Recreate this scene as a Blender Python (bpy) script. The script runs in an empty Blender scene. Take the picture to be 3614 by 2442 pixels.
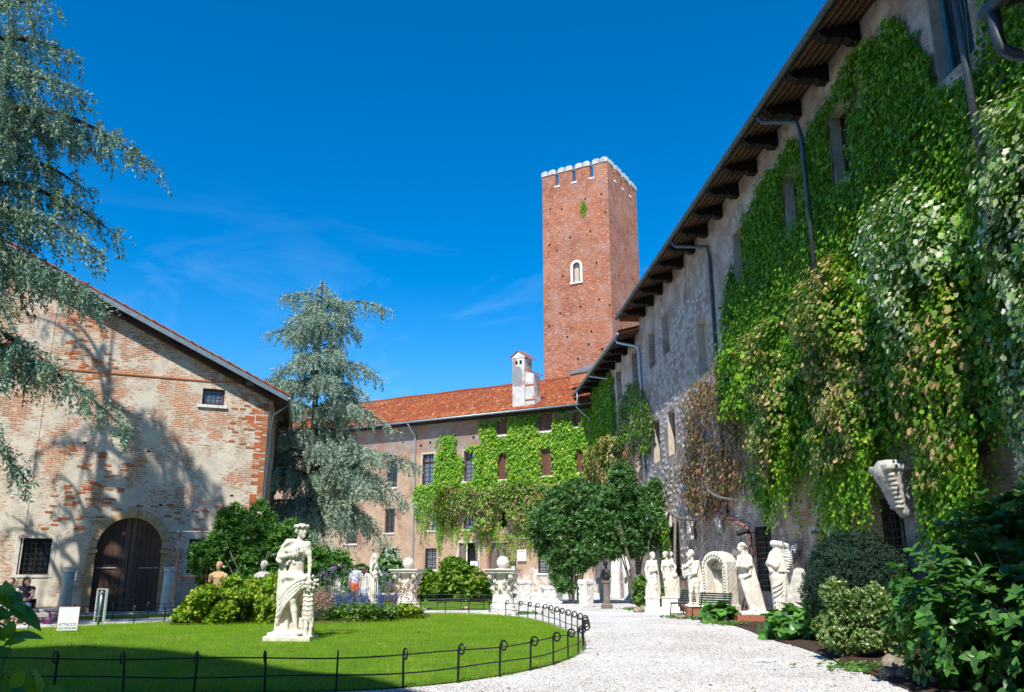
import bpy, math, random
import numpy as np
from mathutils import Vector, Matrix, Euler
R=math.radians; PI=math.pi
random.seed(7); rng=np.random.default_rng(7)
scene=bpy.context.scene; COL=scene.collection

# ---------------------------------------------------------------- camera, world, sun, exposure
cd=bpy.data.cameras.new('camera'); cam=bpy.data.objects.new('camera',cd); COL.objects.link(cam)
cd.sensor_width=36; cd.lens=29.44; cd.clip_end=2000; cd.clip_start=.1
cam.location=(0,0,1.6); cam.rotation_euler=(R(90+14.9),0,0); scene.camera=cam
SUN_EL=50.; SUN_AZ=12.          # light travels forward and 10 degrees to the right
w=bpy.data.worlds.new('World'); scene.world=w; w.use_nodes=True
nt=w.node_tree; bg=nt.nodes['Background']
sky=nt.nodes.new('ShaderNodeTexSky'); sky.sky_type='NISHITA'; sky.sun_disc=False
sky.sun_elevation=R(SUN_EL); sky.sun_rotation=R(180+SUN_AZ); sky.air_density=1.0; sky.dust_density=.25; sky.ozone_density=3.0; sky.altitude=300
hs=nt.nodes.new('ShaderNodeHueSaturation'); hs.inputs['Saturation'].default_value=1.5; hs.inputs['Hue'].default_value=.501; hs.inputs['Value'].default_value=.86
nt.links.new(sky.outputs[0],hs.inputs['Color'])
# thin high cirrus, faint
tc=nt.nodes.new('ShaderNodeTexCoord'); mp=nt.nodes.new('ShaderNodeMapping'); mp.inputs['Scale'].default_value=(2.2,1.2,7.5); mp.inputs['Rotation'].default_value=(.3,.5,.4)
nz=nt.nodes.new('ShaderNodeTexNoise'); nz.inputs['Scale'].default_value=1.6; nz.inputs['Detail'].default_value=9; nz.inputs['Roughness'].default_value=.62; nz.inputs['Distortion'].default_value=.9
cr=nt.nodes.new('ShaderNodeValToRGB'); cr.color_ramp.elements[0].position=.50; cr.color_ramp.elements[1].position=.92; cr.color_ramp.elements[1].color=(.30,.30,.30,1)
mx=nt.nodes.new('ShaderNodeMixRGB'); mx.inputs[2].default_value=(5.2,6.6,8.6,1)
nt.links.new(tc.outputs['Generated'],mp.inputs[0]); nt.links.new(mp.outputs[0],nz.inputs[0]); nt.links.new(nz.outputs[0],cr.inputs[0])
sz_=nt.nodes.new('ShaderNodeSeparateXYZ'); nt.links.new(tc.outputs['Generated'],sz_.inputs[0])
lo_=nt.nodes.new('ShaderNodeMapRange'); lo_.inputs['From Min'].default_value=.42; lo_.inputs['From Max'].default_value=.18; nt.links.new(sz_.outputs[2],lo_.inputs[0])
ml_=nt.nodes.new('ShaderNodeMath'); ml_.operation='MULTIPLY'; nt.links.new(cr.outputs[0],ml_.inputs[0]); nt.links.new(lo_.outputs[0],ml_.inputs[1]); nt.links.new(ml_.outputs[0],mx.inputs[0]); nt.links.new(hs.outputs[0],mx.inputs[1]); nt.links.new(mx.outputs[0],bg.inputs[0])
bg.inputs[1].default_value=.15
sl=bpy.data.lights.new('sun','SUN'); sl.energy=4.2; sl.angle=R(.55); sl.color=(1,.95,.86)
so=bpy.data.objects.new('sun',sl); COL.objects.link(so)
ca,sa=math.cos(R(SUN_EL)),math.sin(R(SUN_EL))
SD=Vector((math.sin(R(SUN_AZ))*ca,math.cos(R(SUN_AZ))*ca,-sa)); so.rotation_euler=SD.to_track_quat('-Z','Y').to_euler()
vs=scene.view_settings; vs.view_transform='Standard'; vs.look='None'; vs.exposure=.56; vs.gamma=1; vs.use_curve_mapping=False
scene.cycles.max_bounces=6; scene.cycles.diffuse_bounces=3; scene.cycles.transparent_max_bounces=6

# ---------------------------------------------------------------- materials
def mat_new(name):
    m=bpy.data.materials.new(name); m.use_nodes=True; n=m.node_tree; b=n.nodes['Principled BSDF']; return m,n,b
def N(n,t,**k):
    o=n.nodes.new('ShaderNode'+t)
    for a,v in k.items():
        if a.startswith('i_'): o.inputs[a[2:].replace('_',' ')].default_value=v
        else: setattr(o,a,v)
    return o
def ramp(n,src,stops,interp='LINEAR'):
    r=N(n,'ValToRGB'); r.color_ramp.interpolation=interp; e=r.color_ramp.elements
    while len(e)<len(stops): e.new(.5)
    for q,(p,c) in zip(e,stops): q.position=p; q.color=(*c,1) if len(c)==3 else c
    n.links.new(src,r.inputs[0]); return r.outputs[0]
def mixc(n,fac,a,b,mode='MIX'):
    m=N(n,'MixRGB',blend_type=mode)
    for i,v in enumerate((fac,a,b)):
        if hasattr(v,'is_linked'): n.links.new(v,m.inputs[i])
        else: m.inputs[i].default_value=v if i==0 else (*v,1)
    return m.outputs[0]
def noise(n,co,scale,detail=6,rough=.6,dist=0):
    z=N(n,'TexNoise'); z.inputs['Scale'].default_value=scale; z.inputs['Detail'].default_value=detail; z.inputs['Roughness'].default_value=rough; z.inputs['Distortion'].default_value=dist
    n.links.new(co,z.inputs[0]); return z.outputs[0]
def bump(n,b,h,strength=.5,dist=.02,prev=None):
    u=N(n,'Bump'); u.inputs['Strength'].default_value=strength; u.inputs['Distance'].default_value=dist
    n.links.new(h,u.inputs['Height'])
    if prev is not None: n.links.new(prev,u.inputs['Normal'])
    n.links.new(u.outputs[0],b.inputs['Normal']); return u.outputs[0]
def math_(n,op,a,b=0.,clamp=False):
    m=N(n,'Math',operation=op); m.use_clamp=clamp
    for i,v in enumerate((a,b)):
        if hasattr(v,'is_linked'): n.links.new(v,m.inputs[i])
        else: m.inputs[i].default_value=v
    return m.outputs[0]
def simple(name,c1,c2=None,scale=6,rough=.8,bmp=.3,bd=.01,metal=0,spec=.3,c3=None,detail=8):
    m,n,b=mat_new(name); co=N(n,'TexCoord').outputs['Object']
    c2=c2 or tuple(x*.75 for x in c1)
    f=noise(n,co,scale,detail,.65)
    st=[(.32,c2),(.68,c1)]
    if c3: st=[(.3,c2),(.5,c1),(.72,c3)]
    n.links.new(ramp(n,f,st),b.inputs['Base Color'])
    b.inputs['Roughness'].default_value=rough; b.inputs['Metallic'].default_value=metal; b.inputs['Specular IOR Level'].default_value=spec
    if bmp: bump(n,b,noise(n,co,scale*4,6,.7),bmp,bd)
    return m
def coplanar(n):   # wall coordinates (run, height)
    co=N(n,'TexCoord').outputs['Object']; s=N(n,'SeparateXYZ'); n.links.new(co,s.inputs[0])
    c=N(n,'CombineXYZ'); n.links.new(math_(n,'ADD',s.outputs[0],s.outputs[1]),c.inputs[0]); n.links.new(s.outputs[2],c.inputs[1]); return co,c.outputs[0],s.outputs[2]
def brickmat(name,c1,c2,mortar,bw=.26,bh=.07,ms=.012,plaster=None,pl_lo=.5,pl_hi=.56,pl_scale=.5,smear=(.6,.5,.4),sm_amt=.3,z_bias=0.,wob=.03,dark=(.1,.06,.045),dark_amt=.35,pl2=None,bs=.6,upper=None,low=None,rag_=.42):
    m,n,b=mat_new(name); co,wc,z=coplanar(n)
    nv=N(n,'TexNoise'); nv.inputs['Scale'].default_value=1.3; nv.inputs['Detail'].default_value=3; n.links.new(co,nv.inputs[0])
    va=N(n,'VectorMath',operation='SCALE'); n.links.new(nv.outputs['Color'],va.inputs[0]); va.inputs['Scale'].default_value=wob
    vb=N(n,'VectorMath',operation='ADD'); n.links.new(wc,vb.inputs[0]); n.links.new(va.outputs[0],vb.inputs[1])
    br=N(n,'TexBrick'); br.inputs['Scale'].default_value=1; br.inputs['Brick Width'].default_value=bw; br.inputs['Row Height'].default_value=bh
    br.inputs['Mortar Size'].default_value=ms; br.inputs['Mortar Smooth'].default_value=.3; br.inputs['Bias'].default_value=0
    br.inputs['Color1'].default_value=(*c1,1); br.inputs['Color2'].default_value=(*c2,1); br.inputs['Mortar'].default_value=(*mortar,1)
    n.links.new(vb.outputs[0],br.inputs[0])
    col=br.outputs['Color']
    # stretched blotches: single courses lighter or darker
    ms2=N(n,'Mapping'); ms2.inputs['Scale'].default_value=(2.6,11,1); n.links.new(wc,ms2.inputs[0])
    nb=noise(n,ms2.outputs[0],1.,3,.6)
    col=mixc(n,ramp(n,nb,[(.60,(0,0,0)),(.66,(sm_amt,)*3)]),col,smear)
    col=mixc(n,ramp(n,nb,[(.30,(dark_amt,)*3),(.38,(0,0,0))]),col,dark)
    big=noise(n,co,.22,6,.6); col=mixc(n,.55,col,ramp(n,big,[(.3,(.55,.5,.48)),(.7,(1.25,1.2,1.15))]),'MULTIPLY')
    if name=='tower_brick': col=mixc(n,ramp(n,noise(n,co,.6,9,.72),[(.45,(0,0,0)),(.7,(.75,.75,.75))]),col,(.42,.29,.24)); col=mixc(n,ramp(n,noise(n,co,.33,8,.7),[(.52,(0,0,0)),(.7,(.45,.45,.45))]),col,(.52,.20,.07))
    hgt=math_(n,'SUBTRACT',1.,br.outputs['Fac'])
    if plaster:
        f=noise(n,co,pl_scale,10,.62,.3); f=math_(n,'ADD',f,math_(n,'MULTIPLY',z,z_bias))
        rag=math_(n,'MULTIPLY',math_(n,'SUBTRACT',noise(n,ms2.outputs[0],1.6,4,.7),.5),rag_); f=math_(n,'ADD',f,rag)
        mk=ramp(n,f,[(pl_lo,(0,0,0)),(pl_hi,(1,1,1))])
        pc=ramp(n,noise(n,co,1.6,9,.7),[(.3,tuple(x*.72 for x in plaster)),(.55,plaster),(.75,pl2 or tuple(min(1,x*1.25) for x in plaster))])
        if upper:
            e=math_(n,'ADD',z,math_(n,'MULTIPLY',noise(n,co,.9,6),1.6)); um=ramp(n,math_(n,'MULTIPLY',e,.05),[(upper[0]*.05,(0,0,0)),((upper[0]+.25)*.05,(1,1,1))]); pc=mixc(n,um,pc,ramp(n,noise(n,co,2.2,9,.7),[(.35,tuple(x*.6 for x in upper[1])),(.65,upper[1])])); mk=mixc(n,mixc(n,um,(0.,0.,0.),ramp(n,noise(n,co,.7,7,.7),[(.5,(.0,)*3),(.6,(1.,)*3)])),mk,(0.,0.,0.))
        if low:
            e=math_(n,'ADD',z,math_(n,'MULTIPLY',noise(n,co,.55,7,.7),-low[0]*2)); lm=ramp(n,math_(n,'ADD',e,1.5),[(.35,(1,1,1)),(.6,(0,0,0))]); pc=mixc(n,lm,pc,ramp(n,noise(n,co,2.6,9,.7),[(.35,(.30,.22,.16)),(.55,low[1]),(.75,(.74,.70,.64))]))
        col=mixc(n,mk,col,pc); hgt=mixc(n,mk,hgt,(1.,1.,1.))
    n.links.new(col,b.inputs['Base Color']); b.inputs['Roughness'].default_value=.92; b.inputs['Specular IOR Level'].default_value=.15
    nn=bump(n,b,hgt,bs,.025); bump(n,b,noise(n,co,9,8,.75),.5,.03,nn)
    return m
def foliage(name,stops,trans=.35,rough=.45,spec=.35,hue=.0):
    m,n,b=mat_new(name); g=N(n,'NewGeometry'); f=g.outputs['Random Per Island']
    sc_={'lawn_grass_blades':.9}.get(name,.8); f=math_(n,'ADD',f,math_(n,'MULTIPLY',math_(n,'SUBTRACT',noise(n,g.outputs['Position'],sc_,6,.65),.5),1.3),True); rp=ramp(n,f,stops)
    n.links.new(rp,b.inputs['Base Color']); b.inputs['Roughness'].default_value=rough; b.inputs['Specular IOR Level'].default_value=spec
    t=N(n,'BsdfTranslucent'); mm=N(n,'MixShader'); mm.inputs[0].default_value=trans
    n.links.new(mixc(n,1.,rp,(1.25,1.25,.6),'MULTIPLY'),t.inputs[0]); n.links.new(b.outputs[0],mm.inputs[1]); n.links.new(t.outputs[0],mm.inputs[2])
    n.links.new(mm.outputs[0],n.nodes['Material Output'].inputs[0]); return m
def leafmat(name,c,c2,trans=.3,rough=.4,spec=.45):      # single large leaves: colour varies by object
    m,n,b=mat_new(name); oi=N(n,'ObjectInfo'); g=N(n,'NewGeometry')
    rp=ramp(n,math_(n,'FRACT',math_(n,'ADD',oi.outputs['Random'],g.outputs['Random Per Island'])),[(0,c),(.6,c2),(1,tuple(x*1.5 for x in c2))])
    co=N(n,'TexCoord').outputs['Object']; rp=mixc(n,.35,rp,ramp(n,noise(n,co,18,4),[(.35,(.5,.6,.5)),(.65,(1.3,1.3,1.2))]),'MULTIPLY')
    n.links.new(rp,b.inputs['Base Color']); b.inputs['Roughness'].default_value=rough; b.inputs['Specular IOR Level'].default_value=spec
    t=N(n,'BsdfTranslucent'); mm=N(n,'MixShader'); mm.inputs[0].default_value=trans
    n.links.new(mixc(n,1.,rp,(1.3,1.3,.6),'MULTIPLY'),t.inputs[0]); n.links.new(b.outputs[0],mm.inputs[1]); n.links.new(t.outputs[0],mm.inputs[2])
    n.links.new(mm.outputs[0],n.nodes['Material Output'].inputs[0]); return m
M={}
M['brick_left']=brickmat('old_brick_and_plaster',(.54,.21,.09),(.42,.16,.08),(.60,.50,.38),.27,.075,.016,plaster=(.64,.57,.46),pl_lo=.37,pl_hi=.41,pl_scale=.75,z_bias=-.012,smear=(.66,.57,.45),sm_amt=.9,pl2=(.74,.66,.54),rag_=.85)
M['brick_tower']=brickmat('tower_brick',(.44,.145,.065),(.26,.08,.045),(.38,.25,.19),.42,.13,.016,smear=(.74,.54,.42),sm_amt=.95,dark=(.13,.045,.035),dark_amt=.85,wob=.05)
M['rubble']=brickmat('rubble_wall',(.46,.32,.26),(.30,.21,.18),(.50,.43,.38),.24,.085,.014,plaster=(.56,.48,.42),pl_lo=.45,pl_hi=.56,pl_scale=1.1,smear=(.60,.56,.53),sm_amt=.9,wob=.16,dark=(.06,.045,.04),dark_amt=.6,bs=.8)
M['render_mid']=brickmat('ochre_render',(.36,.17,.10),(.28,.12,.08),(.40,.33,.26),.27,.075,.012,plaster=(.44,.31,.205),pl_lo=.36,pl_hi=.42,pl_scale=.45,smear=(.5,.42,.34),sm_amt=.5,z_bias=-.006,pl2=(.54,.38,.26),upper=(11.3,(.36,.29,.245)),low=(2.2,(.60,.54,.47)))
M['render_white']=brickmat('whitewashed_brick',(.42,.16,.09),(.30,.12,.08),(.6,.56,.5),.27,.075,.012,plaster=(.62,.59,.54),pl_lo=.43,pl_hi=.49,pl_scale=1.1,pl2=(.74,.72,.68))
M['grey_patch']=simple('grey_render',(.30,.31,.32),(.22,.23,.24),3)
M['buff_patch']=simple('bare_lime_plaster',(.62,.57,.50),(.34,.27,.21),2.6,c3=(.72,.68,.62))
def carved_stone(name,c,c2,c3,grime,amt=.5):
    m,n,b=mat_new(name); co=N(n,'TexCoord').outputs['Object']; f=ramp(n,noise(n,co,4.5,8),[(.3,c2),(.5,c),(.72,c3)])
    mp_=N(n,'Mapping'); mp_.inputs['Scale'].default_value=(7,7,1.1); n.links.new(co,mp_.inputs[0]); f=mixc(n,ramp(n,noise(n,mp_.outputs[0],1.,6,.7),[(.54,(0,0,0)),(.72,(amt,)*3)]),f,grime)
    f=mixc(n,ramp(n,noise(n,co,16,5,.7),[(.60,(0,0,0)),(.70,(amt*.8,)*3)]),f,grime); n.links.new(f,b.inputs['Base Color']); b.inputs['Roughness'].default_value=.82; b.inputs['Specular IOR Level'].default_value=.2
    q=bump(n,b,noise(n,co,22,7,.75),.5,.012); bump(n,b,noise(n,co,6,5),.3,.02,q); return m
M['stone']=carved_stone('pale_carved_stone',(.74,.70,.61),(.54,.49,.40),(.80,.77,.70),(.28,.24,.18))
M['stone_grey']=simple('weathered_grey_stone',(.52,.50,.45),(.30,.29,.26),5,.85,.5,.015,c3=(.66,.64,.6))
M['stone_warm']=simple('warm_sandstone',(.55,.36,.17),(.40,.25,.12),4,.85,.5,.015,c3=(.62,.46,.28))
M['stone_white']=carved_stone('white_limestone',(.76,.74,.70),(.56,.53,.48),(.82,.81,.78),(.34,.31,.27),.45)
M['stone_grey2']=simple('weathered_cap_stone',(.46,.46,.45),(.22,.23,.23),2.6,.85,.4,.02,c3=(.78,.78,.77))
M['rubble_stone']=simple('pale_rubble_stone',(.52,.50,.49),(.32,.29,.27),3,.9,.6,.02,c3=(.66,.65,.64))
M['red_stone']=simple('red_marble',(.42,.16,.10),(.30,.11,.07),6,.6,.3,.01)
M['brick_single']=None
def objrand(name,stops,rough=.9,bmp=.4,world=False):
    m,n,b=mat_new(name); oi=N(n,'ObjectInfo'); g=N(n,'NewGeometry')
    rp=ramp(n,math_(n,'FRACT',math_(n,'ADD',oi.outputs['Random'],g.outputs['Random Per Island'])),stops)
    co=N(n,'TexCoord').outputs['Object']; rp=mixc(n,.6,rp,ramp(n,noise(n,co,7,6),[(.3,(.6,.58,.55)),(.7,(1.25,1.2,1.2))]),'MULTIPLY')
    if world: rp=mixc(n,.75,rp,ramp(n,noise(n,g.outputs['Position'],.55,8,.72),[(.3,(.55,.5,.5)),(.5,(.95,.95,.95)),(.7,(1.2,1.25,1.1))]),'MULTIPLY')
    n.links.new(rp,b.inputs['Base Color']); b.inputs['Roughness'].default_value=rough; b.inputs['Specular IOR Level'].default_value=.2
    if bmp: bump(n,b,noise(n,co,20,5),bmp,.008)
    return m
M['brick_single']=objrand('exposed_brick',[(0,(.50,.15,.05)),(.5,(.58,.21,.08)),(.8,(.40,.12,.06)),(1,(.62,.34,.2))])
M['tile']=objrand('clay_roof_tile',[(0,(.33,.075,.032)),(.35,(.42,.115,.04)),(.6,(.24,.058,.03)),(.85,(.46,.19,.07)),(.95,(.18,.06,.04)),(1,(.58,.36,.24))],world=True)
M['wood_dark']=simple('black_stained_timber',(.020,.014,.012),(.010,.007,.006),5,.8)
M['wood_door']=objrand('weathered_door_plank',[(0,(.15,.09,.065)),(.5,(.10,.06,.045)),(1,(.20,.135,.10))],.75)
M['wood_grey']=objrand('grey_door_plank',[(0,(.13,.11,.095)),(1,(.20,.165,.14))],.8)
M['shutter']=objrand('brown_shutter_board',[(0,(.13,.058,.042)),(1,(.17,.08,.055))],.65)
M['terracotta']=simple('terracotta_board',(.50,.20,.10),(.36,.13,.07),3,.9)
M['timber_eave']=simple('brown_eave_timber',(.10,.060,.042),(.05,.032,.025),5,.85)
M['gutter']=simple('grey_metal_gutter',(.30,.35,.38),(.20,.235,.26),3,.45,.1,.004,.6,.5)
M['gutter_dark']=simple('dark_metal_gutter',(.10,.125,.14),(.06,.075,.085),3,.5,.1,.004,.5,.5)
M['pipe_pale']=simple('pale_downpipe',(.52,.56,.60),(.36,.40,.44),3,.4,.1,.004,.5,.5)
M['pipe_rust']=simple('rust_pink_pipe',(.34,.17,.14),(.22,.10,.08),5,.7)
M['iron']=simple('wrought_iron',(.022,.028,.034),(.012,.015,.018),9,.45,.2,.003,.4,.5)
M['bench_green']=simple('dark_green_slat',(.028,.055,.045),(.018,.034,.028),7,.5,.2,.004)
M['glass']=simple('dark_window_glass',(.035,.05,.06),(.02,.028,.034),2,.12,0,0,0,.6)
M['glass_pale']=simple('leaded_window_glass',(.20,.26,.32),(.10,.13,.17),9,.15,0,0,0,.6)
M['curtain']=simple('pale_blind_behind_glass',(.50,.56,.62),(.32,.36,.42),6,.3,0,0,0,.6)
M['frame_brown']=simple('red_brown_window_frame',(.12,.04,.03),(.08,.028,.02),7,.6)
M['dark']=simple('dark_interior',(.012,.011,.010),(.006,.006,.006),3,.9,0)
M['soil']=simple('brown_soil',(.09,.055,.035),(.045,.03,.02),7,.95,.8,.03)
M['plaster_reveal']=simple('pale_reveal_plaster',(.60,.52,.40),(.42,.36,.28),3,.85)
M['bark']=simple('cedar_bark',(.075,.06,.05),(.035,.028,.025),6,.95,.9,.03)
M['bark_grey']=simple('vine_bark',(.26,.23,.20),(.14,.12,.10),8,.9,.7,.02)
M['slate']=simple('grey_sheet_roof',(.19,.21,.225),(.14,.155,.17),1.5,.7)
M['white_paint']=simple('white_sign_enamel',(.80,.82,.84),(.70,.72,.74),2,.35,0)
M['sign_back']=simple('dark_green_sign_back',(.05,.09,.085),(.035,.06,.06),4,.4,.1,.003,.3)
M['green_paint']=simple('green_paint',(.02,.30,.12),None,4,.5,0)
M['black']=simple('black_lettering',(.02,.02,.02),(.015,.015,.015),4,.6,0)
M['teal']=simple('teal_window_paint',(.05,.27,.36),(.035,.20,.28),4,.5,.1)
M['white_wall']=simple('white_plaster',(.78,.78,.77),(.6,.6,.6),2,.8)
M['skin']=simple('skin',(.52,.30,.21),(.48,.27,.19),5,.6,0)
M['hair']=simple('brown_hair',(.10,.05,.03),(.06,.03,.02),20,.6,.3)
M['hair_dark']=simple('dark_hair',(.02,.015,.013),(.012,.01,.01),20,.6,.3)
M['shirt_white']=simple('white_patterned_shirt',(.75,.78,.84),(.22,.30,.42),11,.8,0,detail=1)
M['shorts_orange']=simple('orange_shorts',(.75,.13,.02),(.65,.10,.02),5,.8,0)
M['dress']=simple('pale_floral_dress',(.70,.70,.68),(.32,.36,.34),14,.8,0,detail=1)
M['shirt_green']=simple('green_shirt',(.14,.22,.17),None,5,.8,0)
M['cloth_navy']=simple('navy_cloth',(.02,.02,.05),None,5,.8,0)
M['cloth_blue']=simple('light_blue_cloth',(.10,.32,.55),None,5,.8,0)
M['cloth_pink']=simple('pink_bag_cloth',(.35,.13,.28),None,5,.8,0)
M['shoe']=simple('blue_shoe',(.05,.25,.6),None,5,.6,0)
M['plastic']=simple('clear_pale_plastic',(.68,.80,.88),(.58,.72,.82),8,.25,.2)
M['bronze']=simple('dark_bronze',(.045,.04,.04),(.025,.022,.022),6,.4,.3,.01,.6,.5)
M['rock']=simple('pitted_brown_rock',(.34,.28,.22),(.17,.14,.11),7,.95,.9,.05,c3=(.46,.41,.34))
# foliage
F={}
F['cedar']=foliage('blue_cedar_needles',[(0,(.16,.25,.22)),(.4,(.28,.39,.32)),(.8,(.40,.50,.38)),(1,(.48,.55,.38))],.15,.6,.2)
F['cedar_dark']=foliage('blue_green_cedar_needles',[(0,(.07,.16,.14)),(.45,(.15,.26,.20)),(.85,(.28,.39,.27)),(1,(.45,.50,.30))],.15,.6,.2)
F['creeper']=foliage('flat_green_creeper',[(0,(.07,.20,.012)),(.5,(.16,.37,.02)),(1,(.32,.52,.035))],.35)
F['creeper_mid']=foliage('bright_green_creeper',[(0,(.08,.25,.012)),(.5,(.18,.41,.02)),(.9,(.33,.53,.03)),(1,(.48,.58,.06))],.35)
F['creeper_olive']=foliage('olive_brown_creeper',[(0,(.05,.12,.02)),(.4,(.10,.17,.03)),(.7,(.22,.20,.07)),(1,(.42,.28,.17))],.2)
F['ivy_deep']=foliage('deep_green_ivy',[(0,(.04,.14,.012)),(.5,(.10,.28,.02)),(.85,(.22,.44,.03)),(1,(.42,.56,.05))],.32)
F['ivy_gold']=foliage('gold_tipped_creeper',[(0,(.05,.14,.015)),(.35,(.15,.27,.03)),(.6,(.33,.36,.07)),(.82,(.54,.42,.17)),(1,(.68,.44,.24))],.25)
F['ivy_rust']=foliage('rust_red_creeper',[(0,(.10,.13,.03)),(.35,(.28,.15,.07)),(.7,(.42,.19,.10)),(1,(.55,.34,.2))],.25)
F['ivy_pale']=foliage('variegated_ivy',[(0,(.08,.20,.04)),(.4,(.20,.36,.09)),(.7,(.46,.55,.28)),(1,(.76,.78,.62))],.2)
F['hedge']=foliage('yellow_green_hedge_leaves',[(0,(.07,.18,.015)),(.5,(.20,.36,.02)),(.85,(.36,.50,.04)),(1,(.5,.55,.1))],.35)
F['hedge2']=foliage('vine_shrub_leaves',[(0,(.05,.14,.015)),(.5,(.14,.30,.02)),(.85,(.28,.44,.03)),(1,(.42,.38,.12))],.35)
F['oleander']=foliage('oleander_leaves',[(0,(.035,.12,.03)),(.5,(.075,.21,.05)),(1,(.24,.40,.14))],.2,.4,.45)
F['oleander_l']=foliage('oleander_leaves_bright',[(0,(.04,.14,.025)),(.5,(.085,.24,.035)),(1,(.20,.37,.08))],.25,.4,.4)
F['yew']=foliage('yew_needles',[(0,(.008,.028,.015)),(.6,(.016,.05,.025)),(1,(.03,.08,.035))],.1,.6)
F['varieg']=foliage('variegated_shrub_leaves',[(0,(.05,.13,.025)),(.5,(.13,.25,.06)),(.8,(.30,.40,.14)),(1,(.55,.60,.34))],.25)
F['herb']=foliage('herb_leaves',[(0,(.06,.15,.03)),(.5,(.12,.27,.05)),(1,(.25,.38,.10))],.3)
F['grey_herb']=foliage('grey_green_stems',[(0,(.08,.15,.08)),(1,(.18,.27,.14))],.2)
F['salvia']=foliage('blue_salvia_florets',[(0,(.035,.045,.36)),(1,(.08,.12,.60))],.2)
F['verbena']=foliage('purple_verbena_florets',[(0,(.24,.12,.48)),(1,(.44,.28,.70))],.2)
F['pinkgrass']=foliage('pink_grass_plumes',[(0,(.38,.18,.14)),(1,(.58,.36,.28))],.3)
F['white_flower']=foliage('white_blossom',[(0,(.8,.78,.72)),(1,(.85,.6,.5))],.2)
F['grass']=foliage('lawn_grass_blades',[(0,(.12,.28,.006)),(.45,(.24,.46,.008)),(.9,(.38,.56,.012)),(1,(.62,.62,.2))],.35,.5,.2)
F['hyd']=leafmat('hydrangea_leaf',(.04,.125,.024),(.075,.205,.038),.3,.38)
F['hyd_l']=leafmat('painted_backlit_hydrangea_leaf',(.16,.34,.02),(.26,.46,.03),.4,.4)  # brighter than the other hydrangea leaf: backlight is put into the colour
F['berg']=leafmat('bergenia_leaf',(.05,.17,.035),(.11,.27,.05),.2,.3,.55)

# gravel
def gravelmat():
    m,n,b=mat_new('white_gravel'); co=N(n,'TexCoord').outputs['Object']
    v=N(n,'TexVoronoi'); v.inputs['Scale'].default_value=42; n.links.new(co,v.inputs[0])
    s=N(n,'SeparateXYZ'); n.links.new(v.outputs['Color'],s.inputs[0])
    c=ramp(n,s.outputs[0],[(0,(.38,.36,.35)),(.22,(.66,.64,.62)),(.7,(.80,.79,.78)),(1,(.86,.86,.85))])
    c=mixc(n,.7,c,ramp(n,noise(n,co,.35,7,.65),[(.34,(.66,.62,.58)),(.58,(1.05,1.05,1.05))]),'MULTIPLY')
    n.links.new(c,b.inputs['Base Color']); b.inputs['Roughness'].default_value=.9; b.inputs['Specular IOR Level'].default_value=.2
    c=mixc(n,ramp(n,noise(n,co,.9,8,.75),[(.56,(0,0,0)),(.75,(.55,.55,.55))]),c,(.40,.36,.31)); n.links.new(c,b.inputs['Base Color'])
    q=bump(n,b,math_(n,'SUBTRACT',1.,v.outputs['Distance']),.9,.02); bump(n,b,noise(n,co,3,5),.4,.05,q); return m
M['gravel']=gravelmat()
M['pebble']=objrand('pebble',[(0,(.40,.37,.34)),(.4,(.66,.63,.6)),(1,(.86,.85,.83))],.85,0)
M['lawn_soil']=simple('lawn_turf',(.12,.24,.010),(.05,.11,.008),3,.95,.6,.02)

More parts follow.
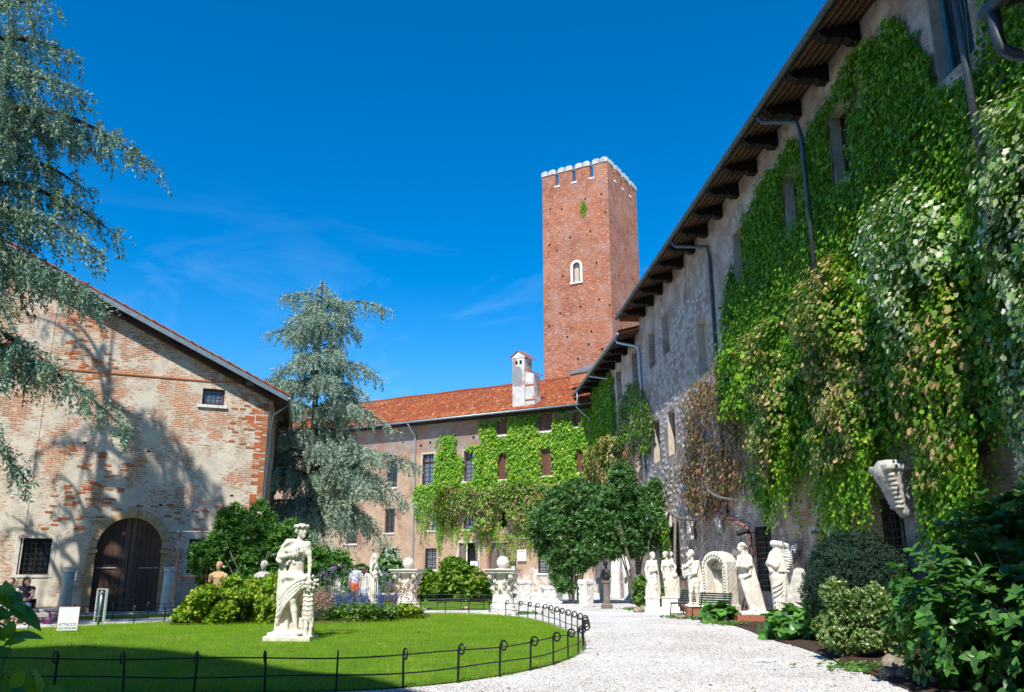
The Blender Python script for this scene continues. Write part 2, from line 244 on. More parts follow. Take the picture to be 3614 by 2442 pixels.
# ---------------------------------------------------------------- mesh helpers
class MB:
    def __init__(s): s.v=[]; s.f=[]
    def add(s,vs,fs):
        o=len(s.v); s.v+= [tuple(map(float,x)) for x in vs]; s.f+=[tuple(i+o for i in f) for f in fs]; return s
    def box(s,x0,x1,y0,y1,z0,z1,mx=None):
        vs=[(x,y,z) for x in (x0,x1) for y in (y0,y1) for z in (z0,z1)]
        if mx is not None: vs=[tuple(mx@Vector(p)) for p in vs]
        return s.add(vs,[(0,1,3,2),(4,6,7,5),(0,4,5,1),(2,3,7,6),(0,2,6,4),(1,5,7,3)])
    def rbox(s,c,sz,rot=(0,0,0),jit=0):
        mx=Matrix.Translation(c)@Euler(rot).to_matrix().to_4x4(); h=[q/2 for q in sz]
        vs=[mx@Vector((x*(1+random.uniform(-jit,jit)),y*(1+random.uniform(-jit,jit)),z*(1+random.uniform(-jit,jit)))) for x in (-h[0],h[0]) for y in (-h[1],h[1]) for z in (-h[2],h[2])]
        return s.add(vs,[(0,1,3,2),(4,6,7,5),(0,4,5,1),(2,3,7,6),(0,2,6,4),(1,5,7,3)])
    def prism(s,pts,axis,a,b):   # pts 2-D polygon, extruded along axis from a to b
        n=len(pts)
        def P(p,t): return {'x':(t,p[0],p[1]),'y':(p[0],t,p[1]),'z':(p[0],p[1],t)}[axis]
        vs=[P(p,a) for p in pts]+[P(p,b) for p in pts]
        return s.add(vs,[tuple(range(n)),tuple(range(2*n-1,n-1,-1))]+[(i,n+i,n+(i+1)%n,(i+1)%n) for i in range(n)])
    def tube(s,pts,r,seg=8,r2=None,cap=True,flat=1.):
        pts=[Vector(p) for p in pts]; n=len(pts); vs=[]; up=Vector((0,0,1)); side=None
        for i,p in enumerate(pts):
            t=(pts[min(i+1,n-1)]-pts[max(i-1,0)]).normalized()
            if side is None: side=t.cross(up if abs(t.z)<.9 else Vector((0,1,0))).normalized()
            side=(side-t*side.dot(t)).normalized(); u=side.cross(t)
            rr=(r if r2 is None else r+(r2-r)*i/(n-1)) if not isinstance(r,(list,tuple)) else r[i]
            for k in range(seg):
                a=2*PI*k/seg; vs.append(p+side*math.cos(a)*rr*flat+u*math.sin(a)*rr)
        fs=[(i*seg+k,i*seg+(k+1)%seg,(i+1)*seg+(k+1)%seg,(i+1)*seg+k) for i in range(n-1) for k in range(seg)]
        if cap: fs+=[tuple(range(seg))[::-1],tuple((n-1)*seg+k for k in range(seg))]
        return s.add(vs,fs)
    def lathe(s,prof,seg=24,c=(0,0,0),sq=False):
        vs=[]
        for r,z in prof:
            for k in range(seg):
                a=2*PI*(k+.5)/seg; vs.append((c[0]+r*math.cos(a),c[1]+r*math.sin(a),c[2]+z))
        n=len(prof); fs=[(i*seg+k,i*seg+(k+1)%seg,(i+1)*seg+(k+1)%seg,(i+1)*seg+k) for i in range(n-1) for k in range(seg)]
        fs+=[tuple(range(seg))[::-1],tuple((n-1)*seg+k for k in range(seg))]
        return s.add(vs,fs)
    def mesh(s,name,smooth=False):
        me=bpy.data.meshes.new(name); me.from_pydata(s.v,[],s.f); me.update()
        if smooth: me.polygons.foreach_set('use_smooth',[True]*len(me.polygons))
        return me
def link(name,data,parent=None,m=None):
    o=bpy.data.objects.new(name,data); COL.objects.link(o)
    if parent is not None: o.parent=parent
    if m is not None: data.materials.clear(); data.materials.append(m)
    return o
def part(name,mb,m,parent,smooth=False,label=None,kind=None):
    me=mb.mesh(name,smooth); me.materials.append(m); o=link(name,me,parent)
    if label: o['label']=label
    if kind: o['kind']=kind
    return o
def smooth_angle(o,ang=40):
    me=o.data; me.polygons.foreach_set('use_smooth',[True]*len(me.polygons))
    try: me.set_sharp_from_angle(angle=R(ang))
    except Exception: pass
def tag(o,label,cat,group=None,kind=None):
    o['label']=label; o['category']=cat
    if group: o['group']=group
    if kind: o['kind']=kind
    return o
def thing(name,label,cat,loc=(0,0,0),rz=0,group=None):
    o=bpy.data.objects.new(name,None); COL.objects.link(o); o.location=loc; o.rotation_euler=(0,0,rz); return tag(o,label,cat,group)
def npmesh(name,V,Fc,m,parent=None,smooth=False):
    V=np.asarray(V,dtype=np.float32); Fc=np.asarray(Fc,dtype=np.int32); k=Fc.shape[1]
    me=bpy.data.meshes.new(name); me.vertices.add(len(V)); me.vertices.foreach_set('co',V.ravel())
    me.loops.add(Fc.size); me.loops.foreach_set('vertex_index',Fc.ravel()); me.polygons.add(len(Fc))
    me.polygons.foreach_set('loop_start',np.arange(0,Fc.size,k,dtype=np.int32)); me.polygons.foreach_set('loop_total',np.full(len(Fc),k,dtype=np.int32))
    if smooth: me.polygons.foreach_set('use_smooth',np.ones(len(Fc),dtype=bool))
    me.update(calc_edges=True); me.materials.append(m); return link(name,me,parent)
def unit(a): return a/np.maximum(np.linalg.norm(a,axis=-1,keepdims=True),1e-9)
LEAF={  # (along, across, lift) verts, faces (tris)
 'dia':([(0,0,0),(.5,.36,.07),(1,0,-.06),(.5,-.36,.07)],[(0,1,2),(0,2,3)]),
 'lance':([(0,0,0),(.5,.13,.03),(1,0,-.05),(.5,-.13,.03)],[(0,1,2),(0,2,3)]),
 'needle':([(0,-.05,0),(0,.05,0),(1,0,0)],[(0,1,2)]),
 'tuft':([(0,0,0),(.55,.13,.05),(1,0,0),(.45,-.15,-.04)],[(0,1,2),(0,2,3)]),
 'lobed':([(0,0,0),(.12,.42,.05),(.42,.30,.04),(.62,.44,-.02),(1,0,-.1),(.62,-.44,-.02),(.42,-.30,.04),(.12,-.42,.05)],[(0,1,2),(0,2,4),(2,3,4),(0,4,6),(4,5,6),(0,6,7)]),
 'oval':([(0,0,0),(.22,.27,.06),(.55,.36,.07),(.82,.2,.0),(1,0,-.08),(.82,-.2,.0),(.55,-.36,.07),(.22,-.27,.06),(.5,0,0)],[(0,1,8),(1,2,8),(2,3,8),(3,4,8),(4,5,8),(5,6,8),(6,7,8),(7,0,8)]),
 'round':([(0,0,0),(.12,.36,.10),(.45,.50,.12),(.8,.36,.04),(1,0,-.06),(.8,-.36,.04),(.45,-.5,.12),(.12,-.36,.10),(.5,0,0)],[(0,1,8),(1,2,8),(2,3,8),(3,4,8),(4,5,8),(5,6,8),(6,7,8),(7,0,8)]),
}
def leaves_arr(P,Nn,T,size,shape):
    tv,tf=LEAF[shape]; tv=np.array(tv,dtype=np.float32); tf=np.array(tf); P=np.asarray(P,float); n=len(P)
    Nn=unit(Nn); T=unit(T-Nn*(T*Nn).sum(1,keepdims=True)); S=np.cross(Nn,T); sz=np.broadcast_to(np.asarray(size,float).reshape(-1,1),(n,1))
    V=P[:,None,:]+(T[:,None,:]*tv[None,:,0:1]+S[:,None,:]*tv[None,:,1:2]+Nn[:,None,:]*tv[None,:,2:3])*sz[:,None,:]
    Fc=(tf[None]+np.arange(n)[:,None,None]*len(tv)).reshape(-1,3); return V.reshape(-1,3),Fc
def leaves(name,P,Nn,T,size,shape,m,parent=None,kind='stuff'):
    V,Fc=leaves_arr(P,Nn,T,size,shape); o=npmesh(name,V,Fc,m,parent)
    if kind: o['kind']=kind
    return o
def rnd(n,s=1.): return rng.normal(0,s,(n,3))
def noise2(u,v,scale,seed=0,oct=3):
    out=np.zeros_like(u,dtype=float); amp=1.; tot=0
    for o in range(oct):
        g=np.random.default_rng(seed+o*17).random((256,256)); a=u/scale*(2**o)+100.3; b=v/scale*(2**o)+100.7
        i=np.floor(a).astype(int); j=np.floor(b).astype(int); fx=a-i; fy=b-j; fx=fx*fx*(3-2*fx); fy=fy*fy*(3-2*fy)
        i%=255; j%=255; out+=amp*((g[i,j]*(1-fx)+g[i+1,j]*fx)*(1-fy)+(g[i,j+1]*(1-fx)+g[i+1,j+1]*fx)*fy); tot+=amp; amp*=.5
    return out/tot
def inpoly(x,y,poly):
    c=np.zeros(len(x),bool); n=len(poly)
    for i in range(n):
        x1,y1=poly[i]; x2,y2=poly[(i+1)%n]
        if y1==y2: continue
        k=((y1>y)!=(y2>y))&(x<(x2-x1)*(y-y1)/(y2-y1)+x1); c^=k
    return c
def catmull(pts,closed=True,sub=6):
    P=[np.array(p,float) for p in pts]; n=len(P); out=[]
    for i in range(n if closed else n-1):
        p0,p1,p2,p3=(P[(i+k)%n] if closed else P[min(max(i+k,0),n-1)] for k in (-1,0,1,2))
        for t in np.linspace(0,1,sub,endpoint=False):
            out.append(.5*((2*p1)+(-p0+p2)*t+(2*p0-5*p1+4*p2-p3)*t*t+(-p0+3*p1-3*p2+p3)*t**3))
    if not closed: out.append(P[-1])
    return np.array(out)
def frame_loc(parent,x,y,z=0):   # a point of a building's own frame, in the world
    c,s=math.cos(parent.rotation_euler.z),math.sin(parent.rotation_euler.z)
    return (parent.location.x+x*c-y*s,parent.location.y+x*s+y*c,z)
def wall_faces(mb,x0,x1,z0,z1,holes,depth=.35,y=0.):
    xs=sorted({x0,x1,*[h[0] for h in holes],*[h[1] for h in holes]}); zs=sorted({z0,z1,*[h[2] for h in holes],*[h[3] for h in holes]})
    for a,b in zip(xs,xs[1:]):
        for c,d in zip(zs,zs[1:]):
            mxx,mzz=(a+b)/2,(c+d)/2
            if any(h[0]<mxx<h[1] and h[2]<mzz<h[3] for h in holes): continue
            mb.add([(a,y,c),(b,y,c),(b,y,d),(a,y,d)],[(0,1,2,3)])
    for h in holes:
        a,b,c,d=h[:4]; q=h[4] if len(h)>4 else depth
        mb.add([(a,y,c),(b,y,c),(b,y,d),(a,y,d),(a,y+q,c),(b,y+q,c),(b,y+q,d),(a,y+q,d)],[(0,4,5,1),(1,5,6,2),(2,6,7,3),(3,7,4,0)])
    return mb
def window(parent,x0,x1,z0,z1,dep,pane,fr,nx=2,nz=3,fw=.05,bars=False,name='window',label=None,bar=.02,sill=None):
    f=MB(); y0,y1=dep-.07,dep-.012
    f.box(x0,x0+fw,y0,y1,z0,z1); f.box(x1-fw,x1,y0,y1,z0,z1); f.box(x0+fw,x1-fw,y0,y1,z0,z0+fw); f.box(x0+fw,x1-fw,y0,y1,z1-fw,z1)
    for i in range(1,nx):
        x=x0+(x1-x0)*i/nx; f.box(x-.022,x+.022,y0+.006,y1-.004,z0+fw,z1-fw)
    o=part(name,f,fr,parent,label=label)
    pane_=part('pane',MB().box(x0+.002,x1-.002,dep-.01,dep,z0+.002,z1-.002),pane,o)
    if nz>1:
        g=MB()
        nn=max(2,int((x1-x0)/.16)) if bars!='wide' else nx*2
        for i in range(1,nz):
            z=z0+(z1-z0)*i/nz; g.box(x0+fw,x1-fw,y0+.015,y0+.03,z-.009,z+.009)
        for i in range(1,nn):
            x=x0+(x1-x0)*i/nn; g.box(x-.007,x+.007,y0+.031,y0+.04,z0+fw,z1-fw)
        part('glazing_bars',g,M['iron'],o)
    if bars is True:
        g=MB(); by=-.03 if bar>.02 else .08
        k=max(3,int((x1-x0)/.15)); kz=max(3,int((z1-z0)/.17))
        for i in range(k+1): x=x0+.03+(x1-x0-.06)*i/k; g.box(x-.012,x+.012,by,by+.024,z0,z1)
        for i in range(1,kz): z=z0+(z1-z0)*i/kz; g.box(x0,x1,by-.02,by-.003,z-.012,z+.012)
        part('grille',g,M['iron'],o)
    if sill: part('sill',MB().box(x0-.12,x1+.12,-.08,.1,z0-.12,z0-.003),sill,o)
    return o
def planks(parent,x0,x1,z0,z1,y,wd,m,top=None,name='plank',gap=.012,th=.05):
    n=max(1,round((x1-x0)/wd)); w_=(x1-x0)/n
    for i in range(n):
        a=x0+i*w_+gap/2; b=a+w_-gap; off=random.uniform(0,.012)
        if top: ta,tb=top(a),top(b); pts=[(a,z0),(b,z0),(b,tb),(a,ta)]
        else: pts=[(a,z0),(b,z0),(b,z1),(a,z1)]
        part(name,MB().prism(pts,'y',y-off,y+th),m,parent)
def pipe(parent,pts,r,m,name='downpipe',seg=10,clips=True):
    o=part(name,MB().tube(pts,r,seg),m,parent,smooth=True)
    return o

# ---------------------------------------------------------------- SDF carving (one continuous surface per figure)
class SDF:
    def __init__(s,lo,hi,h):
        s.lo=np.array(lo,float); s.h=h; s.n=[int(math.ceil((b-a)/h))+1 for a,b in zip(lo,hi)]
        s.ax=[(s.lo[i]+h*np.arange(s.n[i])).astype(np.float32) for i in range(3)]
        s.v=np.full(s.n,9.,np.float32)
    def box_(s,lo,hi):
        sl=[]
        for i in range(3):
            a=int(max(0,math.floor((lo[i]-s.lo[i])/s.h))); b=int(min(s.n[i],math.ceil((hi[i]-s.lo[i])/s.h)+1))
            if b<=a: return None
            sl.append(slice(a,b))
        g=np.meshgrid(*[s.ax[i][sl[i]] for i in range(3)],indexing='ij',sparse=True); return tuple(sl),g
    def put(s,sl,d,k,sub=False):
        v=s.v[sl]
        if sub:
            if k<=0: s.v[sl]=np.maximum(v,-d); return
            h=np.clip(.5-.5*(v+d)/k,0,1); s.v[sl]=v+(-d-v)*h+k*h*(1-h); return
        if k<=0: s.v[sl]=np.minimum(v,d); return
        h=np.clip(.5+.5*(v-d)/k,0,1); s.v[sl]=v+(d-v)*h-k*h*(1-h)
    def cap(s,a,b,ra,rb=None,k=.03,sub=False,flat=None,n=0,amp=0,tw=0,ph=0):
        a=np.array(a,float); b=np.array(b,float); rb=ra if rb is None else rb; mr=max(ra,rb)+k+2*s.h+amp
        if flat: mr*=max(1,*flat)
        q=s.box_(np.minimum(a,b)-mr,np.maximum(a,b)+mr)
        if q is None: return s
        sl,(X,Y,Z)=q; X=X-a[0]; Y=Y-a[1]; Z=Z-a[2]; d=b-a; L=max(float(d@d),1e-9)
        t=np.clip((X*d[0]+Y*d[1]+Z*d[2])/L,0,1); dx=X-t*d[0]; dy=Y-t*d[1]; dz=Z-t*d[2]
        if flat: dd=np.sqrt((dx/flat[0])**2+(dy/flat[1])**2+dz**2); sc=min(flat)
        else: dd=np.sqrt(dx*dx+dy*dy+dz*dz); sc=1
        r=ra+(rb-ra)*t; D=(dd-r)*sc
        if n: D=D+amp*(np.abs(np.sin(.5*n*np.arctan2(dy,dx)+tw*t+ph+1.3*np.sin(5*t+ph)))*2-1)*np.clip(.25+t*1.2,0,1)
        s.put(sl,D,k,sub); return s
    def ell(s,c,r,k=.03,sub=False,rz=0,ry=0):
        c=np.array(c,float); r=np.array(r,float); mr=max(r)+k+2*s.h; q=s.box_(c-mr,c+mr)
        if q is None: return s
        sl,(X,Y,Z)=q; X=X-c[0]; Y=Y-c[1]; Z=Z-c[2]
        if rz: co,si=math.cos(rz),math.sin(rz); X,Y=X*co+Y*si,-X*si+Y*co
        if ry: co,si=math.cos(ry),math.sin(ry); X,Z=X*co-Z*si,X*si+Z*co
        k0=np.sqrt((X/r[0])**2+(Y/r[1])**2+(Z/r[2])**2); D=(k0-1)*min(r)
        s.put(sl,D,k,sub); return s
    def bx(s,c,hsz,k=.02,sub=False,rd=.02,rz=0,ry=0,rough=0):
        c=np.array(c,float); mr=float(np.linalg.norm(hsz))+k+2*s.h; q=s.box_(c-mr,c+mr)
        if q is None: return s
        sl,(X,Y,Z)=q; X=X-c[0]; Y=Y-c[1]; Z=Z-c[2]
        if rz: co,si=math.cos(rz),math.sin(rz); X,Y=X*co+Y*si,-X*si+Y*co
        if ry: co,si=math.cos(ry),math.sin(ry); X,Z=X*co-Z*si,X*si+Z*co
        qx=np.abs(X)-hsz[0]+rd; qy=np.abs(Y)-hsz[1]+rd; qz=np.abs(Z)-hsz[2]+rd
        D=np.sqrt(np.maximum(qx,0)**2+np.maximum(qy,0)**2+np.maximum(qz,0)**2)+np.minimum(np.maximum(qx,np.maximum(qy,qz)),0)-rd
        if rough: D=D+rough*np.sin(X*23+3*Z)*np.sin(Y*19+1)*np.sin(Z*27+2*X)
        s.put(sl,D,k,sub); return s
    def path(s,pts,r,r2=None,k=.02,sub=False):
        n=len(pts)-1
        for i in range(n):
            a=r if r2 is None else r+(r2-r)*i/n; b=r if r2 is None else r+(r2-r)*(i+1)/n
            s.cap(pts[i],pts[i+1],a,b,k,sub)
        return s
    def rough(s,amp,f):
        X,Y,Z=np.meshgrid(*s.ax,indexing='ij',sparse=True)
        s.v+=(amp*(np.sin(X*f+2*np.sin(Z*f*.7))*np.sin(Y*f*1.1+1.7)*np.sin(Z*f*.9+X*f*.3))).astype(np.float32); return s
    def mesh(s,name,m,parent=None,target=None):
        v=s.v; h=s.h; ins=v<0; nx,ny,nz=v.shape
        cnt=np.zeros((nx-1,ny-1,nz-1),np.float32); acc=np.zeros((3,nx-1,ny-1,nz-1),np.float32)
        offs=[(0,0),(0,1),(1,0),(1,1)]
        for ax in range(3):
            a=[slice(None)]*3; b=[slice(None)]*3; a[ax]=slice(0,-1); b[ax]=slice(1,None)
            va,vb=v[tuple(a)],v[tuple(b)]; cr=ins[tuple(a)]!=ins[tuple(b)]
            t=np.where(cr,va/np.where(cr,va-vb,1),0); o1,o2=[q for q in range(3) if q!=ax]
            for i,j in offs:
                sl=[slice(None)]*3
                for o,w_ in ((o1,i),(o2,j)): sl[o]=slice(w_,v.shape[o]-1+w_)
                c=cr[tuple(sl)].astype(np.float32); cnt+=c; acc[ax]+=t[tuple(sl)]*c; acc[o1]+=i*c; acc[o2]+=j*c
        act=cnt>0; idx=np.full(act.shape,-1,np.int32); ids=np.argwhere(act); idx[act]=np.arange(len(ids))
        V=np.stack([(acc[i][act]/cnt[act]+ids[:,i])*h+s.lo[i] for i in range(3)],1)
        Q=[]
        for ax in range(3):
            o1,o2=[(1,2),(2,0),(0,1)][ax]
            a=[slice(1,-1)]*3; b=[slice(1,-1)]*3; a[ax]=slice(0,-1); b[ax]=slice(1,None)
            A=ins[tuple(a)]; B=ins[tuple(b)]; cr=np.argwhere(A!=B)
            if not len(cr): continue
            inside=A[tuple(cr.T)]; base=cr.copy(); 
            for q in range(3):
                if q!=ax: base[:,q]+=1
            e1=np.zeros(3,int); e1[o1]=1; e2=np.zeros(3,int); e2[o2]=1
            g=lambda w_: idx[tuple(w_.T)]
            q=np.stack([g(base-e1-e2),g(base-e2),g(base),g(base-e1)],1); q[~inside]=q[~inside][:,::-1]; Q.append(q)
        o=npmesh(name,V,np.concatenate(Q),m,parent,True); return o
def yaw(p,c,a):
    x,y=p[0]-c[0],p[1]-c[1]; return (c[0]+x*math.cos(a)-y*math.sin(a),c[1]+x*math.sin(a)+y*math.cos(a),p[2])
def head(S,c,s,a,tilt=0,hair='curls',seed=1,bun=False):
    """c centre of skull, s scale, a facing azimuth (0 faces -y, towards the viewer; +90 deg faces +x)"""
    f=lambda x,y,z: yaw((c[0]+x*s,c[1]+y*s,c[2]+z*s),c,a)
    S.ell(c,(.082*s,.10*s,.108*s),.02*s,rz=a); S.ell(f(0,-.035,-.06),(.058*s,.062*s,.075*s),.03*s,rz=a)
    S.cap(f(0,-.098,.005),f(0,-.125,-.038),.011*s,.018*s,.012*s); S.ell(f(0,-.088,-.105),(.026*s,.024*s,.022*s),.02*s,rz=a)
    for q in (-1,1):
        S.ell(f(q*.032,-.108,.004),(.018*s,.014*s,.012*s),.012*s,True,rz=a); S.ell(f(q*.031,-.096,.002),(.011*s,.010*s,.008*s),.006*s,rz=a)
        S.cap(f(q*.012,-.104,.028),f(q*.05,-.088,.026),.010*s,.008*s,.012*s); S.ell(f(q*.083,.005,-.012),(.012*s,.022*s,.03*s),.012*s,rz=a)
    S.cap(f(-.020,-.103,-.068),f(.020,-.103,-.068),.008*s,.008*s,.006*s); S.cap(f(-.016,-.098,-.080),f(.016,-.098,-.080),.008*s,.008*s,.006*s)
    r_=random.Random(seed)
    S.ell(f(0,.02,.03),(.092*s,.102*s,.095*s),.02*s,rz=a)
    if hair=='curls':
        for i in range(46):
            an=r_.uniform(0,2*PI); el=r_.uniform(-.35,1.35); x,y,z=math.cos(an)*math.cos(el),math.sin(an)*math.cos(el),math.sin(el)
            if y<-.35 and z<.45: continue
            S.ell(f(x*.098,.015+y*.108,.02+z*.102),(.024*s,)*3,.008*s)
    if hair=='wreath':
        for i in range(60):
            an=r_.uniform(0,2*PI); el=r_.uniform(-.5,1.2); x,y,z=math.cos(an)*math.cos(el),math.sin(an)*math.cos(el),math.sin(el)
            if y<-.3 and z<.35: continue
            S.ell(f(x*.098,.015+y*.108,.01+z*.10),(.02*s,)*3,.006*s)
        for i in range(18):
            an=2*PI*i/18; S.ell(f(math.cos(an)*.115,.01+math.sin(an)*.122,.062+.02*(i%2)),(.034*s,.034*s,.024*s),.006*s)
    if hair=='smooth' or bun:
        for i in range(12):
            an=PI*i/11; S.path([f(math.cos(an)*.09,-.06+.02*math.sin(an),.045),f(math.cos(an)*.1,.03,.03+.06*math.sin(an)),f(math.cos(an)*.05,.11,.0)],.018*s,None,.008*s)
        S.ell(f(0,.13,.0),(.045*s,.045*s,.045*s),.02*s)
def hand(S,wr,d,s,curl=.5,a=0):
    wr=np.array(wr,float); d=unit(np.array(d,float)[None])[0]; side=unit(np.cross(d,[0,1,.2])[None])[0]; n=np.cross(side,d)
    palm=wr+d*.055*s; S.ell(palm,(.036*s,.03*s,.042*s),.02*s)
    for i,L in enumerate((.062,.072,.068,.052)):
        b=palm+d*.035*s+side*(i-1.5)*.02*s; m=b+d*L*.5*s+n*curl*.02*s; e=m+unit((d*(1-curl)+n*curl)[None])[0]*L*.55*s
        S.cap(b,m,.0115*s,.011*s,.006*s); S.cap(m,e,.011*s,.009*s,.006*s)
    b=palm-side*.035*s; S.path([b,b-side*.018*s+d*.03*s,b-side*.006*s+d*.06*s],.0135*s,.010*s,.008*s)
def foot(S,an,d,s):
    an=np.array(an,float); d=np.array((d[0],d[1],0.)); d=d/np.linalg.norm(d); side=np.array((-d[1],d[0],0)); fl=an[2]-.075*s
    heel=an-d*.035*s; heel[2]=fl+.035*s; ball=an+d*.13*s; ball[2]=fl+.025*s
    S.cap(an,heel,.036*s,.036*s,.02*s); S.cap(an-np.array((0,0,.015*s)),ball,.042*s,.032*s,.02*s)
    for i in range(5):
        b=ball+side*(i-2)*.017*s; e=b+d*(.055-.006*abs(i-1))*s; e[2]=fl+.014*s; S.cap(b,e,.014*s,.011*s,.006*s)
def body(S,J,s=1.,fem=False,legs=True,arms=('l','r'),fd=(0,-1)):
    """J joints: head,neck,shl,shr,ell,elr,wrl,wrr,chest,waist,pel,kl,kr,al,ar  (l = viewer's left)"""
    g=lambda k: np.array(J[k],float)
    S.cap(g('neck')-np.array((0,0,.06*s)),g('neck')+np.array((0,0,.07*s)),.058*s,.05*s,.03*s)
    S.cap(g('neck')-(0,0,.05*s),g('shl'),.05*s,.058*s,.05*s); S.cap(g('neck')-(0,0,.05*s),g('shr'),.05*s,.058*s,.05*s)
    S.ell(g('chest'),(.165*s,.105*s,.17*s),.05*s,ry=J.get('ct',0)); S.ell(g('waist'),(.125*s,.088*s,.15*s),.06*s); S.ell(g('pel'),(.155*s,.11*s,.13*s),.05*s)
    for q in (-1,1):
        if fem: S.ell(g('chest')+(q*.07*s,-.085*s,-.01*s),(.052*s,.05*s,.05*s),.02*s)
        else: S.ell(g('chest')+(q*.07*s,-.07*s,.03*s),(.072*s,.04*s,.05*s),.02*s)
    if not fem:
        for q in (-1,1):
            for i in range(3): S.ell(g('waist')+(q*.033*s,-.078*s,(.075-.06*i)*s),(.026*s,.016*s,.024*s),.012*s)
    S.ell(g('waist')+(0,-.095*s,-.055*s),(.009*s,.02*s,.011*s),.006*s,True)
    for e in arms:
        sh,el,wr=g('sh'+e),g('el'+e),g('wr'+e); S.ell(sh,(.062*s,.06*s,.062*s),.04*s); m=(sh+el)/2
        S.cap(sh,m,.055*s,.052*s,.03*s); S.cap(m,el,.052*s,.040*s,.03*s); m2=el+(wr-el)*.35; S.cap(el,m2,.041*s,.043*s,.02*s); S.cap(m2,wr,.043*s,.027*s,.02*s)
        hand(S,wr,J.get('h'+e,wr-el),s,J.get('c'+e,.5))
    if legs:
        for e,q in (('l',-1),('r',1)):
            hp=g('pel')+(q*.082*s,0,-.05*s); kn,an=g('k'+e),g('a'+e); m=hp+(kn-hp)*.4
            S.cap(hp,m,.098*s,.088*s,.05*s); S.cap(m,kn,.088*s,.058*s,.03*s); S.ell(kn+(0,-.025*s,.0),(.042*s,.042*s,.05*s),.03*s)
            c=kn+(an-kn)*.32+np.array((0,.022*s,0)); S.cap(kn,c,.056*s,.060*s,.03*s); S.cap(c,an,.058*s,.034*s,.03*s); foot(S,an,J.get('f'+e,fd),s)

# ================================================================ GROUND
def sheet(name,pts,z,m,kind='structure',parent=None,dome=0):
    pts=np.array(pts); c=pts.mean(0); V=[]; Fc=[]; K=12; n=len(pts)
    for j in range(1,K+1):
        t=j/K
        for p in pts: q=c+(p-c)*t; V.append((q[0],q[1],z+dome*(1-t*t)))
    V.append((c[0],c[1],z+dome)); q=[]
    for j in range(K-1):
        for i in range(n): q.append((j*n+i,j*n+(i+1)%n,(j+1)*n+(i+1)%n,(j+1)*n+i))
    tri=[(len(V)-1,i,(i+1)%n) for i in range(n)]
    mb=MB(); mb.add(V,q+tri); o=part(name,mb,m,parent,True)
    if kind: o['kind']=kind
    return o
gb=MB(); gb.box(-400,400,-400,600,-.5,0); part('ground',gb,M['gravel'],None)['kind']='structure'
LAWN=catmull([(-9.5,12.0),(-6.6,11.95),(-4,11.95),(-2.2,12.15),(-1.17,12.7),(-.39,13.5),(.26,14.5),(.82,15.7),(1.34,17.6),(1.58,20),(1.58,21.6),(1.4,23.6),(1.19,25.4),(.93,27.2),(.5,29),(-.1,30.5),(-1.2,31.7),(-3,32.3),(-5.5,31.8),(-8,29.8),(-10.3,27.4),(-12.5,25),(-14,22.3),(-14.5,18),(-13.5,14.5),(-11.5,12.6)],True,5)
lc=LAWN.mean(0); DOME=.13
def lawn_z(x,y):
    d=LAWN-lc; an=np.arctan2(d[:,1],d[:,0]); rr=np.hypot(d[:,0],d[:,1]); o=np.argsort(an); a=np.arctan2(y-lc[1],x-lc[0]); r_=np.hypot(x-lc[0],y-lc[1])
    R_=np.interp(a,an[o],rr[o],period=2*PI); t=r_/R_; return np.where(t<1,.02+DOME*(1-t*t),0.),t
sheet('lawn',LAWN,.02,M['lawn_soil'],dome=DOME)
LAWN2=catmull([(-4.6,35.6),(-2.6,35.0),(-.9,35.4),(.0,37.5),(-.3,42),(-1.5,47),(-4,49.5),(-6.2,47.5),(-6.6,42),(-5.8,37.5)],True,5)
sheet('hedge_lawn',LAWN2,.02,M['lawn_soil'],dome=.06)
LAWN3=catmull([(-22,24),(-17,25.5),(-14.5,27.6),(-11.8,30.1),(-9.2,31.6),(-8.8,33),(-11,32.8),(-16,30.6),(-22,28)],True,4)
sheet('wall_side_lawn',LAWN3,.012,M['lawn_soil'])
BED=catmull([(6.95,38),(6.6,33),(6.15,29.4),(6.5,27.8),(6.35,24),(6.05,21),(6.0,18),(5.7,15.5),(5.5,13.2),(5.2,10.5),(5.2,7),(10.5,7),(9.7,20),(8.9,30),(8.3,38)],True,4)
sheet('planting_bed',BED,.02,M['soil'],dome=.06)
BED2=catmull([(-6.9,24.6),(-5.0,24.2),(-3.6,25.3),(-2.7,27.5),(-3.0,29.8),(-5,30.6),(-7.5,29),(-9.3,26.8),(-9.5,24.4)],True,4)
sheet('flower_bed',BED2,.135,M['soil'],dome=.05)

def blades(name,poly,n,h,zf,label,near_bias=None):
    lo,hi=poly.min(0),poly.max(0); P=rng.random((n,2))*(hi-lo)+lo
    if near_bias: P[:,1]=lo[1]+(hi[1]-lo[1])*rng.random(n)**near_bias
    P=P[inpoly(P[:,0],P[:,1],poly.tolist())]; z=zf(P[:,0],P[:,1]); keep=noise2(P[:,0],P[:,1],.5,5)>.18; P=P[keep]; z=z[keep]; k=len(P)
    P3=np.column_stack([P,z-.005]); T=rnd(k,.38)+(0,0,1.); Nn=rnd(k); Nn[:,2]*=.2
    sz=h*(.6+.8*rng.random(k))*(1+.35*noise2(P[:,0],P[:,1],.8,9))
    V,Fc=leaves_arr(P3,Nn,T,sz,'needle'); S=V.reshape(-1,3,3); w_=np.cross(unit(T),unit(Nn)); 
    S[:,0]-=w_*.0045; S[:,1]+=w_*.0045
    o=npmesh(name,S.reshape(-1,3),Fc,F['grass']); tag(o,label,'grass',kind='stuff'); return o
blades('grass',(LAWN-lc)*1.010+lc+np.random.default_rng(3).normal(0,.03,LAWN.shape),540000,.07,lambda x,y: lawn_z(x,y)[0],'short bright green grass of the oval lawn inside the iron hoop fence',1.25)
blades('grass',LAWN2,60000,.07,lambda x,y: x*0+.04,'small strip of grass around the broad vine shrub')
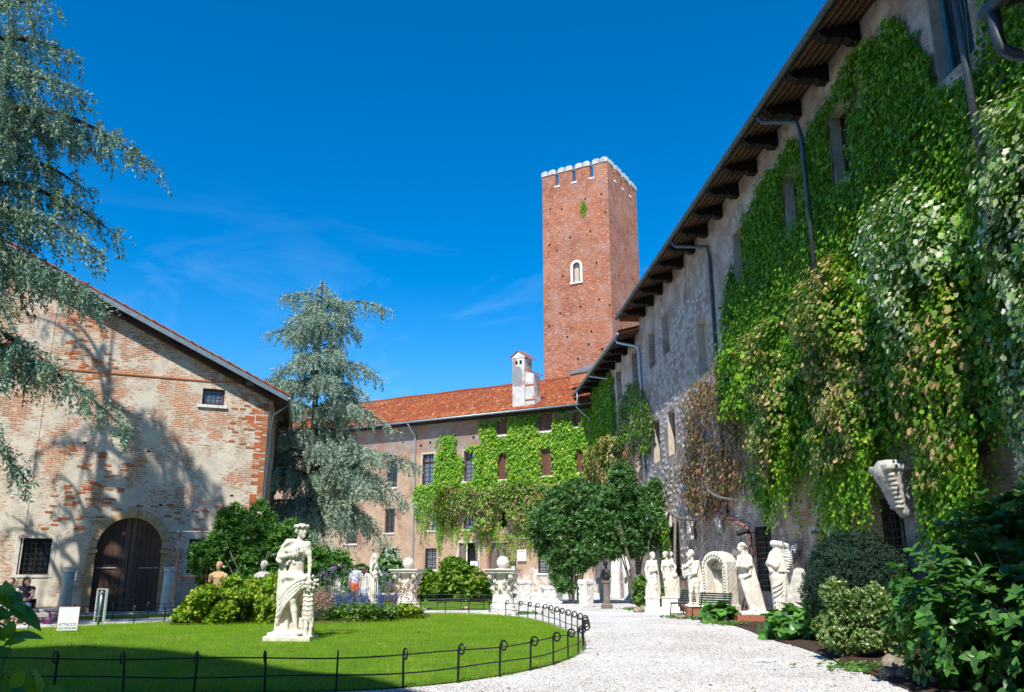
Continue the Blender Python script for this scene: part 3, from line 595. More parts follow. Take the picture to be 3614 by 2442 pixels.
blades('grass',LAWN3,30000,.07,lambda x,y: x*0+.01,'shaded strip of grass at the foot of the barn wall')
# loose pebbles on the near gravel
n=26000; P=np.column_stack([rng.uniform(-3.5,6.5,n),11+16*rng.random(n)**1.7]); t=lawn_z(P[:,0],P[:,1])[1]; P=P[t>1.01]; P=P[~inpoly(P[:,0],P[:,1],BED.tolist())]
n=len(P); oc=np.array([(1,0,0),(-1,0,0),(0,1,0),(0,-1,0),(0,0,.7),(0,0,-.7)]); of=np.array([(0,2,4),(2,1,4),(1,3,4),(3,0,4),(2,0,5),(1,2,5),(3,1,5),(0,3,5)])
sz=rng.uniform(.008,.022,(n,1,1)); V=oc[None]*sz*rng.uniform(.6,1.4,(n,1,3)); an=rng.random(n)*2*PI; c_,s_=np.cos(an)[:,None],np.sin(an)[:,None]
V=np.stack([V[:,:,0]*c_-V[:,:,1]*s_,V[:,:,0]*s_+V[:,:,1]*c_,V[:,:,2]],2); V[:,:,:2]+=P[:,None,:]; V[:,:,2]+=.006
nl=420; Q=np.column_stack([rng.uniform(-9,6.5,nl),11.5+22*rng.random(nl)**1.3]); Q=Q[(rng.random(nl)<.5)|(Q[:,0]>4.2)]; zq=lawn_z(Q[:,0],Q[:,1])[0]; Q3=np.column_stack([Q,zq+np.where(zq>0,.05,.015)])
o=leaves('fallen_leaves',Q3,rnd(len(Q3),.25)+(0,0,1),rnd(len(Q3)),.07*rng.uniform(.6,1.3,len(Q3)),'dia',F['ivy_rust'],None); tag(o,'dry brown leaves fallen on the lawn and gravel','leaves',kind='stuff')
tag(npmesh('gravel',V.reshape(-1,3),(of[None]+np.arange(n)[:,None,None]*6).reshape(-1,3),M['pebble']),'loose white pebbles scattered over the courtyard path','gravel',kind='stuff')

# ================================================================ LEFT BUILDING (gabled barn wall)
BL=thing('gabled_building','plaster and brick gabled barn wall with a great arched door','building',(-10.12,34.53,0),R(24.378))
def gz(x): return 8.72-.4655*x if x>-12 else 8.72+.4655*12+.4655*(x+12)      # underside of the verge
wb=MB(); DL,DR,SPR=-5.9,-3.63,2.35; cx_=(DL+DR)/2; rad=(DR-DL)/2
holes=[(DL,DR,0,3.5,.32),(-8.38,-7.38,1.4,2.68,.28),(-2.67,-1.78,1.44,2.72,.28),(-2.7,-1.84,8.05,8.72,.22),(-8.5,-7.62,.06,.56,.35)]
wall_faces(wb,-24,0,0,8.72,holes)
wb.add([(0,0,8.72),(-12,0,gz(-12)),(-24,0,8.72)],[(0,1,2)])
K=14; arc=[(cx_+rad*math.cos(PI*i/K),SPR+rad*math.sin(PI*i/K)) for i in range(K+1)]   # right to left
for i in range(K):
    a,b=arc[i],arc[i+1]; wb.add([(a[0],0,a[1]),(b[0],0,b[1]),(b[0],0,3.5),(a[0],0,3.5)],[(0,1,2,3)]); wb.add([(a[0],0,a[1]),(b[0],0,b[1]),(b[0],.32,b[1]),(a[0],.32,a[1])],[(0,1,2,3)])
SK=.2; DEP=9.
wb.add([(0,0,0),(SK*DEP,DEP,0),(SK*DEP,DEP,8.72),(0,0,8.72),(-24,0,0),(-24+SK*DEP,DEP,0),(-24+SK*DEP,DEP,8.72),(-24,0,8.72),(-12,0,gz(-12)),(-12+SK*DEP,DEP,gz(-12))],[(0,1,2,3),(5,4,7,6),(1,5,6,2),(2,6,9)])
part('wall',wb,M['brick_left'],BL)
# shallow projecting band (string course); darker brick colour paints in its shadow line
part('string_course',MB().box(-12.3,-.95,-.045,.0,9.0,9.05),M['brick_single'],BL)
part('wall_seam',MB().box(-8.34,-8.30,-.02,0,0,12.4),M['brick_left'],BL)
# exposed bricks standing proud: quoin at the right edge and scattered patches
bm_=[MB().rbox((0,0,0),(.25,.034,.062),jit=.08).mesh('brick') for _ in range(3)]
for b_ in bm_: b_.materials.append(M['brick_single'])
def brick_at(x,z,par,ms=bm_): o=link('brick',random.choice(ms),par); o.location=(x,-.004,z); o.rotation_euler=(random.uniform(-.03,.03),random.uniform(-.03,.03),random.uniform(-.02,.02))
nb=0
for i in range(96):
    z=1.2+i*.075
    if random.random()<.9 and nb<300: brick_at(-.14-(.0 if i%2 else .02),z,BL); nb+=1
    if random.random()<.5 and nb<300: brick_at(-.42,z,BL); nb+=1
for k in range(900):
    x=random.uniform(-7.8,-.6); row=random.randint(40,150); z=row*.075+.03
    if nb>=300: break
    if z>gz(x)-.35 or ((x-cx_)**2+(z-SPR)**2<2.3) or abs(z-9.05)<.12 or (-2.95<x<-1.6 and 7.8<z<8.95): continue
    f=float(noise2(np.array([x]),np.array([z]),2.2,33)[0])
    if f>.52: brick_at(x+(row%2)*.13,z,BL); nb+=1
# door surround voussoirs, keystone, jambs
for i in range(13):
    a0=PI*i/13+.012; a1=PI*(i+1)/13-.012; r0,r1=rad+.004,rad+.27+random.uniform(-.03,.03)
    if i==6: r1=rad+.38
    pts=[(cx_+r_*math.cos(a),SPR+r_*math.sin(a)) for r_,a in ((r0,a0),(r1,a0),(r1,(a0+a1)/2),(r1,a1),(r0,a1),(r0,(a0+a1)/2))]
    part('keystone' if i==6 else 'voussoir',MB().prism(pts,'y',-.10 if i==6 else -.06,.12),M['stone_warm'],BL)
for sx,xa,xb in ((-1,DL-.26,DL-.004),(1,DR+.004,DR+.26)):
    z=0
    for hh in (.55,.42,.5,.36,.32):
        z1=min(z+hh,2.16); e=random.uniform(0,.04); part('jamb_stone',MB().box(xa-(e if sx<0 else 0),xb+(e if sx>0 else 0),-.07,.14,z+.006,z1-.006),M['stone_warm'],BL); z=z1
    part('impost',MB().prism([(xa-.02,2.17),(xb+.02,2.17),(xb+.06,2.25),(xb+.06,2.30),(xa-.06,2.30),(xa-.06,2.25)],'y',-.13,.14),M['stone_warm'],BL)
dr=part('arched_door',MB().prism([(DL,0)]+[(DR,0)]+[(x,z) for x,z in arc],'y',.30,.33),M['wood_dark'],BL)
topf=lambda x: SPR+math.sqrt(max(rad*rad-(x-cx_)**2,0.0001))-.01
planks(dr,DL+.02,cx_-.01,.03,3.4,.24,.19,M['wood_door'],topf); planks(dr,cx_+.01,DR-.02,.03,3.4,.24,.19,M['wood_door'],topf)
for z in (1.62,):
    for xa,xb in ((DL+.05,DL+.75),(DR-.75,DR-.05)): part('strap_hinge',MB().box(xa,xb,.195,.225,z,z+.035),M['stone_grey'],dr)
part('threshold',MB().box(DL-.3,DR+.3,-.35,.2,0,.06),M['stone_grey'],BL)
for (a,b,c,d) in ((-8.38,-7.38,1.4,2.68),(-2.67,-1.78,1.44,2.72)):
    window(BL,a,b,c,d,.26,M['glass'],M['frame_brown'],2,1,.05,True)
    s=MB(); s.box(a-.14,a-.003,-.02,.06,c-.1,d+.12); s.box(b+.003,b+.14,-.02,.06,c-.1,d+.12); s.box(a-.003,b+.003,-.02,.06,d+.003,d+.12); s.box(a-.003,b+.003,-.035,.06,c-.1,c-.003)
    part('window_surround',s,M['buff_patch'],BL)
window(BL,-2.7,-1.84,8.05,8.72,.2,M['glass_pale'],M['frame_brown'],1,4,.07)
part('sill',MB().box(-2.86,-1.72,-.09,.02,7.93,8.04),M['stone_white'],BL)
window(BL,-8.5,-7.62,.06,.56,.33,M['dark'],M['frame_brown'],1,1,.04,True)
for x,z in ((-6.1,5.8),(-4.55,6.0),(-1.3,4.4),(-3.9,3.95),(-6.8,6.2)): part('putlog_hole',MB().box(x,x+.13,-.004,.01,z,z+.07),M['dark'],BL)
# verge: barge timber, purlin ends, tiles, gutter
def vz(x,off=0): return gz(x)+off
vt=MB()
for s0,s1 in ((.55,-12),(-12,-24.5)):
    pass
roofb=MB(); OH=.62
for xa,xb in ((.62,-12.),(-12.,-24.6)):
    za,zb=8.72-.4655*xa if xa>-12 else gz(-12), gz(xb) if xb>-24 else 8.72-.28
    roofb.add([(xa,-OH,za+.10),(xb,-OH,zb+.10),(xb+SK*DEP,DEP+.5,zb+.10),(xa+SK*DEP,DEP+.5,za+.10),(xa,-OH,za+.02),(xb,-OH,zb+.02),(xb+SK*DEP,DEP+.5,zb+.02),(xa+SK*DEP,DEP+.5,za+.02)],[(0,1,2,3),(7,6,5,4),(0,4,5,1),(1,5,6,2),(2,6,7,3),(3,7,4,0)])
rf=part('roof',roofb,M['timber_eave'],BL)
def sloped(x0,x1,y0,y1,zo0,zo1): # a board following the verge slope
    return MB().add([(x,y,8.72-.4655*x+z) for x in (x0,x1) for y in (y0,y1) for z in (zo0,zo1)],[(0,1,3,2),(4,6,7,5),(0,4,5,1),(2,3,7,6),(0,2,6,4),(1,5,7,3)])
part('barge_board',sloped(-12,.6,-OH-.05,-OH+.0,-.12,.09),M['gutter'],BL)
part('verge_beam',sloped(-12,.2,-.22,-.003,-.30,.0),M['timber_eave'],BL)
for x in (-9.6,-7.7,-5.8,-3.9,-2.0,-.15): part('purlin_end',MB().box(x-.09,x+.09,-OH+.08,-.22,8.72-.4655*x-.25,8.72-.4655*x-.055),M['wood_dark'],BL)
tm=[]
for q in range(3):
    mb=MB(); V=[]; 
    for yy,r_,zz in ((0,.085,0),(.42,.105,.0)):
        for k in range(7): a=PI*k/6; V.append((yy,r_*math.cos(a),r_*math.sin(a)*.8+zz+random.uniform(-.004,.004)))
    for yy,r_ in ((0,.07),(.42,.09)):
        for k in range(7): a=PI*k/6; V.append((yy,r_*math.cos(a),r_*math.sin(a)*.8-.004))
    fs=[(k,k+1,8+k,7+k) for k in range(6)]+[(14+k,21+k,22+k,15+k) for k in range(6)]+[(k,14+k,15+k,k+1) for k in range(6)]+[(7+k,8+k,22+k,21+k) for k in range(6)]
    mb.add(V,fs); me=mb.mesh('tile'); me.materials.append(M['tile']); tm.append(me)
sl_=math.atan(.4655)
for row in range(3):
    for k in range(34):
        x=.66-k*.37; o=link('tile',random.choice(tm),rf); o.location=(x-.0,-OH+.02+row*.24,8.72-.4655*x+.11+random.uniform(-.01,.015)); o.rotation_euler=(0,sl_+.05,PI+random.uniform(-.04,.04)); o.rotation_euler=Euler((0,-sl_-.05,PI+random.uniform(-.03,.03)))
# eaves gutter on the shaded side + downpipe
part('gutter',MB().tube([(.66,-.66,8.42),(.66+SK*DEP,DEP,8.42)],.075,10),M['gutter'],BL,True)
pipe(BL,[(.66,-.45,8.38),(.6,-.4,8.15),(.16,-.1,7.8),(.1,-.08,7.4),(.1,-.08,.1)],.05,M['gutter_dark'])
part('conduit',MB().tube([(-.06,-.05,8.4),(-.06,-.05,.4)],.018,6),M['gutter'],BL)
fl_=MB(); fl_.box(-1.05,-.78,-.30,-.12,8.94,9.10); fl_.box(-.96,-.87,-.12,0,8.98,9.04); fl_.box(-1.02,-.81,-.12,-.10,8.9,9.02)
tag(part('floodlight',fl_,M['gutter'],None),'small grey floodlight high on the barn wall under the eave','floodlight'); bpy.data.objects['floodlight'].location=BL.location; bpy.data.objects['floodlight'].rotation_euler=BL.rotation_euler
cm=thing('security_camera','white tube camera on the barn wall above the oleander','camera',frame_loc(BL,-1.05,-.35,3.9),R(24.4)); part('camera_body',MB().tube([(-.2,-.12,-.06),(.12,.05,.03)],.055,10),M['white_paint'],cm,True); part('bracket',MB().tube([(0,0,-.02),(.02,.34,-.12)],.018,6),M['gutter'],cm)
# two white column stumps in front of the barn wall
for (x,lab,lean) in ((-6.7,'white stone pillar left of the arched barn door',.03),(-3.3,'white stone pillar right of the arched barn door',0.)):
    t=thing('pillar',lab,'pillar',frame_loc(BL,x,-.55,0),R(24.4),'pillars flanking the arched door'); t.rotation_euler=(0,lean,R(24.4))
    part('shaft',MB().lathe([(.30,0),(.295,.06),(.235,.09),(.225,.3),(.20,1.0),(.185,1.5)],20),M['stone_grey'] if x<-5 else M['stone_white'],t,True)
    part('collar',MB().lathe([(.19,1.5),(.215,1.515),(.215,1.56),(.20,1.58),(.225,1.60),(.225,1.66)],20),M['stone_white'],t)

# ================================================================ TOWER
BT=thing('brick_tower','tall square red brick tower with white capped merlons','tower',(8.99,72.0,0),R(-29.67))
TW=6.92; TD=7.35
tb=MB(); wx,wz=-3.42,28.0
th=[(wx-.36,wx+.36,27.4,29.45,.9)]
holes=[]; hr=random.Random(3)
for (fx,fz) in ((.12,35.3),(.30,35.0),(.66,35.5),(.90,35.6),(.1,31.6),(.42,31.9),(.72,32.1),(.95,33.7),(.22,30.9),(.3,28.2),(.8,28.9),(.25,24.6),(.55,24.9),(.82,25.3),(.97,24.6),(.35,22.2),(.7,22.4),(.66,21.2),(.08,23.5),(.5,20.0),(.85,20.6)):
    x=-TW*(1-fx); holes.append((x-.09,x+.09,fz-.11,fz+.11,.3))
TOP=37.5
wall_faces(tb,-TW,0,0,TOP,th+holes)
tb.add([(0,0,0),(0,TD,0),(0,TD,TOP),(0,0,TOP),(-TW,0,0),(-TW,TD,0),(-TW,TD,TOP),(-TW,0,TOP)],[(0,1,2,3),(4,7,6,5),(1,5,6,2),(3,2,6,7)])
part('wall',tb,M['brick_tower'],BT)
hb=MB()
for h in holes: hb.box(h[0],h[1],.28,.30,h[2],h[3])
for i in range(14): y=hr.uniform(.4,TD-.4); z=hr.uniform(19,35.5); hb.box(.0,.012,y-.09,y+.09,z-.11,z+.11)
part('putlog_holes',hb,M['dark'],BT,kind='stuff')
# arched window with white surround
f=MB(); aw=.36; az=28.95
pts=lambda r_:[(wx+r_*math.cos(PI*i/10),az+r_*math.sin(PI*i/10)) for i in range(11)]
o_,i_=pts(.60),pts(.36); nn=len(o_)
V=[(x,-.05,z) for x,z in [(wx+.60,27.35)]+o_+[(wx-.60,27.35)]]+[(x,-.05,z) for x,z in [(wx+.36,27.45)]+i_+[(wx-.36,27.45)]]; L_=len(V)//2
V+=[(x,.06,z) for x,_,z in V]
fs=[(i,i+1,L_+i+1,L_+i) for i in range(L_-1)]+[(L_*2+i,L_*2+L_+i,L_*2+L_+i+1,L_*2+i+1) for i in range(L_-1)]+[(i,2*L_+i,2*L_+i+1,i+1) for i in range(L_-1)]+[(L_+i,L_+i+1,3*L_+i+1,3*L_+i) for i in range(L_-1)]
f.add(V,fs); wf=part('arched_window',f,M['white_wall'],BT)
sp=MB()
for i in range(10):
    a,b=i_[i],i_[i+1]; sp.add([(a[0],0.001,a[1]),(b[0],.001,b[1]),(b[0],.001,29.45),(a[0],.001,29.45)],[(0,1,2,3)])
part('wall_infill',sp,M['brick_tower'],wf)
part('sill',MB().box(wx-.66,wx+.66,-.12,.1,27.2,27.34),M['white_wall'],wf); part('embrasure',MB().box(wx-.35,wx+.1,.3,.9,27.4,29.4),M['plaster_reveal'],wf); part('opening',MB().box(wx+.1,wx+.35,.8,.9,27.4,29.4),M['dark'],wf)
for i in range(13):
    a0=PI*i/13+.02; a1=PI*(i+1)/13-.02; p4=[(wx+r_*math.cos(a),az+r_*math.sin(a)) for r_,a in ((.62,a0),(.86,a0),(.86,a1),(.62,a1))]
    part('arch_brick',MB().prism(p4,'y',-.03,.02),M['brick_single'],BT)
# crenellation: four merlons a side, each capped by two white rounded stones; white sill stones between
def merlons(n,L,place):
    mw=L/(n+ (n-1)*.26); gap=mw*.26
    for i in range(n):
        a=i*(mw+gap); yield a,a+mw,(a+mw+gap if i<n-1 else None)
def cap_(mb,a,b,t0,t1,z,ax):
    m_=(a+b)/2
    for p,q in ((a-.05,m_-.03),(m_+.03,b+.05)):
        c=(p+q)/2; r_=(q-p)/2; poly=[(p,z),(q,z),(q,z+.30)]+[(c+r_*math.cos(PI*k/8),z+.30+r_*.55*math.sin(PI*k/8)) for k in range(1,8)]+[(p,z+.30)]
        if ax=='y': mb.prism(poly,'y',t0,t1)
        else: mb.prism([(u,v) for u,v in poly],'x',t0,t1)
for side in range(4):
    L_=TW if side%2==0 else TD
    for a,b,nx_ in merlons(4,L_,side):
        m1,m2,m3=MB(),MB(),MB(); z0,z1=TOP-.4,TOP+1.35
        if side==0: m1.box(-TW+a,-TW+b,0,.45,TOP,z1); cap_(m2,-TW+a,-TW+b,-.09,.55,z1+.004,'y'); 
        elif side==2: m1.box(-TW+a,-TW+b,TD-.45,TD,TOP,z1); cap_(m2,-TW+a,-TW+b,TD-.55,TD+.09,z1+.004,'y')
        elif side==1: a_=max(a,.46) if a<.01 else a; b_=min(b,TD-.46); m1.box(-.45,0,a_,b_,TOP,z1); cap_(m2,max(a,.56),b_-.1,-.55,.09,z1+.004,'x')
        else: a_=max(a,.46); b_=min(b,TD-.46); m1.box(-TW,-TW+.45,a_,b_,TOP,z1); cap_(m2,max(a,.56),b_-.1,-TW-.09,-TW+.55,z1+.004,'x')
        mo=part('merlon',m1,M['brick_tower'],BT); part('merlon_cap',m2,M['stone_grey2'],mo)
        if nx_:
            if side==0: m3.box(-TW+b-.1,-TW+nx_+.1,-.06,.2,TOP-.10,TOP+.06)
            elif side==1: m3.box(-.2,.06,b-.05,nx_+.05,TOP-.10,TOP+.06)
            elif side==2: m3.box(-TW+b,-TW+nx_,TD-.3,TD+.05,TOP-.1,TOP+.06)
            else: m3.box(-TW-.05,-TW+.3,b,nx_,TOP-.1,TOP+.06)
            part('crenel_sill',m3,M['white_wall'],BT)
P=rnd(420,1)*(.16,.03,.38)+(-2.55,-.12,34.6); o=leaves('wall_plant',P,rnd(420,.5)+(0,-1,0),rnd(420,.5)+(0,0,-1),.17,'lance',F['creeper'],None,None)
o.location=BT.location; o.rotation_euler=BT.rotation_euler; tag(o,'small green plant growing from the upper tower brickwork','plant')
an_=thing('aerial','thin television aerial on top of the tower','aerial',frame_loc(BT,-3.6,3.6,TOP)); part('mast',MB().tube([(0,0,0),(0,0,3.6)],.035,6),M['gutter'],an_); part('boom',MB().tube([(-.3,0,3.3),(.9,0,4.0)],.02,6),M['gutter'],an_)
for k in range(6): part('element',MB().tube([(-.2+.2*k,-.25,3.36+.117*k),(-.2+.2*k,.25,3.36+.117*k)],.01,4),M['gutter'],an_)

# ================================================================ MIDDLE BUILDING
BM=thing('ivy_clad_building','three storey ochre building with orange tiled roof','building',(5.866,59.887,0),R(-29.666))
mb=MB(); EZ=13.05
W={'A':(-15.0,-13.87,8.0,10.48),'B':(-11.06,-10.0,8.13,10.5),'C':(-7.97,-7.08,8.12,10.15),'D':(-4.3,-3.25,8.2,10.3),'E':(-1.4,-.75,8.3,10.1),
   'F':(-8.08,-7.12,11.5,12.75),'G':(-4.46,-3.3,11.5,12.85),'H':(-1.6,-1.0,11.6,12.7),'la':(-14.38,-13.55,4.5,6.1),'lb':(-11.04,-10.13,4.5,6.0),'lc':(-7.9,-7.2,4.6,6.1),'ld':(-4.2,-3.25,4.65,6.2),
   'gw':(-14.52,-13.46,1.55,3.14),'d1':(-11.37,-9.69,0,3.5),'d2':(-8.7,-6.97,0,3.53),'n1':(-18.6,-17.5,8.0,10.3),'n2':(-18.6,-17.6,4.4,6.3),'n3':(-22.5,-21.4,8.0,10.3),'n4':(-22.6,-21.4,3.6,6.0),'n5':(-28.9,-26.6,3.2,6.6),'n6':(-19,-17.3,0,3.2),'g8':(-4.6,-3.6,1.3,3.0),'g9':(-2.2,-1.2,1.3,3.0)}
wall_faces(mb,-40,0,0,EZ,[w_ for w_ in W.values()],.3); part('wall',mb,M['render_mid'],BM)
# grey upper brick band (bare, unplastered) between pipe and creeper, and bare lime patches low down
def blob(poly,y,th=.02):
    return MB().prism([(a,b) for a,b in poly],'y',y-th,y)
def rag(pts,amp,seed,sub=5):
    r_=random.Random(seed); c=catmull(pts,True,sub); return [(x+r_.uniform(-amp,amp),z+r_.uniform(-amp,amp)) for x,z in c]
0 and part('bare_plaster_patch',blob(rag([(-13.35,1.2),(-11.5,1.2),(-11.6,1.7),(-12.2,2.3),(-12.9,3.0),(-13.35,2.9)],.07,3),-.002,.02),M['buff_patch'],BM)
0 and part('bare_plaster_patch',blob(rag([(-15.5,.8),(-14.8,.8),(-14.7,2.2),(-14.9,3.2),(-15.4,3.4)],.06,4),-.002,.02),M['buff_patch'],BM)
for nm in ('A','B'):
    a,b,c,d=W[nm]; o=window(BM,a,b,c,d,.24,M['glass_pale'],M['frame_brown'],2,7,.09,False,'casement_window'); 
    part('transom',MB().box(a+.08,b-.08,.14,.225,c+(d-c)*.74,c+(d-c)*.74+.07),M['frame_brown'],o)
    s=MB(); s.box(a-.14,a-.003,-.03,.05,c,d+.14); s.box(b+.003,b+.14,-.03,.05,c,d+.14); s.box(a-.003,b+.003,-.03,.05,d+.003,d+.14); part('window_surround',s,M['plaster_reveal'],BM)
    part('sill',MB().box(a-.2,b+.2,-.12,.05,c-.14,c-.004),M['stone_white'],BM)
    if nm=='A': part('open_shutter',MB().box(a+.0,a+.05,-.02,.2,c+.02,d-.3),M['shutter'],BM)
for nm in 'CDEFGH':
    a,b,c,d=W[nm]; o=part('shutter',MB().box(a+.01,b-.01,.10,.13,c+.01,d-.01),M['shutter'],BM); planks(o,a+.01,b-.01,c+.01,d-.01,.08,.27,M['shutter'],name='board',th=.018)
    part('sill',MB().box(a-.08,b+.08,-.09,.05,c-.12,c-.004),M['stone_white'],BM)
for nm in ('la','lb','ld','n1','n2','n3','n4','n5','gw','g8','g9'):
    a,b,c,d=W[nm]; window(BM,a,b,c,d,.24,M['curtain'] if nm in('lb','la','gw','ld','g8') else M['glass'],M['frame_brown'] if nm!='n5' else M['wood_dark'],2,4,.06,nm in('gw','g8','g9'))
    part('sill',MB().box(a-.08,b+.08,-.09,.05,c-.12,c-.004),M['stone_white'],BM)
part('loggia_opening',MB().box(W['lc'][0],W['lc'][1],.27,.3,W['lc'][2],W['lc'][3]),M['dark'],BM); part('loggia_opening',MB().box(W['n6'][0],W['n6'][1],.27,.3,0,3.2),M['dark'],BM)
a,b,c,d=W['d1']; part('open_doorway',MB().box(a+.55,b-.02,.285,.3,c,d),M['dark'],BM); o=part('door_leaf',MB().box(a+.02,a+.55,.12,.16,0,d-.02),M['wood_grey'],BM); planks(o,a+.02,a+.55,0,d-.02,.11,.2,M['wood_grey'],th=.01)
o=part('door_leaf',MB().box(b-.28,b-.01,.12,.16,0,d-.02),M['wood_grey'],BM)
s=MB(); s.box(a-.22,a-.003,-.05,.06,0,d+.2); s.box(b+.003,b+.2,-.05,.06,0,d+.2); s.box(a-.003,b+.003,-.05,.06,d+.003,d+.2); part('door_frame',s,M['plaster_reveal'],BM)
a,b,c,d=W['d2']; o=part('plank_door',MB().box(a+.01,b-.01,.13,.16,0,d-.02),M['wood_dark'],BM); planks(o,a+.02,b-.02,.02,d-.03,.12,.16,M['wood_grey'],th=.01)
s=MB(); s.box(a-.16,a-.003,-.05,.06,0,d+.16); s.box(b+.003,b+.16,-.05,.06,0,d+.16); s.box(a-.003,b+.003,-.05,.06,d+.003,d+.16); part('door_frame',s,M['red_stone'],BM)
part('wall_notch',MB().box(-15.3,-15.1,-.004,.01,11.1,11.3),M['dark'],BM); part('wall_notch',MB().box(-14.4,-14.2,-.004,.01,11.3,11.5),M['dark'],BM); part('wall_notch',MB().box(-10.3,-10.1,-.004,.01,11.4,11.6),M['dark'],BM)
# roof with barrel tiles
OHM=.85; pit=math.tan(R(24)); RD=9.
rb=MB(); 
def rz(y): return EZ+.1+(y+OHM)*pit
rb.add([(-40,-OHM,rz(-OHM)),(.6,-OHM,rz(-OHM)),(.6,RD,rz(RD)),(-40,RD,rz(RD)),(-40,-OHM,rz(-OHM)-.1),(.6,-OHM,rz(-OHM)-.1),(.6,RD,rz(RD)-.1),(-40,RD,rz(RD)-.1),(-40,RD+9,rz(-OHM)),(.6,RD+9,rz(-OHM))],[(0,1,2,3),(7,6,5,4),(0,4,5,1),(3,2,9,8)])
mr=part('roof',rb,M['terracotta'],BM)
part('eave_soffit',MB().box(-40,.0,-OHM+.02,-.001,EZ-.16,EZ-.04),M['wood_dark'],BM)
# which tiles: the eave course as single pieces, the rest as one mass
TV=[];TF=[]; tb_=np.array([tuple(v.co) for v in tm[0].vertices]); tfq=[tuple(p.vertices) for p in tm[0].polygons]
pa=math.atan(pit); cnt=0
for r_ in range(0,27):
    y=-OHM-.06+r_*.375*math.cos(pa); 
    if y>RD-.3: break
    for k in range(0,170):
        x=.45-k*.212+random.uniform(-.012,.012)
        if x<-35: break
        j=random.uniform(-.05,.05); z=rz(y)+.005+random.uniform(0,.02)
        if r_<2 and x>-31.3:
            o=link('tile',tm[k%3],mr); o.location=(x,y,z); o.rotation_euler=Euler((0,-pa,PI/2+j),'XYZ'); cnt+=1
        else:
            mx_=Matrix.Translation((x,y,z))@Euler((0,-pa,PI/2+j),'XYZ').to_matrix().to_4x4(); A=np.array(mx_); q=tb_@A[:3,:3].T+A[:3,3]
            o_=len(TV)*len(tb_); TV.append(q); TF.append(np.array(tfq)+o_)
npmesh('tiles',np.concatenate(TV),np.concatenate(TF),M['tile'],mr)['kind']='stuff'
part('ridge',MB().tube([(x,RD,rz(RD)+.02+.03*math.sin(x)) for x in np.linspace(-40,.6,60)],.14,8),M['tile'],mr)
part('gutter',MB().tube([(-40,-OHM-.12,EZ-.03),(.0,-OHM-.12,EZ-.0)],.085,10),M['gutter'],BM,True)
pipe(BM,[(-15.9,-OHM-.08,EZ-.1),(-15.9,-.5,EZ-.5),(-15.75,-.09,EZ-1.0),(-15.7,-.09,8.5),(-15.66,-.09,0.3)],.075,M['pipe_pale'])
pipe(BM,[(-.9,-OHM-.08,EZ-.1),(-.75,-.5,EZ-.4),(-.25,-.15,EZ-.9),(-.22,-.12,9.6)],.06,M['pipe_pale'])
# grey shed roof against the tower + duct
part('lean_to_roof',MB().add([(-3.4,3.1,16.55),(2.2,3.1,16.95),(2.2,8.0,19.0),(-1.9,8.0,18.6),(-3.4,3.1,16.35),(2.2,3.1,16.75),(2.2,8.0,18.6),(-1.9,8.0,18.2)],[(0,1,2,3),(7,6,5,4),(0,4,5,1),(3,7,4,0)]),M['slate'],BM)
part('parapet',MB().box(-3.3,2.2,3.2,3.4,15.6,16.45),M['terracotta'],BM)
dk=MB(); dk.box(-.1,.75,5.2,6.0,17.6,19.7); part('duct',dk,M['frame_brown'],BM)
# chimney
ch=thing('chimney','whitewashed chimney with two smoke holes and little tiled cap','chimney',frame_loc(BM,-5.6,.65,0),R(-29.666)); 
c=MB(); c.box(-1.05,.0,-.75,.45,13.0,17.35); part('stack',c,M['render_white'],ch)
c=MB(); c.prism([(0.003,13.1),(.86,13.1),(.70,15.2),(.72,16.0),(.003,16.3)],'y',-.6,.42); part('shoulder',c,M['render_white'],ch)
part('patch',MB().prism(rag([(-1.02,15.3),(-.4,15.3),(-.15,16.0),(-.4,16.6),(-.95,16.6)],.05,8),'y',-.775,-.75),M['grey_patch'],ch)
for z in (14.0,15.15): part('string_course',MB().box(-.35,.86,-.66,-.6,z,z+.07),M['brick_single'],ch)
for x in (-.80,-.42): part('smoke_hole',MB().box(x,x+.2,-.76,-.74,16.85,17.15),M['dark'],ch)
gp=MB(); gp.prism([(-1.2,17.36),(.15,17.36),(-.52,17.82)],'y',-.78,.5); part('cap',gp,M['render_white'],ch)
for sx in (-1,1):
    for k in range(5):
        for q in range(2):
            o=link('tile',tm[k%3],ch); o.location=(-.52+sx*(.78-q*.36),-.72+k*.29,17.36+q*.24+.05); o.rotation_euler=Euler((0,-.6,PI if sx>0 else 0))
for k in range(4):
    for q in range(2): o=link('tile',tm[k%3],ch); o.location=(1.0-q*.4,-.5+k*.28,15.98+q*.17); o.rotation_euler=Euler((0,-.42,PI))
part('finial',MB().tube([(.1,-.4,16.3),(.1,-.4,16.5)],.09,8),M['tile'],ch)
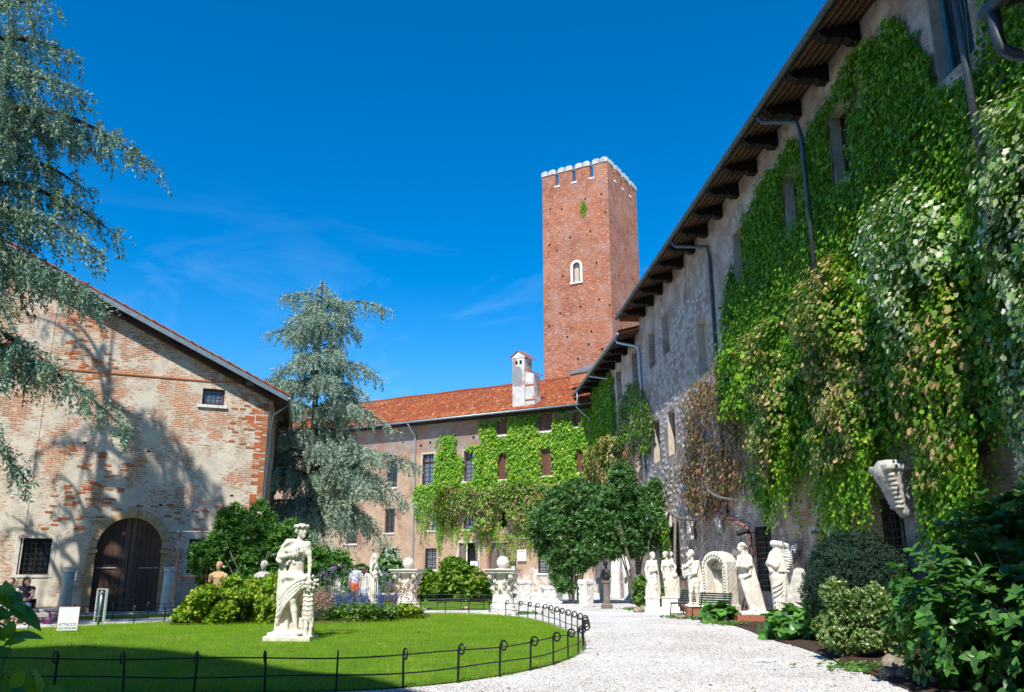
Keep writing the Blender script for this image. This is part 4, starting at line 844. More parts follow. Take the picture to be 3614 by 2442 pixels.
# relief plaque, notice boards by the doors
pl=thing('relief_plaque','square white stone plaque with a carved shield beside the plank door','plaque',frame_loc(BM,-5.86,-.13,2.15),R(-29.666))
f=MB(); f.box(-.36,.36,0,.12,0,.78); part('slab',f,M['stone_white'],pl); f=MB(); f.box(-.36,-.28,-.05,0,.0,.78); f.box(.28,.36,-.05,0,0,.78); f.box(-.28,.28,-.05,0,.70,.78); f.box(-.28,.28,-.05,0,0,.08); part('border',f,M['stone_white'],pl)
part('shield',MB().prism([(-.19,.62),(.19,.62),(.17,.34),(.08,.2),(0,.15),(-.08,.2),(-.17,.34)],'y',-.045,0),M['stone_white'],pl)
sg=thing('notice_board','white notice board with a green stripe between the two doors','notice board',frame_loc(BM,-9.26,-1.2,0),R(-29.666))
part('panel',MB().box(-.33,.33,0,.03,1.3,2.15),M['white_paint'],sg); f=MB(); f.box(-.36,-.33,-.01,.04,1.27,2.18); f.box(.33,.36,-.01,.04,1.27,2.18); f.box(-.33,.33,-.01,.04,2.15,2.18); f.box(-.33,.33,-.01,.04,1.27,1.3); part('frame',f,M['sign_back'],sg)
part('stripe',MB().box(-.03,.06,-.006,0,1.35,1.95),M['green_paint'],sg); part('post',MB().tube([(0,.05,0),(0,.05,1.3)],.03,8),M['sign_back'],sg)
sg=thing('notice_board','dark narrow notice board right of the plank door','notice board',frame_loc(BM,-6.6,-.1,1.2),R(-29.666)); part('panel',MB().box(-.2,.2,0,.05,0,.9),M['sign_back'],sg); part('poster',MB().box(-.15,.15,-.006,0,.05,.6),M['stone_grey'],sg)

# ================================================================ RIGHT BUILDING
BR=thing('long_building','long rubble stone wing with deep bracketed eaves','building',(5.866,59.887,0),R(-85.738))
W2={'a':(8.8,10.3,11.6,13.5),'b':(13.35,14.75,11.6,13.5),'c':(17.5,18.8,11.6,13.5),'d':(20.35,21.65,11.6,13.6),'e':(26.0,27.3,9.3,11.6),'f':(31.0,32.3,11.6,13.6),'g':(35.9,37.0,11.6,13.5),'h':(39.2,40.4,11.6,13.7),'i':(44.1,45.4,11.6,13.9),
    'l0':(10.0,11.2,6.7,8.5),'l1':(13.6,14.9,6.7,8.6),'l2':(17.65,18.95,6.7,8.8),'l3':(20.5,21.8,6.7,8.8),'l4':(26.1,27.2,4.4,6.5),'l5':(33.2,34.2,5.6,7.6),'l6':(37.0,37.9,5.6,7.6),'l7':(43.6,44.6,5.4,7.2),'g1':(18.0,19.2,1.4,3.55),'g2':(20.1,21.6,1.3,3.65),'g3':(31.2,32.55,.9,2.95),'g4':(39.7,40.65,1.2,3.2),'g5':(12.5,13.6,1.3,3.4),'n':(36.9,37.9,1.9,3.1)}
mb=MB(); H1,H2=14.35,15.25; SPL=15.55
wall_faces(mb,0,SPL,0,H1,[w_ for w_ in W2.values() if w_[1]<SPL],.38); wall_faces(mb,SPL,58,0,H2,[w_ for w_ in W2.values() if w_[0]>SPL],.38)
mb.add([(58,0,0),(58,8,0),(58,8,H2),(58,0,H2)],[(0,1,2,3)]); part('wall',mb,M['rubble'],BR)
for nm,(a,b,c,d) in W2.items():
    if nm in 'abcd': 
        part('blocked_opening',MB().box(a,b,.30,.38,c,d),M['rubble'],BR)
    elif nm=='e': part('plastered_niche',MB().box(a,b,.30,.38,c,d),M['plaster_reveal'],BR)
    elif nm=='i': window(BR,a,b,c,d,.36,M['glass'],M['teal'],2,2,.12); 
    elif nm[0]=='g' and len(nm)==2: window(BR,a,b,c,d,.36,M['glass_pale'] if nm!='g4' else M['curtain'],M['wood_dark'],2,1,.06,True,bar=.03)
    elif nm=='n': part('wall_niche',MB().box(a,b,.25,.38,c,d),M['glass_pale'],BR)
    elif nm[0]=='l': 
        o=window(BR,a,b,c,d,.36,M['glass'],M['frame_brown'],1,1,.06)
    else: window(BR,a,b,c,d,.36,M['glass'],M['frame_brown'],2,1,.07)
    if nm[0]=='l' or nm in('e','f','g','h','i'):
        sp=MB(); sp.box(a+.001,a+.02,0.01,.345,c+.01,d-.01); sp.box(b-.02,b-.001,.01,.345,c+.01,d-.01); sp.box(a+.02,b-.02,.01,.34,d-.03,d-.01); sp.box(a+.02,b-.02,.01,.34,c+.01,c+.03)
        part('plaster_reveal',sp,M['plaster_reveal'],BR)
# pale stones bedded in the rubble
sm=[]
for q in range(6):
    mbq=MB(); pts=[(math.cos(2*PI*k/7+random.uniform(-.25,.25))*random.uniform(.75,1.1),math.sin(2*PI*k/7)*random.uniform(.7,1.1)) for k in range(7)]
    V=[(x,0.3,z) for x,z in pts]+[(x*.82,-.3,z*.82) for x,z in pts]+[(0,-.42,0)]; mbq.add(V,[(k,(k+1)%7,7+(k+1)%7,7+k) for k in range(7)]+[(7+k,7+(k+1)%7,14) for k in range(7)]); me=mbq.mesh('stone'); me.materials.append(M['rubble_stone']); sm.append(me)
def clear(x,z,W_,g=.2): return not any(w_[0]-g<x<w_[1]+g and w_[2]-g<z<w_[3]+g for w_ in W_.values())
cand=[]
for k in range(5200):
    x=random.uniform(8,45) if k%3 else random.uniform(14,30); z=random.uniform(.3,14.2)
    if not clear(x,z,W2): continue
    f=float(noise2(np.array([x]),np.array([z]),3.,11)[0]); dn=.56 if 5.5<z<13 else .40
    if z>13.2: dn=.25
    if f<dn+.10: cand.append((x,z))
cand.sort(key=lambda p:-p[0]); used=[]; SV=[];SF=[]; ns=0
for x,z in cand:
    if x>31.5 and z>3: continue
    if any(abs(x-a)<.40 and abs(z-b)<.22 for a,b in used[-260:]): continue
    used.append((x,z)); sc_=(random.uniform(.15,.31),.06,random.uniform(.09,.17)); ro=random.uniform(-.25,.25); me=random.choice(sm)
    if ns<300: o=link('stone',me,BR); o.location=(x,.005,z); o.scale=sc_; o.rotation_euler=(0,ro,0); ns+=1
    else:
        q=np.array([tuple(v.co) for v in me.vertices])*sc_; c_,s_=math.cos(ro),math.sin(ro); q=np.column_stack([q[:,0]*c_+q[:,2]*s_+x,q[:,1]+.005,-q[:,0]*s_+q[:,2]*c_+z]); o_=sum(len(v) for v in SV) if False else len(SV)*15
        SV.append(q); 
        for p in me.polygons: SF.append(tuple(i+o_ for i in p.vertices) if len(p.vertices)==4 else tuple(i+o_ for i in p.vertices)+(p.vertices[2]+o_,))
tri=[(a,b,c) for a,b,c,d in SF]+[(a,c,d) for a,b,c,d in SF if c!=d]
npmesh('stones',np.concatenate(SV),np.array(tri),M['rubble_stone'],BR)['kind']='stuff'
# eaves: brackets, battens, terracotta boards, gutter, roof sheet
def eave(x0,x1,zw,oh,nb_,ph,dark):
    drop=.30*oh
    def ez(y): return zw+.42+ (y)*.28        # y negative outwards: falls towards the gutter
    part('soffit_boards',MB().add([(x0,-oh,ez(-oh)+.05),(x1,-oh,ez(-oh)+.05),(x1,.05,ez(0)+.05),(x0,.05,ez(0)+.05),(x0,-oh,ez(-oh)+.15),(x1,-oh,ez(-oh)+.15),(x1,.05,ez(0)+.15),(x0,.05,ez(0)+.15)],[(0,1,2,3),(7,6,5,4),(0,4,5,1),(1,5,6,2),(2,6,7,3),(3,7,4,0)]),M['terracotta'],BR)
    for i in range(6):
        y=-oh+.02+(oh-.08)*i/5; part('batten',MB().box(x0,x1,y,y+.075,ez(y)-.035,ez(y)+.047),M['timber_eave'],BR)
    prof=[(0.0,zw-.16),(-.26,zw-.18),(-.40,zw-.08),(-.50,zw-.14),(-.74,zw-.10),(-.88,zw-.16),(-oh+.06,zw-.05),(-oh+.02,ez(-oh)-.04),(0,ez(0)-.04)]
    for k in range(nb_):
        x=ph+k*1.86
        if x>x1-.2: break
        part('bracket',MB().prism(prof,'x',x-.15,x+.15),M['wood_dark'],BR)
    zg=ez(-oh)
    part('gutter',MB().tube([(x,-oh-.1,zg+.03) for x in np.linspace(x0-.1,x1,24)],.1,10),M[dark],BR,True)
    for x in np.arange(x0+.5,x1,1.0): part('gutter_joint',MB().tube([(x-.02,-oh-.1,zg+.03),(x+.02,-oh-.1,zg+.03)],.112,10),M[dark],BR)
    rf_=MB().add([(x0-.05,-oh-.06,zg+.18),(x1+.05,-oh-.06,zg+.18),(x1+.05,7,zg+2.3),(x0-.05,7,zg+2.3),(x0-.05,-oh-.06,zg+.26),(x1+.05,-oh-.06,zg+.26),(x1+.05,7,zg+2.38),(x0-.05,7,zg+2.38)],[(0,1,2,3),(7,6,5,4),(0,4,5,1),(1,5,6,2),(2,6,7,3),(3,7,4,0)])
    return part('roof',rf_,M['tile'],BR)
eave(-1.4,15.5,H1-.42,1.1,9,1.0,'gutter'); eave(15.6,58,H2-.42,1.15,23,17.0,'gutter_dark')
part('eave_end_board',MB().box(15.5,15.58,-1.1,.0,H2-.45,H2+.1),M['terracotta'],BR)
gz1=H1+.0; 
pipe(BR,[(14.9,-1.2,H1-.35),(14.95,-1.15,H1-.6),(15.6,-.10,H1-1.0),(15.75,-.09,H1-1.5),(15.8,-.09,2.8)],.075,M['pipe_pale'])
pipe(BR,[(5.6,-1.15,H1-.4),(6.9,-.1,H1-.85),(7.1,-.09,H1-1.3),(7.1,-.09,6.0)],.065,M['pipe_pale'])
pipe(BR,[(27.2,-1.2,H2-.45),(27.3,-1.1,H2-.7),(28.35,-.11,H2-1.1),(28.5,-.09,H2-1.6),(28.58,-.09,3.6)],.07,M['gutter_dark'])
pipe(BR,[(37.2,-1.2,H2-.45),(37.25,-1.1,H2-.65),(38.1,-.42,H2-1.1),(38.25,-.40,H2-1.6),(38.3,-.40,8.2)],.065,M['gutter_dark'])
pipe(BR,[(45.6,-.42,14.6),(45.65,-.42,8.6)],.075,M['gutter_dark'])
pipe(BR,[(38.3,-.16,5.6),(38.32,-.16,1.3)],.06,M['pipe_rust'])
pipe(BR,[(26.4,-.2,4.1),(28.6,-.16,3.45),(30.8,-.14,2.95),(31.0,-.14,2.7),(31.05,-.14,1.2)],.07,M['pipe_rust'])
pipe(BR,[(.6,-1.2,H1-.35),(.5,-1.2,12.95)],.07,M['pipe_pale'])
# masonry ledges and low vent arches near the statues
part('ledge',MB().box(33.0,34.9,-.16,0,2.15,2.32),M['stone_grey'],BR)
for x in (30.3,32.9): part('vent_arch',MB().prism([(x-.38,0),(x+.38,0),(x+.38,.42)]+[(x+.38*math.cos(PI*k/6),.42+.3*math.sin(PI*k/6)) for k in range(1,6)]+[(x-.38,.42)],'y',-.012,0),M['stone_grey'],BR)
for x0,n_ in ((29.8,6),(33.4,14),(22.9,8)):
    for k in range(n_*9):
        brick_x=x0+(k%n_)*.27+(.13 if (k//n_)%2 else 0); z=.4+(k//n_)*.09
        if clear(brick_x,z,W2,.1) and random.random()<.8:
            o=link('brick',random.choice(bm_),BR); o.location=(brick_x,-.006,z); o.scale=(1,1,1.1)

# ---- near roof corner at top right, and the tall neighbours behind the viewer that shade the foreground
NW=thing('near_wing','dark eave corner of the near wing with a bent drainpipe','building',(0,0,0))
part('wall',MB().box(6.6,9.2,-12,6.9,0,7.2),M['rubble'],NW)
f=MB(); f.add([(5.25,-12,7.42),(9.3,-12,8.6),(9.3,7.75,8.6),(5.25,7.75,7.42),(5.25,-12,7.58),(9.3,-12,8.76),(9.3,7.75,8.76),(5.25,7.75,7.58)],[(0,1,2,3),(7,6,5,4),(0,4,5,1),(1,5,6,2),(2,6,7,3),(3,7,4,0)]); part('roof',f,M['wood_dark'],NW)
for y in (7.35,6.1,4.9): part('rafter',MB().prism([(5.3,7.38),(5.3,7.2),(5.6,7.14),(5.9,7.22),(6.6,7.2),(6.6,7.78)],'y',y-.08,y+.08),M['wood_dark'],NW)
part('gutter',MB().tube([(5.16,y,7.42) for y in np.linspace(7.9,-12,20)],.085,12),M['gutter_dark'],NW,True)
pipe(NW,[(5.16,7.75,7.4),(5.16,7.75,7.05),(5.18,7.75,6.92),(5.28,7.74,6.84),(5.45,7.7,6.8),(6.7,7.3,6.35)],.065,M['gutter_dark'],seg=14)
NB=thing('neighbour_house','tall gabled house behind the viewer','building',(0,0,0))
f=MB(); f.prism([(-40,0),(4.4,0),(4.4,15.0),(1.5,15.6),(-3.0,15.6),(-4.3,17.3),(-5.4,18.7),(-6.7,19.45),(-8.3,21.0),(-10.5,22.95),(-12.7,24.2),(-22,19.0),(-40,17)],'y',-9,-2); part('wall',f,M['render_mid'],NB)

# ================================================================ STATUES
def polyz(S,pts,r,k=.012): S.path(pts,r,r*.6,k)
# --- the garland-crowned youth on the lawn
st=thing('statue','large pale stone youth holding grapes, standing on the lawn before the hedge','statue',(-4.72,18.75,.07),R(-4)); st.scale=(.93,.95,.99)
S=SDF((-.62,-.45,0),(.66,.42,2.62),.0135); s=1.18
J=dict(head=(.14,-.02,2.36),neck=(.10,0,2.16),shl=(-.17,.0,2.07),shr=(.30,.0,2.05),ell=(-.30,-.10,1.80),elr=(.38,-.02,1.70),wrl=(.0,-.20,1.84),wrr=(.40,-.08,1.42),chest=(.07,0,1.90),waist=(.06,0,1.64),pel=(.04,0,1.44),
  kl=(-.12,.0,.84),kr=(.07,-.16,.88),al=(-.09,.02,.30),ar=(.20,-.20,.30),hl=(.9,-.1,.25),hr=(.0,-.1,-1),cl=.7,cr=.3,fl=(-.3,-1),fr=(.75,-.6))
body(S,J,s)
head(S,np.array(J['head'])+(0,0,.0),s*1.06,R(52),hair='wreath',seed=4)
r_=random.Random(5)
for k in range(26): S.ell((.15+r_.gauss(0,.04),-.215+r_.gauss(0,.015),1.92+r_.gauss(0,.045)),(.022,)*3,.006)          # grapes in the hand
S.ell((.06,.0,1.92),(.22,.13,.2),.05); S.ell((.06,0,1.62),(.165,.12,.2),.06)
for x_,z_ in ((-.10,1.68),(-.06,1.71),(.02,1.70),(.05,1.66),(-.12,1.64)): S.ell((x_,-.14,z_),(.036,.024,.03),.006)
for k in range(46): S.ell((.44+r_.gauss(0,.075),-.10+r_.gauss(0,.07),1.24+r_.gauss(0,.06)),(.034,)*3,.005)     # fruit on the stump
S.ell((.45,-.16,1.26),(.06,.06,.06),.006)
# stump
S.cap((.42,-.03,.2),(.40,-.04,1.14),.15,.12,.03)
for k in range(9): z=.32+k*.095; S.path([(.29,-.11,z),(.36,-.165,z+.012),(.44,-.17,z-.008),(.52,-.11,z+.012)],.014,None,.014)
for k in range(4): a=k*.7-1.2; S.path([(.41+.13*math.sin(a),-.04-.13*math.cos(a),.16),(.42+.17*math.sin(a),-.05-.17*math.cos(a),.36),(.43+.19*math.sin(a),-.05-.19*math.cos(a),.52)],.04,.02,.03)
# cloak: over the shoulder, round the elbow, down the back, and the skirt wound round the hips
S.path([(-.04,-.05,2.13),(-.17,-.05,2.12),(-.27,.0,2.02),(-.36,.02,1.86),(-.37,-.04,1.74),(-.31,-.09,1.70)],.058,.05,.04)
for k in range(4): S.path([(-.07-.03*k,-.10,2.13-.01*k),(-.19-.02*k,-.11,2.09-.03*k),(-.30-.015*k,-.08,1.96-.03*k),(-.36,-.08,1.80-.02*k)],.014,None,.012)
S.cap((-.29,.07,1.76),(-.25,.09,.22),.09,.15,.06,flat=(1,.6),n=5,amp=.010); S.cap((-.02,.15,1.9),(-.04,.17,.25),.13,.20,.06,flat=(1,.45))
S.path([(.34,-.10,1.40),(.16,-.165,1.36),(-.06,-.155,1.38),(-.22,-.05,1.34)],.045,.05,.03)
S.cap((.04,-.02,1.33),(-.14,.0,.98),.18,.17,.06,flat=(1.1,.8)); S.cap((.17,-.07,1.32),(.13,-.13,1.10),.13,.10,.05)
for k in range(4): S.path(catmull([(.33-.015*k,-.14,1.35-.045*k),(.17-.01*k,-.225,1.29-.085*k),(-.02-.012*k,-.225,1.15-.105*k),(-.18,-.15,.98-.11*k),(-.29,-.05,.86-.10*k)],False,3).tolist(),.026,.042,.012)
S.path([(.28,-.14,1.14),(.12,-.20,1.02),(-.06,-.16,.84),(-.22,-.08,.62),(-.30,-.04,.42)],.022,.03,.015)
S.path([(-.24,-.08,.84),(-.30,-.03,.66),(-.32,0,.46),(-.29,.02,.28)],.045,.03,.03)
S.ell((0,0,.2),(.52,.34,.07),.03); S.bx((.04,.0,.085),(.54,.36,.085),.01,rd=.015,rough=.003); S.rough(.0022,38)
S.mesh('figure',M['stone'],st)
# --- generic robed or bare companions
def statue(label,loc,rz,build,lo,hi,h,m='stone',plinth=None,pm='red_stone',group='statues along the garden wall'):
    t=thing('statue',label,'statue',loc,rz,group); S=SDF(lo,hi,h); build(S); S.rough(.0025,33); S.mesh('figure',M[m],t)
    if plinth:
        w_,d,hh=plinth; f=MB(); f.box(-w_,w_,-d,d,-hh*.6,-.003); f.box(-w_-.05,w_+.05,-d-.05,d+.05,-hh,-hh*.6-.003); part('plinth',f,M[pm],t)
    return t
def lady(S):   # standing woman in profile, facing right, long hair and wet-fold dress
    s=1.12; J=dict(neck=(.02,0,1.92),shl=(-.02,-.16,1.84),shr=(.02,.16,1.84),ell=(-.12,-.20,1.52),elr=(.16,.2,1.55),wrl=(.04,-.26,1.30),wrr=(.26,.1,1.42),chest=(0,0,1.68),waist=(0,0,1.45),pel=(-.02,0,1.24),kl=(.05,-.1,.72),kr=(-.03,.08,.72),al=(.0,-.1,.2),ar=(-.03,.1,.2))
    body(S,J,s,True,fd=(1,0)); head(S,(.04,0,2.10),s,R(80),hair='curls',seed=9)
    S.path([(-.08,0,2.1),(-.14,0,1.9),(-.16,0,1.66)],.06,.04,.02)
    S.cap((0,0,1.3),(0,0,.2),.19,.27,.06,flat=(1,.9),n=12,amp=.028,tw=2); S.path([(-.14,-.1,1.5),(0,-.17,1.34),(.16,-.1,1.44)],.04,None,.02)
    for k in range(6): S.path([(-.2+.07*k,-.14,1.3),(-.18+.08*k,-.2,.9),(-.2+.09*k,-.2,.3)],.022,None,.01)
    S.bx((0,0,.1),(.3,.3,.1),.01,rd=.015)
statue('pale stone woman in profile standing behind the purple flowers','' or (-6.05,38.0,0),0,lady,(-.5,-.5,0),(.5,.45,2.32),.02,'stone',None,group='statues in the garden beds')
def torso(S,s=1.1,a=0):
    S.ell((0,0,1.28),(.17*s,.11*s,.2*s),.05); S.ell((0,0,1.05),(.15*s,.11*s,.2*s),.05); S.cap((0,0,1.4),(0,0,1.6),.06*s,.055*s,.03)
    for q in (-1,1): S.cap((q*.13,0,1.42),(q*.25,0,1.36),.085,.075,.05); S.cap((q*.25,0,1.36),(q*.27,-.02,1.18),.075,.06,.03); S.ell((q*.075,-.09,1.32),(.08,.045,.055),.02)
    head(S,(0,-.02,1.72),s,a,hair='curls',seed=12); S.cap((0,0,1.0),(0,0,.2),.16,.13,.04,n=8,amp=.01); S.bx((0,0,.1),(.26,.22,.1),.01)
statue('weathered stone torso of a bearded man rising behind the clipped hedge',(-8.25,28.8,0),R(-8),lambda S:torso(S),(-.42,-.3,0),(.42,.3,1.92),.02,'stone_grey',None,group='statues in the garden beds')
statue('small ochre stone bust beside the barn window by the oleander',(-10.35,30.6,0),R(10),lambda S:torso(S,1.05,R(-20)),(-.42,-.3,0),(.42,.3,1.92),.022,'stone_warm',None,group='statues in the garden beds')
def draped_small(S):  # g1
    s=1.0; J=dict(neck=(.04,0,1.42),shl=(-.12,-.04,1.34),shr=(.16,0,1.36),ell=(-.22,-.08,1.08),elr=(.2,-.1,1.06),wrl=(-.20,-.2,.84),wrr=(.04,-.2,1.02),chest=(.02,0,1.22),waist=(0,0,1.02),pel=(0,0,.86),kl=(-.08,-.08,.48),kr=(.08,0,.48),al=(-.08,0,.12),ar=(.09,0,.12))
    body(S,J,s,True); head(S,(.08,-.02,1.60),s,R(40),hair='curls',seed=3)
    S.cap((0,0,1.0),(0,0,.06),.16,.26,.05,n=11,amp=.028,tw=1.5); S.cap((.16,.08,1.36),(.2,.12,.2),.09,.14,.05,n=6,amp=.02)
    for k in range(7): S.path([(-.16+.05*k,-.12,.92),(-.14+.05*k,-.2,.6),(-.22+.075*k,-.2,.1)],.022,None,.01)
    for k in range(4): S.path([(-.2,-.1,.9-.09*k),(0,-.2,.8-.11*k),(.2,-.1,.86-.08*k)],.024,None,.01)
    S.bx((0,0,.03),(.3,.26,.04),.01)
statue('stone woman in heavy drapery, leftmost of the pair left of the ivy-wrapped post',(5.35,33.3,.5),R(-8),draped_small,(-.45,-.42,0),(.45,.35,1.8),.02,'stone',(.26,.24,.5),'stone_white')
def nude_vase(S):  # g2
    s=1.02; J=dict(neck=(-.04,0,1.44),shl=(-.18,-.02,1.36),shr=(.12,0,1.37),ell=(-.24,-.04,1.1),elr=(.28,-.08,1.2),wrl=(-.19,-.14,.88),wrr=(.24,-.2,1.0),chest=(-.03,0,1.24),waist=(-.03,0,1.02),pel=(-.03,0,.86),kl=(-.12,-.08,.46),kr=(.06,-.02,.46),al=(-.10,0,.1),ar=(.07,.04,.1))
    body(S,J,s,True); head(S,(-.08,-.02,1.64),s,R(-50),hair='x',bun=True,seed=6)
    S.cap((.28,-.05,.1),(.26,-.05,.7),.13,.15,.04,n=7,amp=.02); S.ell((.24,-.18,.86),(.1,.09,.11),.01); S.cap((.2,.1,1.2),(.24,.12,.1),.09,.15,.05,n=6,amp=.02)
    S.cap((0,.02,.82),(.02,.04,.2),.15,.18,.05,n=8,amp=.02); S.bx((.03,0,.03),(.34,.26,.04),.01)
statue('bare stone woman leaning on a vase, right of the heavily draped woman',(6.05,33.6,.5),R(-6),nude_vase,(-.45,-.42,0),(.5,.35,1.85),.02,'stone',(.3,.24,.5),'stone_white')
def child(S):
    s=.72; S.cap((0,0,0),(0,0,.8),.13,.11,.03); S.ell((0,0,1.0),(.12,.09,.14),.05); S.cap((0,0,1.1),(0,0,1.22),.045,.04,.02)
    for q in (-1,1): S.path([(q*.09,0,1.08),(q*.17,-.03,.96),(q*.1,-.13,.86)],.045,.03,.02); S.cap((q*.05,0,.85),(q*.06,-.02,.45),.065,.045,.02)
    head(S,(0,-.01,1.32),s*1.15,R(-20),hair='curls',seed=2); S.bx((0,0,.3),(.16,.14,.05),.01)
statue('small white child figure half hidden behind the ivy-wrapped post',(7.0,38.0,.9),0,child,(-.3,-.3,0),(.3,.3,1.5),.02,'stone_white',(.2,.18,.9),'stone_grey')
def flautist(S):
    s=1.1; J=dict(neck=(-.02,.02,1.56),shl=(-.12,-.10,1.48),shr=(.14,.06,1.48),ell=(-.30,-.2,1.34),elr=(.06,-.16,1.14),wrl=(-.34,-.08,1.30),wrr=(-.22,-.18,1.08),chest=(.02,0,1.32),waist=(.03,0,1.08),pel=(.02,0,.9),kl=(-.13,-.10,.52),kr=(.08,-.02,.50),al=(-.16,-.06,.13),ar=(.10,.02,.13),fl=(-1,-.4),fr=(-.8,-.8))
    body(S,J,s,fd=(-1,-.3)); head(S,(-.07,.0,1.78),s,R(-62),hair='curls',seed=8)
    S.path([(-.30,-.2,1.42),(-.10,-.2,1.30),(-.30,-.14,1.18)],.028,.024,.01); S.cap((-.36,-.1,1.42),(-.36,-.1,1.02),.03,.03,.01)
    S.cap((.18,.1,1.5),(.28,.12,.1),.07,.16,.05,n=7,amp=.025,tw=2); 
    for k in range(5): S.path([(.16,-.02+.02*k,1.46),(.20+.02*k,.0,1.0),(.22+.03*k,-.02,.15)],.02,None,.012)
    S.cap((.26,.06,.05),(.26,.06,.62),.11,.09,.02); S.ell((0,0,.04),(.34,.26,.06),.02)
statue('stone youth with a flute, facing left, on a red plinth behind the bench',(6.27,30.0,.32),R(-5),flautist,(-.5,-.42,0),(.5,.38,2.02),.018,'stone',(.3,.26,.32))
def leaning_woman(S):
    s=1.14; J=dict(neck=(-.06,.0,1.80),shl=(-.20,-.06,1.70),shr=(.10,.02,1.72),ell=(-.30,-.16,1.44),elr=(.12,-.14,1.46),wrl=(-.06,-.22,1.50),wrr=(-.14,-.24,1.50),chest=(-.06,0,1.56),waist=(-.05,0,1.32),pel=(-.04,0,1.12),kl=(-.06,-.10,.62),kr=(.12,-.04,.60),al=(.10,-.06,.2),ar=(.28,0,.2),hl=(.5,0,.8),hr=(-.6,0,.8),fl=(-.8,-.6),fr=(.2,-1),cl=.6,cr=.6)
    body(S,J,s,True); head(S,(-.10,.02,2.02),s,R(-75),hair='x',bun=True,seed=6)
    for k in range(9): a=2*PI*k/9; S.ell((-.08+.10*math.cos(a),.03+.11*math.sin(a),2.06+.02*math.sin(3*a)),(.035,.035,.03),.01)
    S.path([(.0,.08,1.98),(.06,.08,1.84),(.08,.06,1.68)],.045,.03,.02)
    S.path([(-.26,-.14,1.50),(-.16,-.22,1.44),(-.02,-.22,1.42),(.1,-.15,1.48)],.07,.06,.04)
    S.cap((-.06,.0,1.10),(.24,.0,.12),.19,.24,.06,flat=(1,.8)); 
    for k in range(9): S.path([(-.22+.035*k,-.12-.03*math.sin(k*.4),1.16-.01*k),(-.16+.045*k,-.22+.01*k,.72),(.02+.055*k,-.20+.012*k,.14)],.024,.034,.01)
    S.path([(-.24,-.1,1.08),(-.10,-.2,1.12),(.06,-.16,1.2),(.14,-.06,1.62)],.04,.05,.02)
    S.path([(.14,0,1.66),(.18,-.02,1.3),(.26,-.04,.9),(.40,-.02,.2)],.07,.10,.04); S.path([(.10,-.1,1.3),(.20,-.12,.9),(.44,-.08,.16)],.03,.04,.012)
    S.ell((.1,-.22,.16),(.09,.08,.07),.02); S.bx((.12,-.02,.05),(.42,.28,.06),.01,rd=.03,rough=.008)
statue('leaning stone woman with arms crossed, on the red plinth between two leafy clumps',(7.25,26.8,.24),R(-4),leaning_woman,(-.5,-.45,0),(.62,.4,2.28),.018,'stone',(.42,.3,.24))
def veiled(S):
    S.cap((0,0,1.5),(.02,0,1.78),.20,.12,.08,flat=(1,.8)); S.cap((-.02,0,1.1),(0,0,1.62),.21,.2,.08,flat=(1,.85)); S.cap((.0,0,1.1),(.06,0,.06),.22,.25,.06,flat=(1,.85))
    S.path([(.10,-.08,1.60),(-.08,-.18,1.38),(-.24,-.14,1.46)],.085,.07,.05); S.path([(-.10,.0,1.7),(-.24,-.04,1.44),(-.20,-.12,1.24)],.09,.06,.05)
    S.ell((-.05,-.20,1.18),(.10,.05,.05),.04,True); S.ell((.06,-.22,1.15),(.10,.04,.03),.03,True)
    for k in range(6): S.path([(-.02+.035*k,-.06-.01*k,1.86-.01*k*k),(.02+.03*k,-.17,1.55),(.0+.04*k,-.20,1.22)],.016,.02,.012)
    for k in range(6): S.path(catmull([(.22,-.08,1.34-.02*k),(.17,-.19,1.12-.07*k),(.05,-.235,.94-.11*k),(-.10,-.20,.84-.13*k),(-.20,-.12,.80-.13*k)],False,3).tolist(),.022,.016,.022)
    for k in range(6): S.path([(.22,-.08,1.4),(.235,-.10,.9-.02*k),(.26-.05*k,-.21+.01*k,.1)],.022,.03,.012)
    for k in range(5): S.path([(.1-.06*k,-.22,.5),(.08-.06*k,-.24,.1)],.024,.03,.012)
    S.bx((.02,0,.03),(.3,.26,.04),.01)
statue('headless veiled figure wrapped in folds beside the barred window',(7.62,24.9,.3),R(-4),veiled,(-.42,-.36,0),(.42,.36,1.96),.018,'stone',(.28,.25,.3),'stone_grey')
for lab,loc,rz_,mm in (('small pale torso on a block behind the gap between column shafts and paired statues',(5.95,43.5,-.25),R(-20),'stone_white'),('pale torso half hidden by the oleander trunks',(4.7,45.5,-.3),R(10),'stone'),('white bust below the twisted vine, between the paired statues and the flautist',(7.15,34.6,.1),R(-30),'stone_white')):
    statue(lab,loc,rz_,lambda S:torso(S,1.05,R(-10)),(-.42,-.3,0),(.42,.3,1.92),.026,mm)
# dark bronze half figure on a pale pedestal
t=statue('small dark bronze bust on a pale pedestal beside the gravel court',(3.95,36.5,.35),R(-30),lambda S:(S.ell((0,0,1.05),(.17,.12,.2),.05),S.cap((0,0,1.2),(0,0,1.34),.055,.05,.03),S.cap((-.1,0,1.16),(-.2,-.03,.92),.07,.055,.03),S.cap((.1,0,1.16),(.2,-.05,.94),.07,.055,.03),head(S,(0,-.02,1.44),1.0,R(30),hair='curls',seed=1),S.cap((0,0,.9),(0,0,.75),.15,.12,.03)),(-.4,-.3,.6),(.4,.3,1.66),.022,'bronze',None,group='busts')
f=MB(); f.lathe([(.24,-.35),(.24,-.2),(.15,-.15),(.13,.3),(.15,.66),(.2,.7),(.2,.78)],10); part('pedestal',f,M['bark_grey'],t)
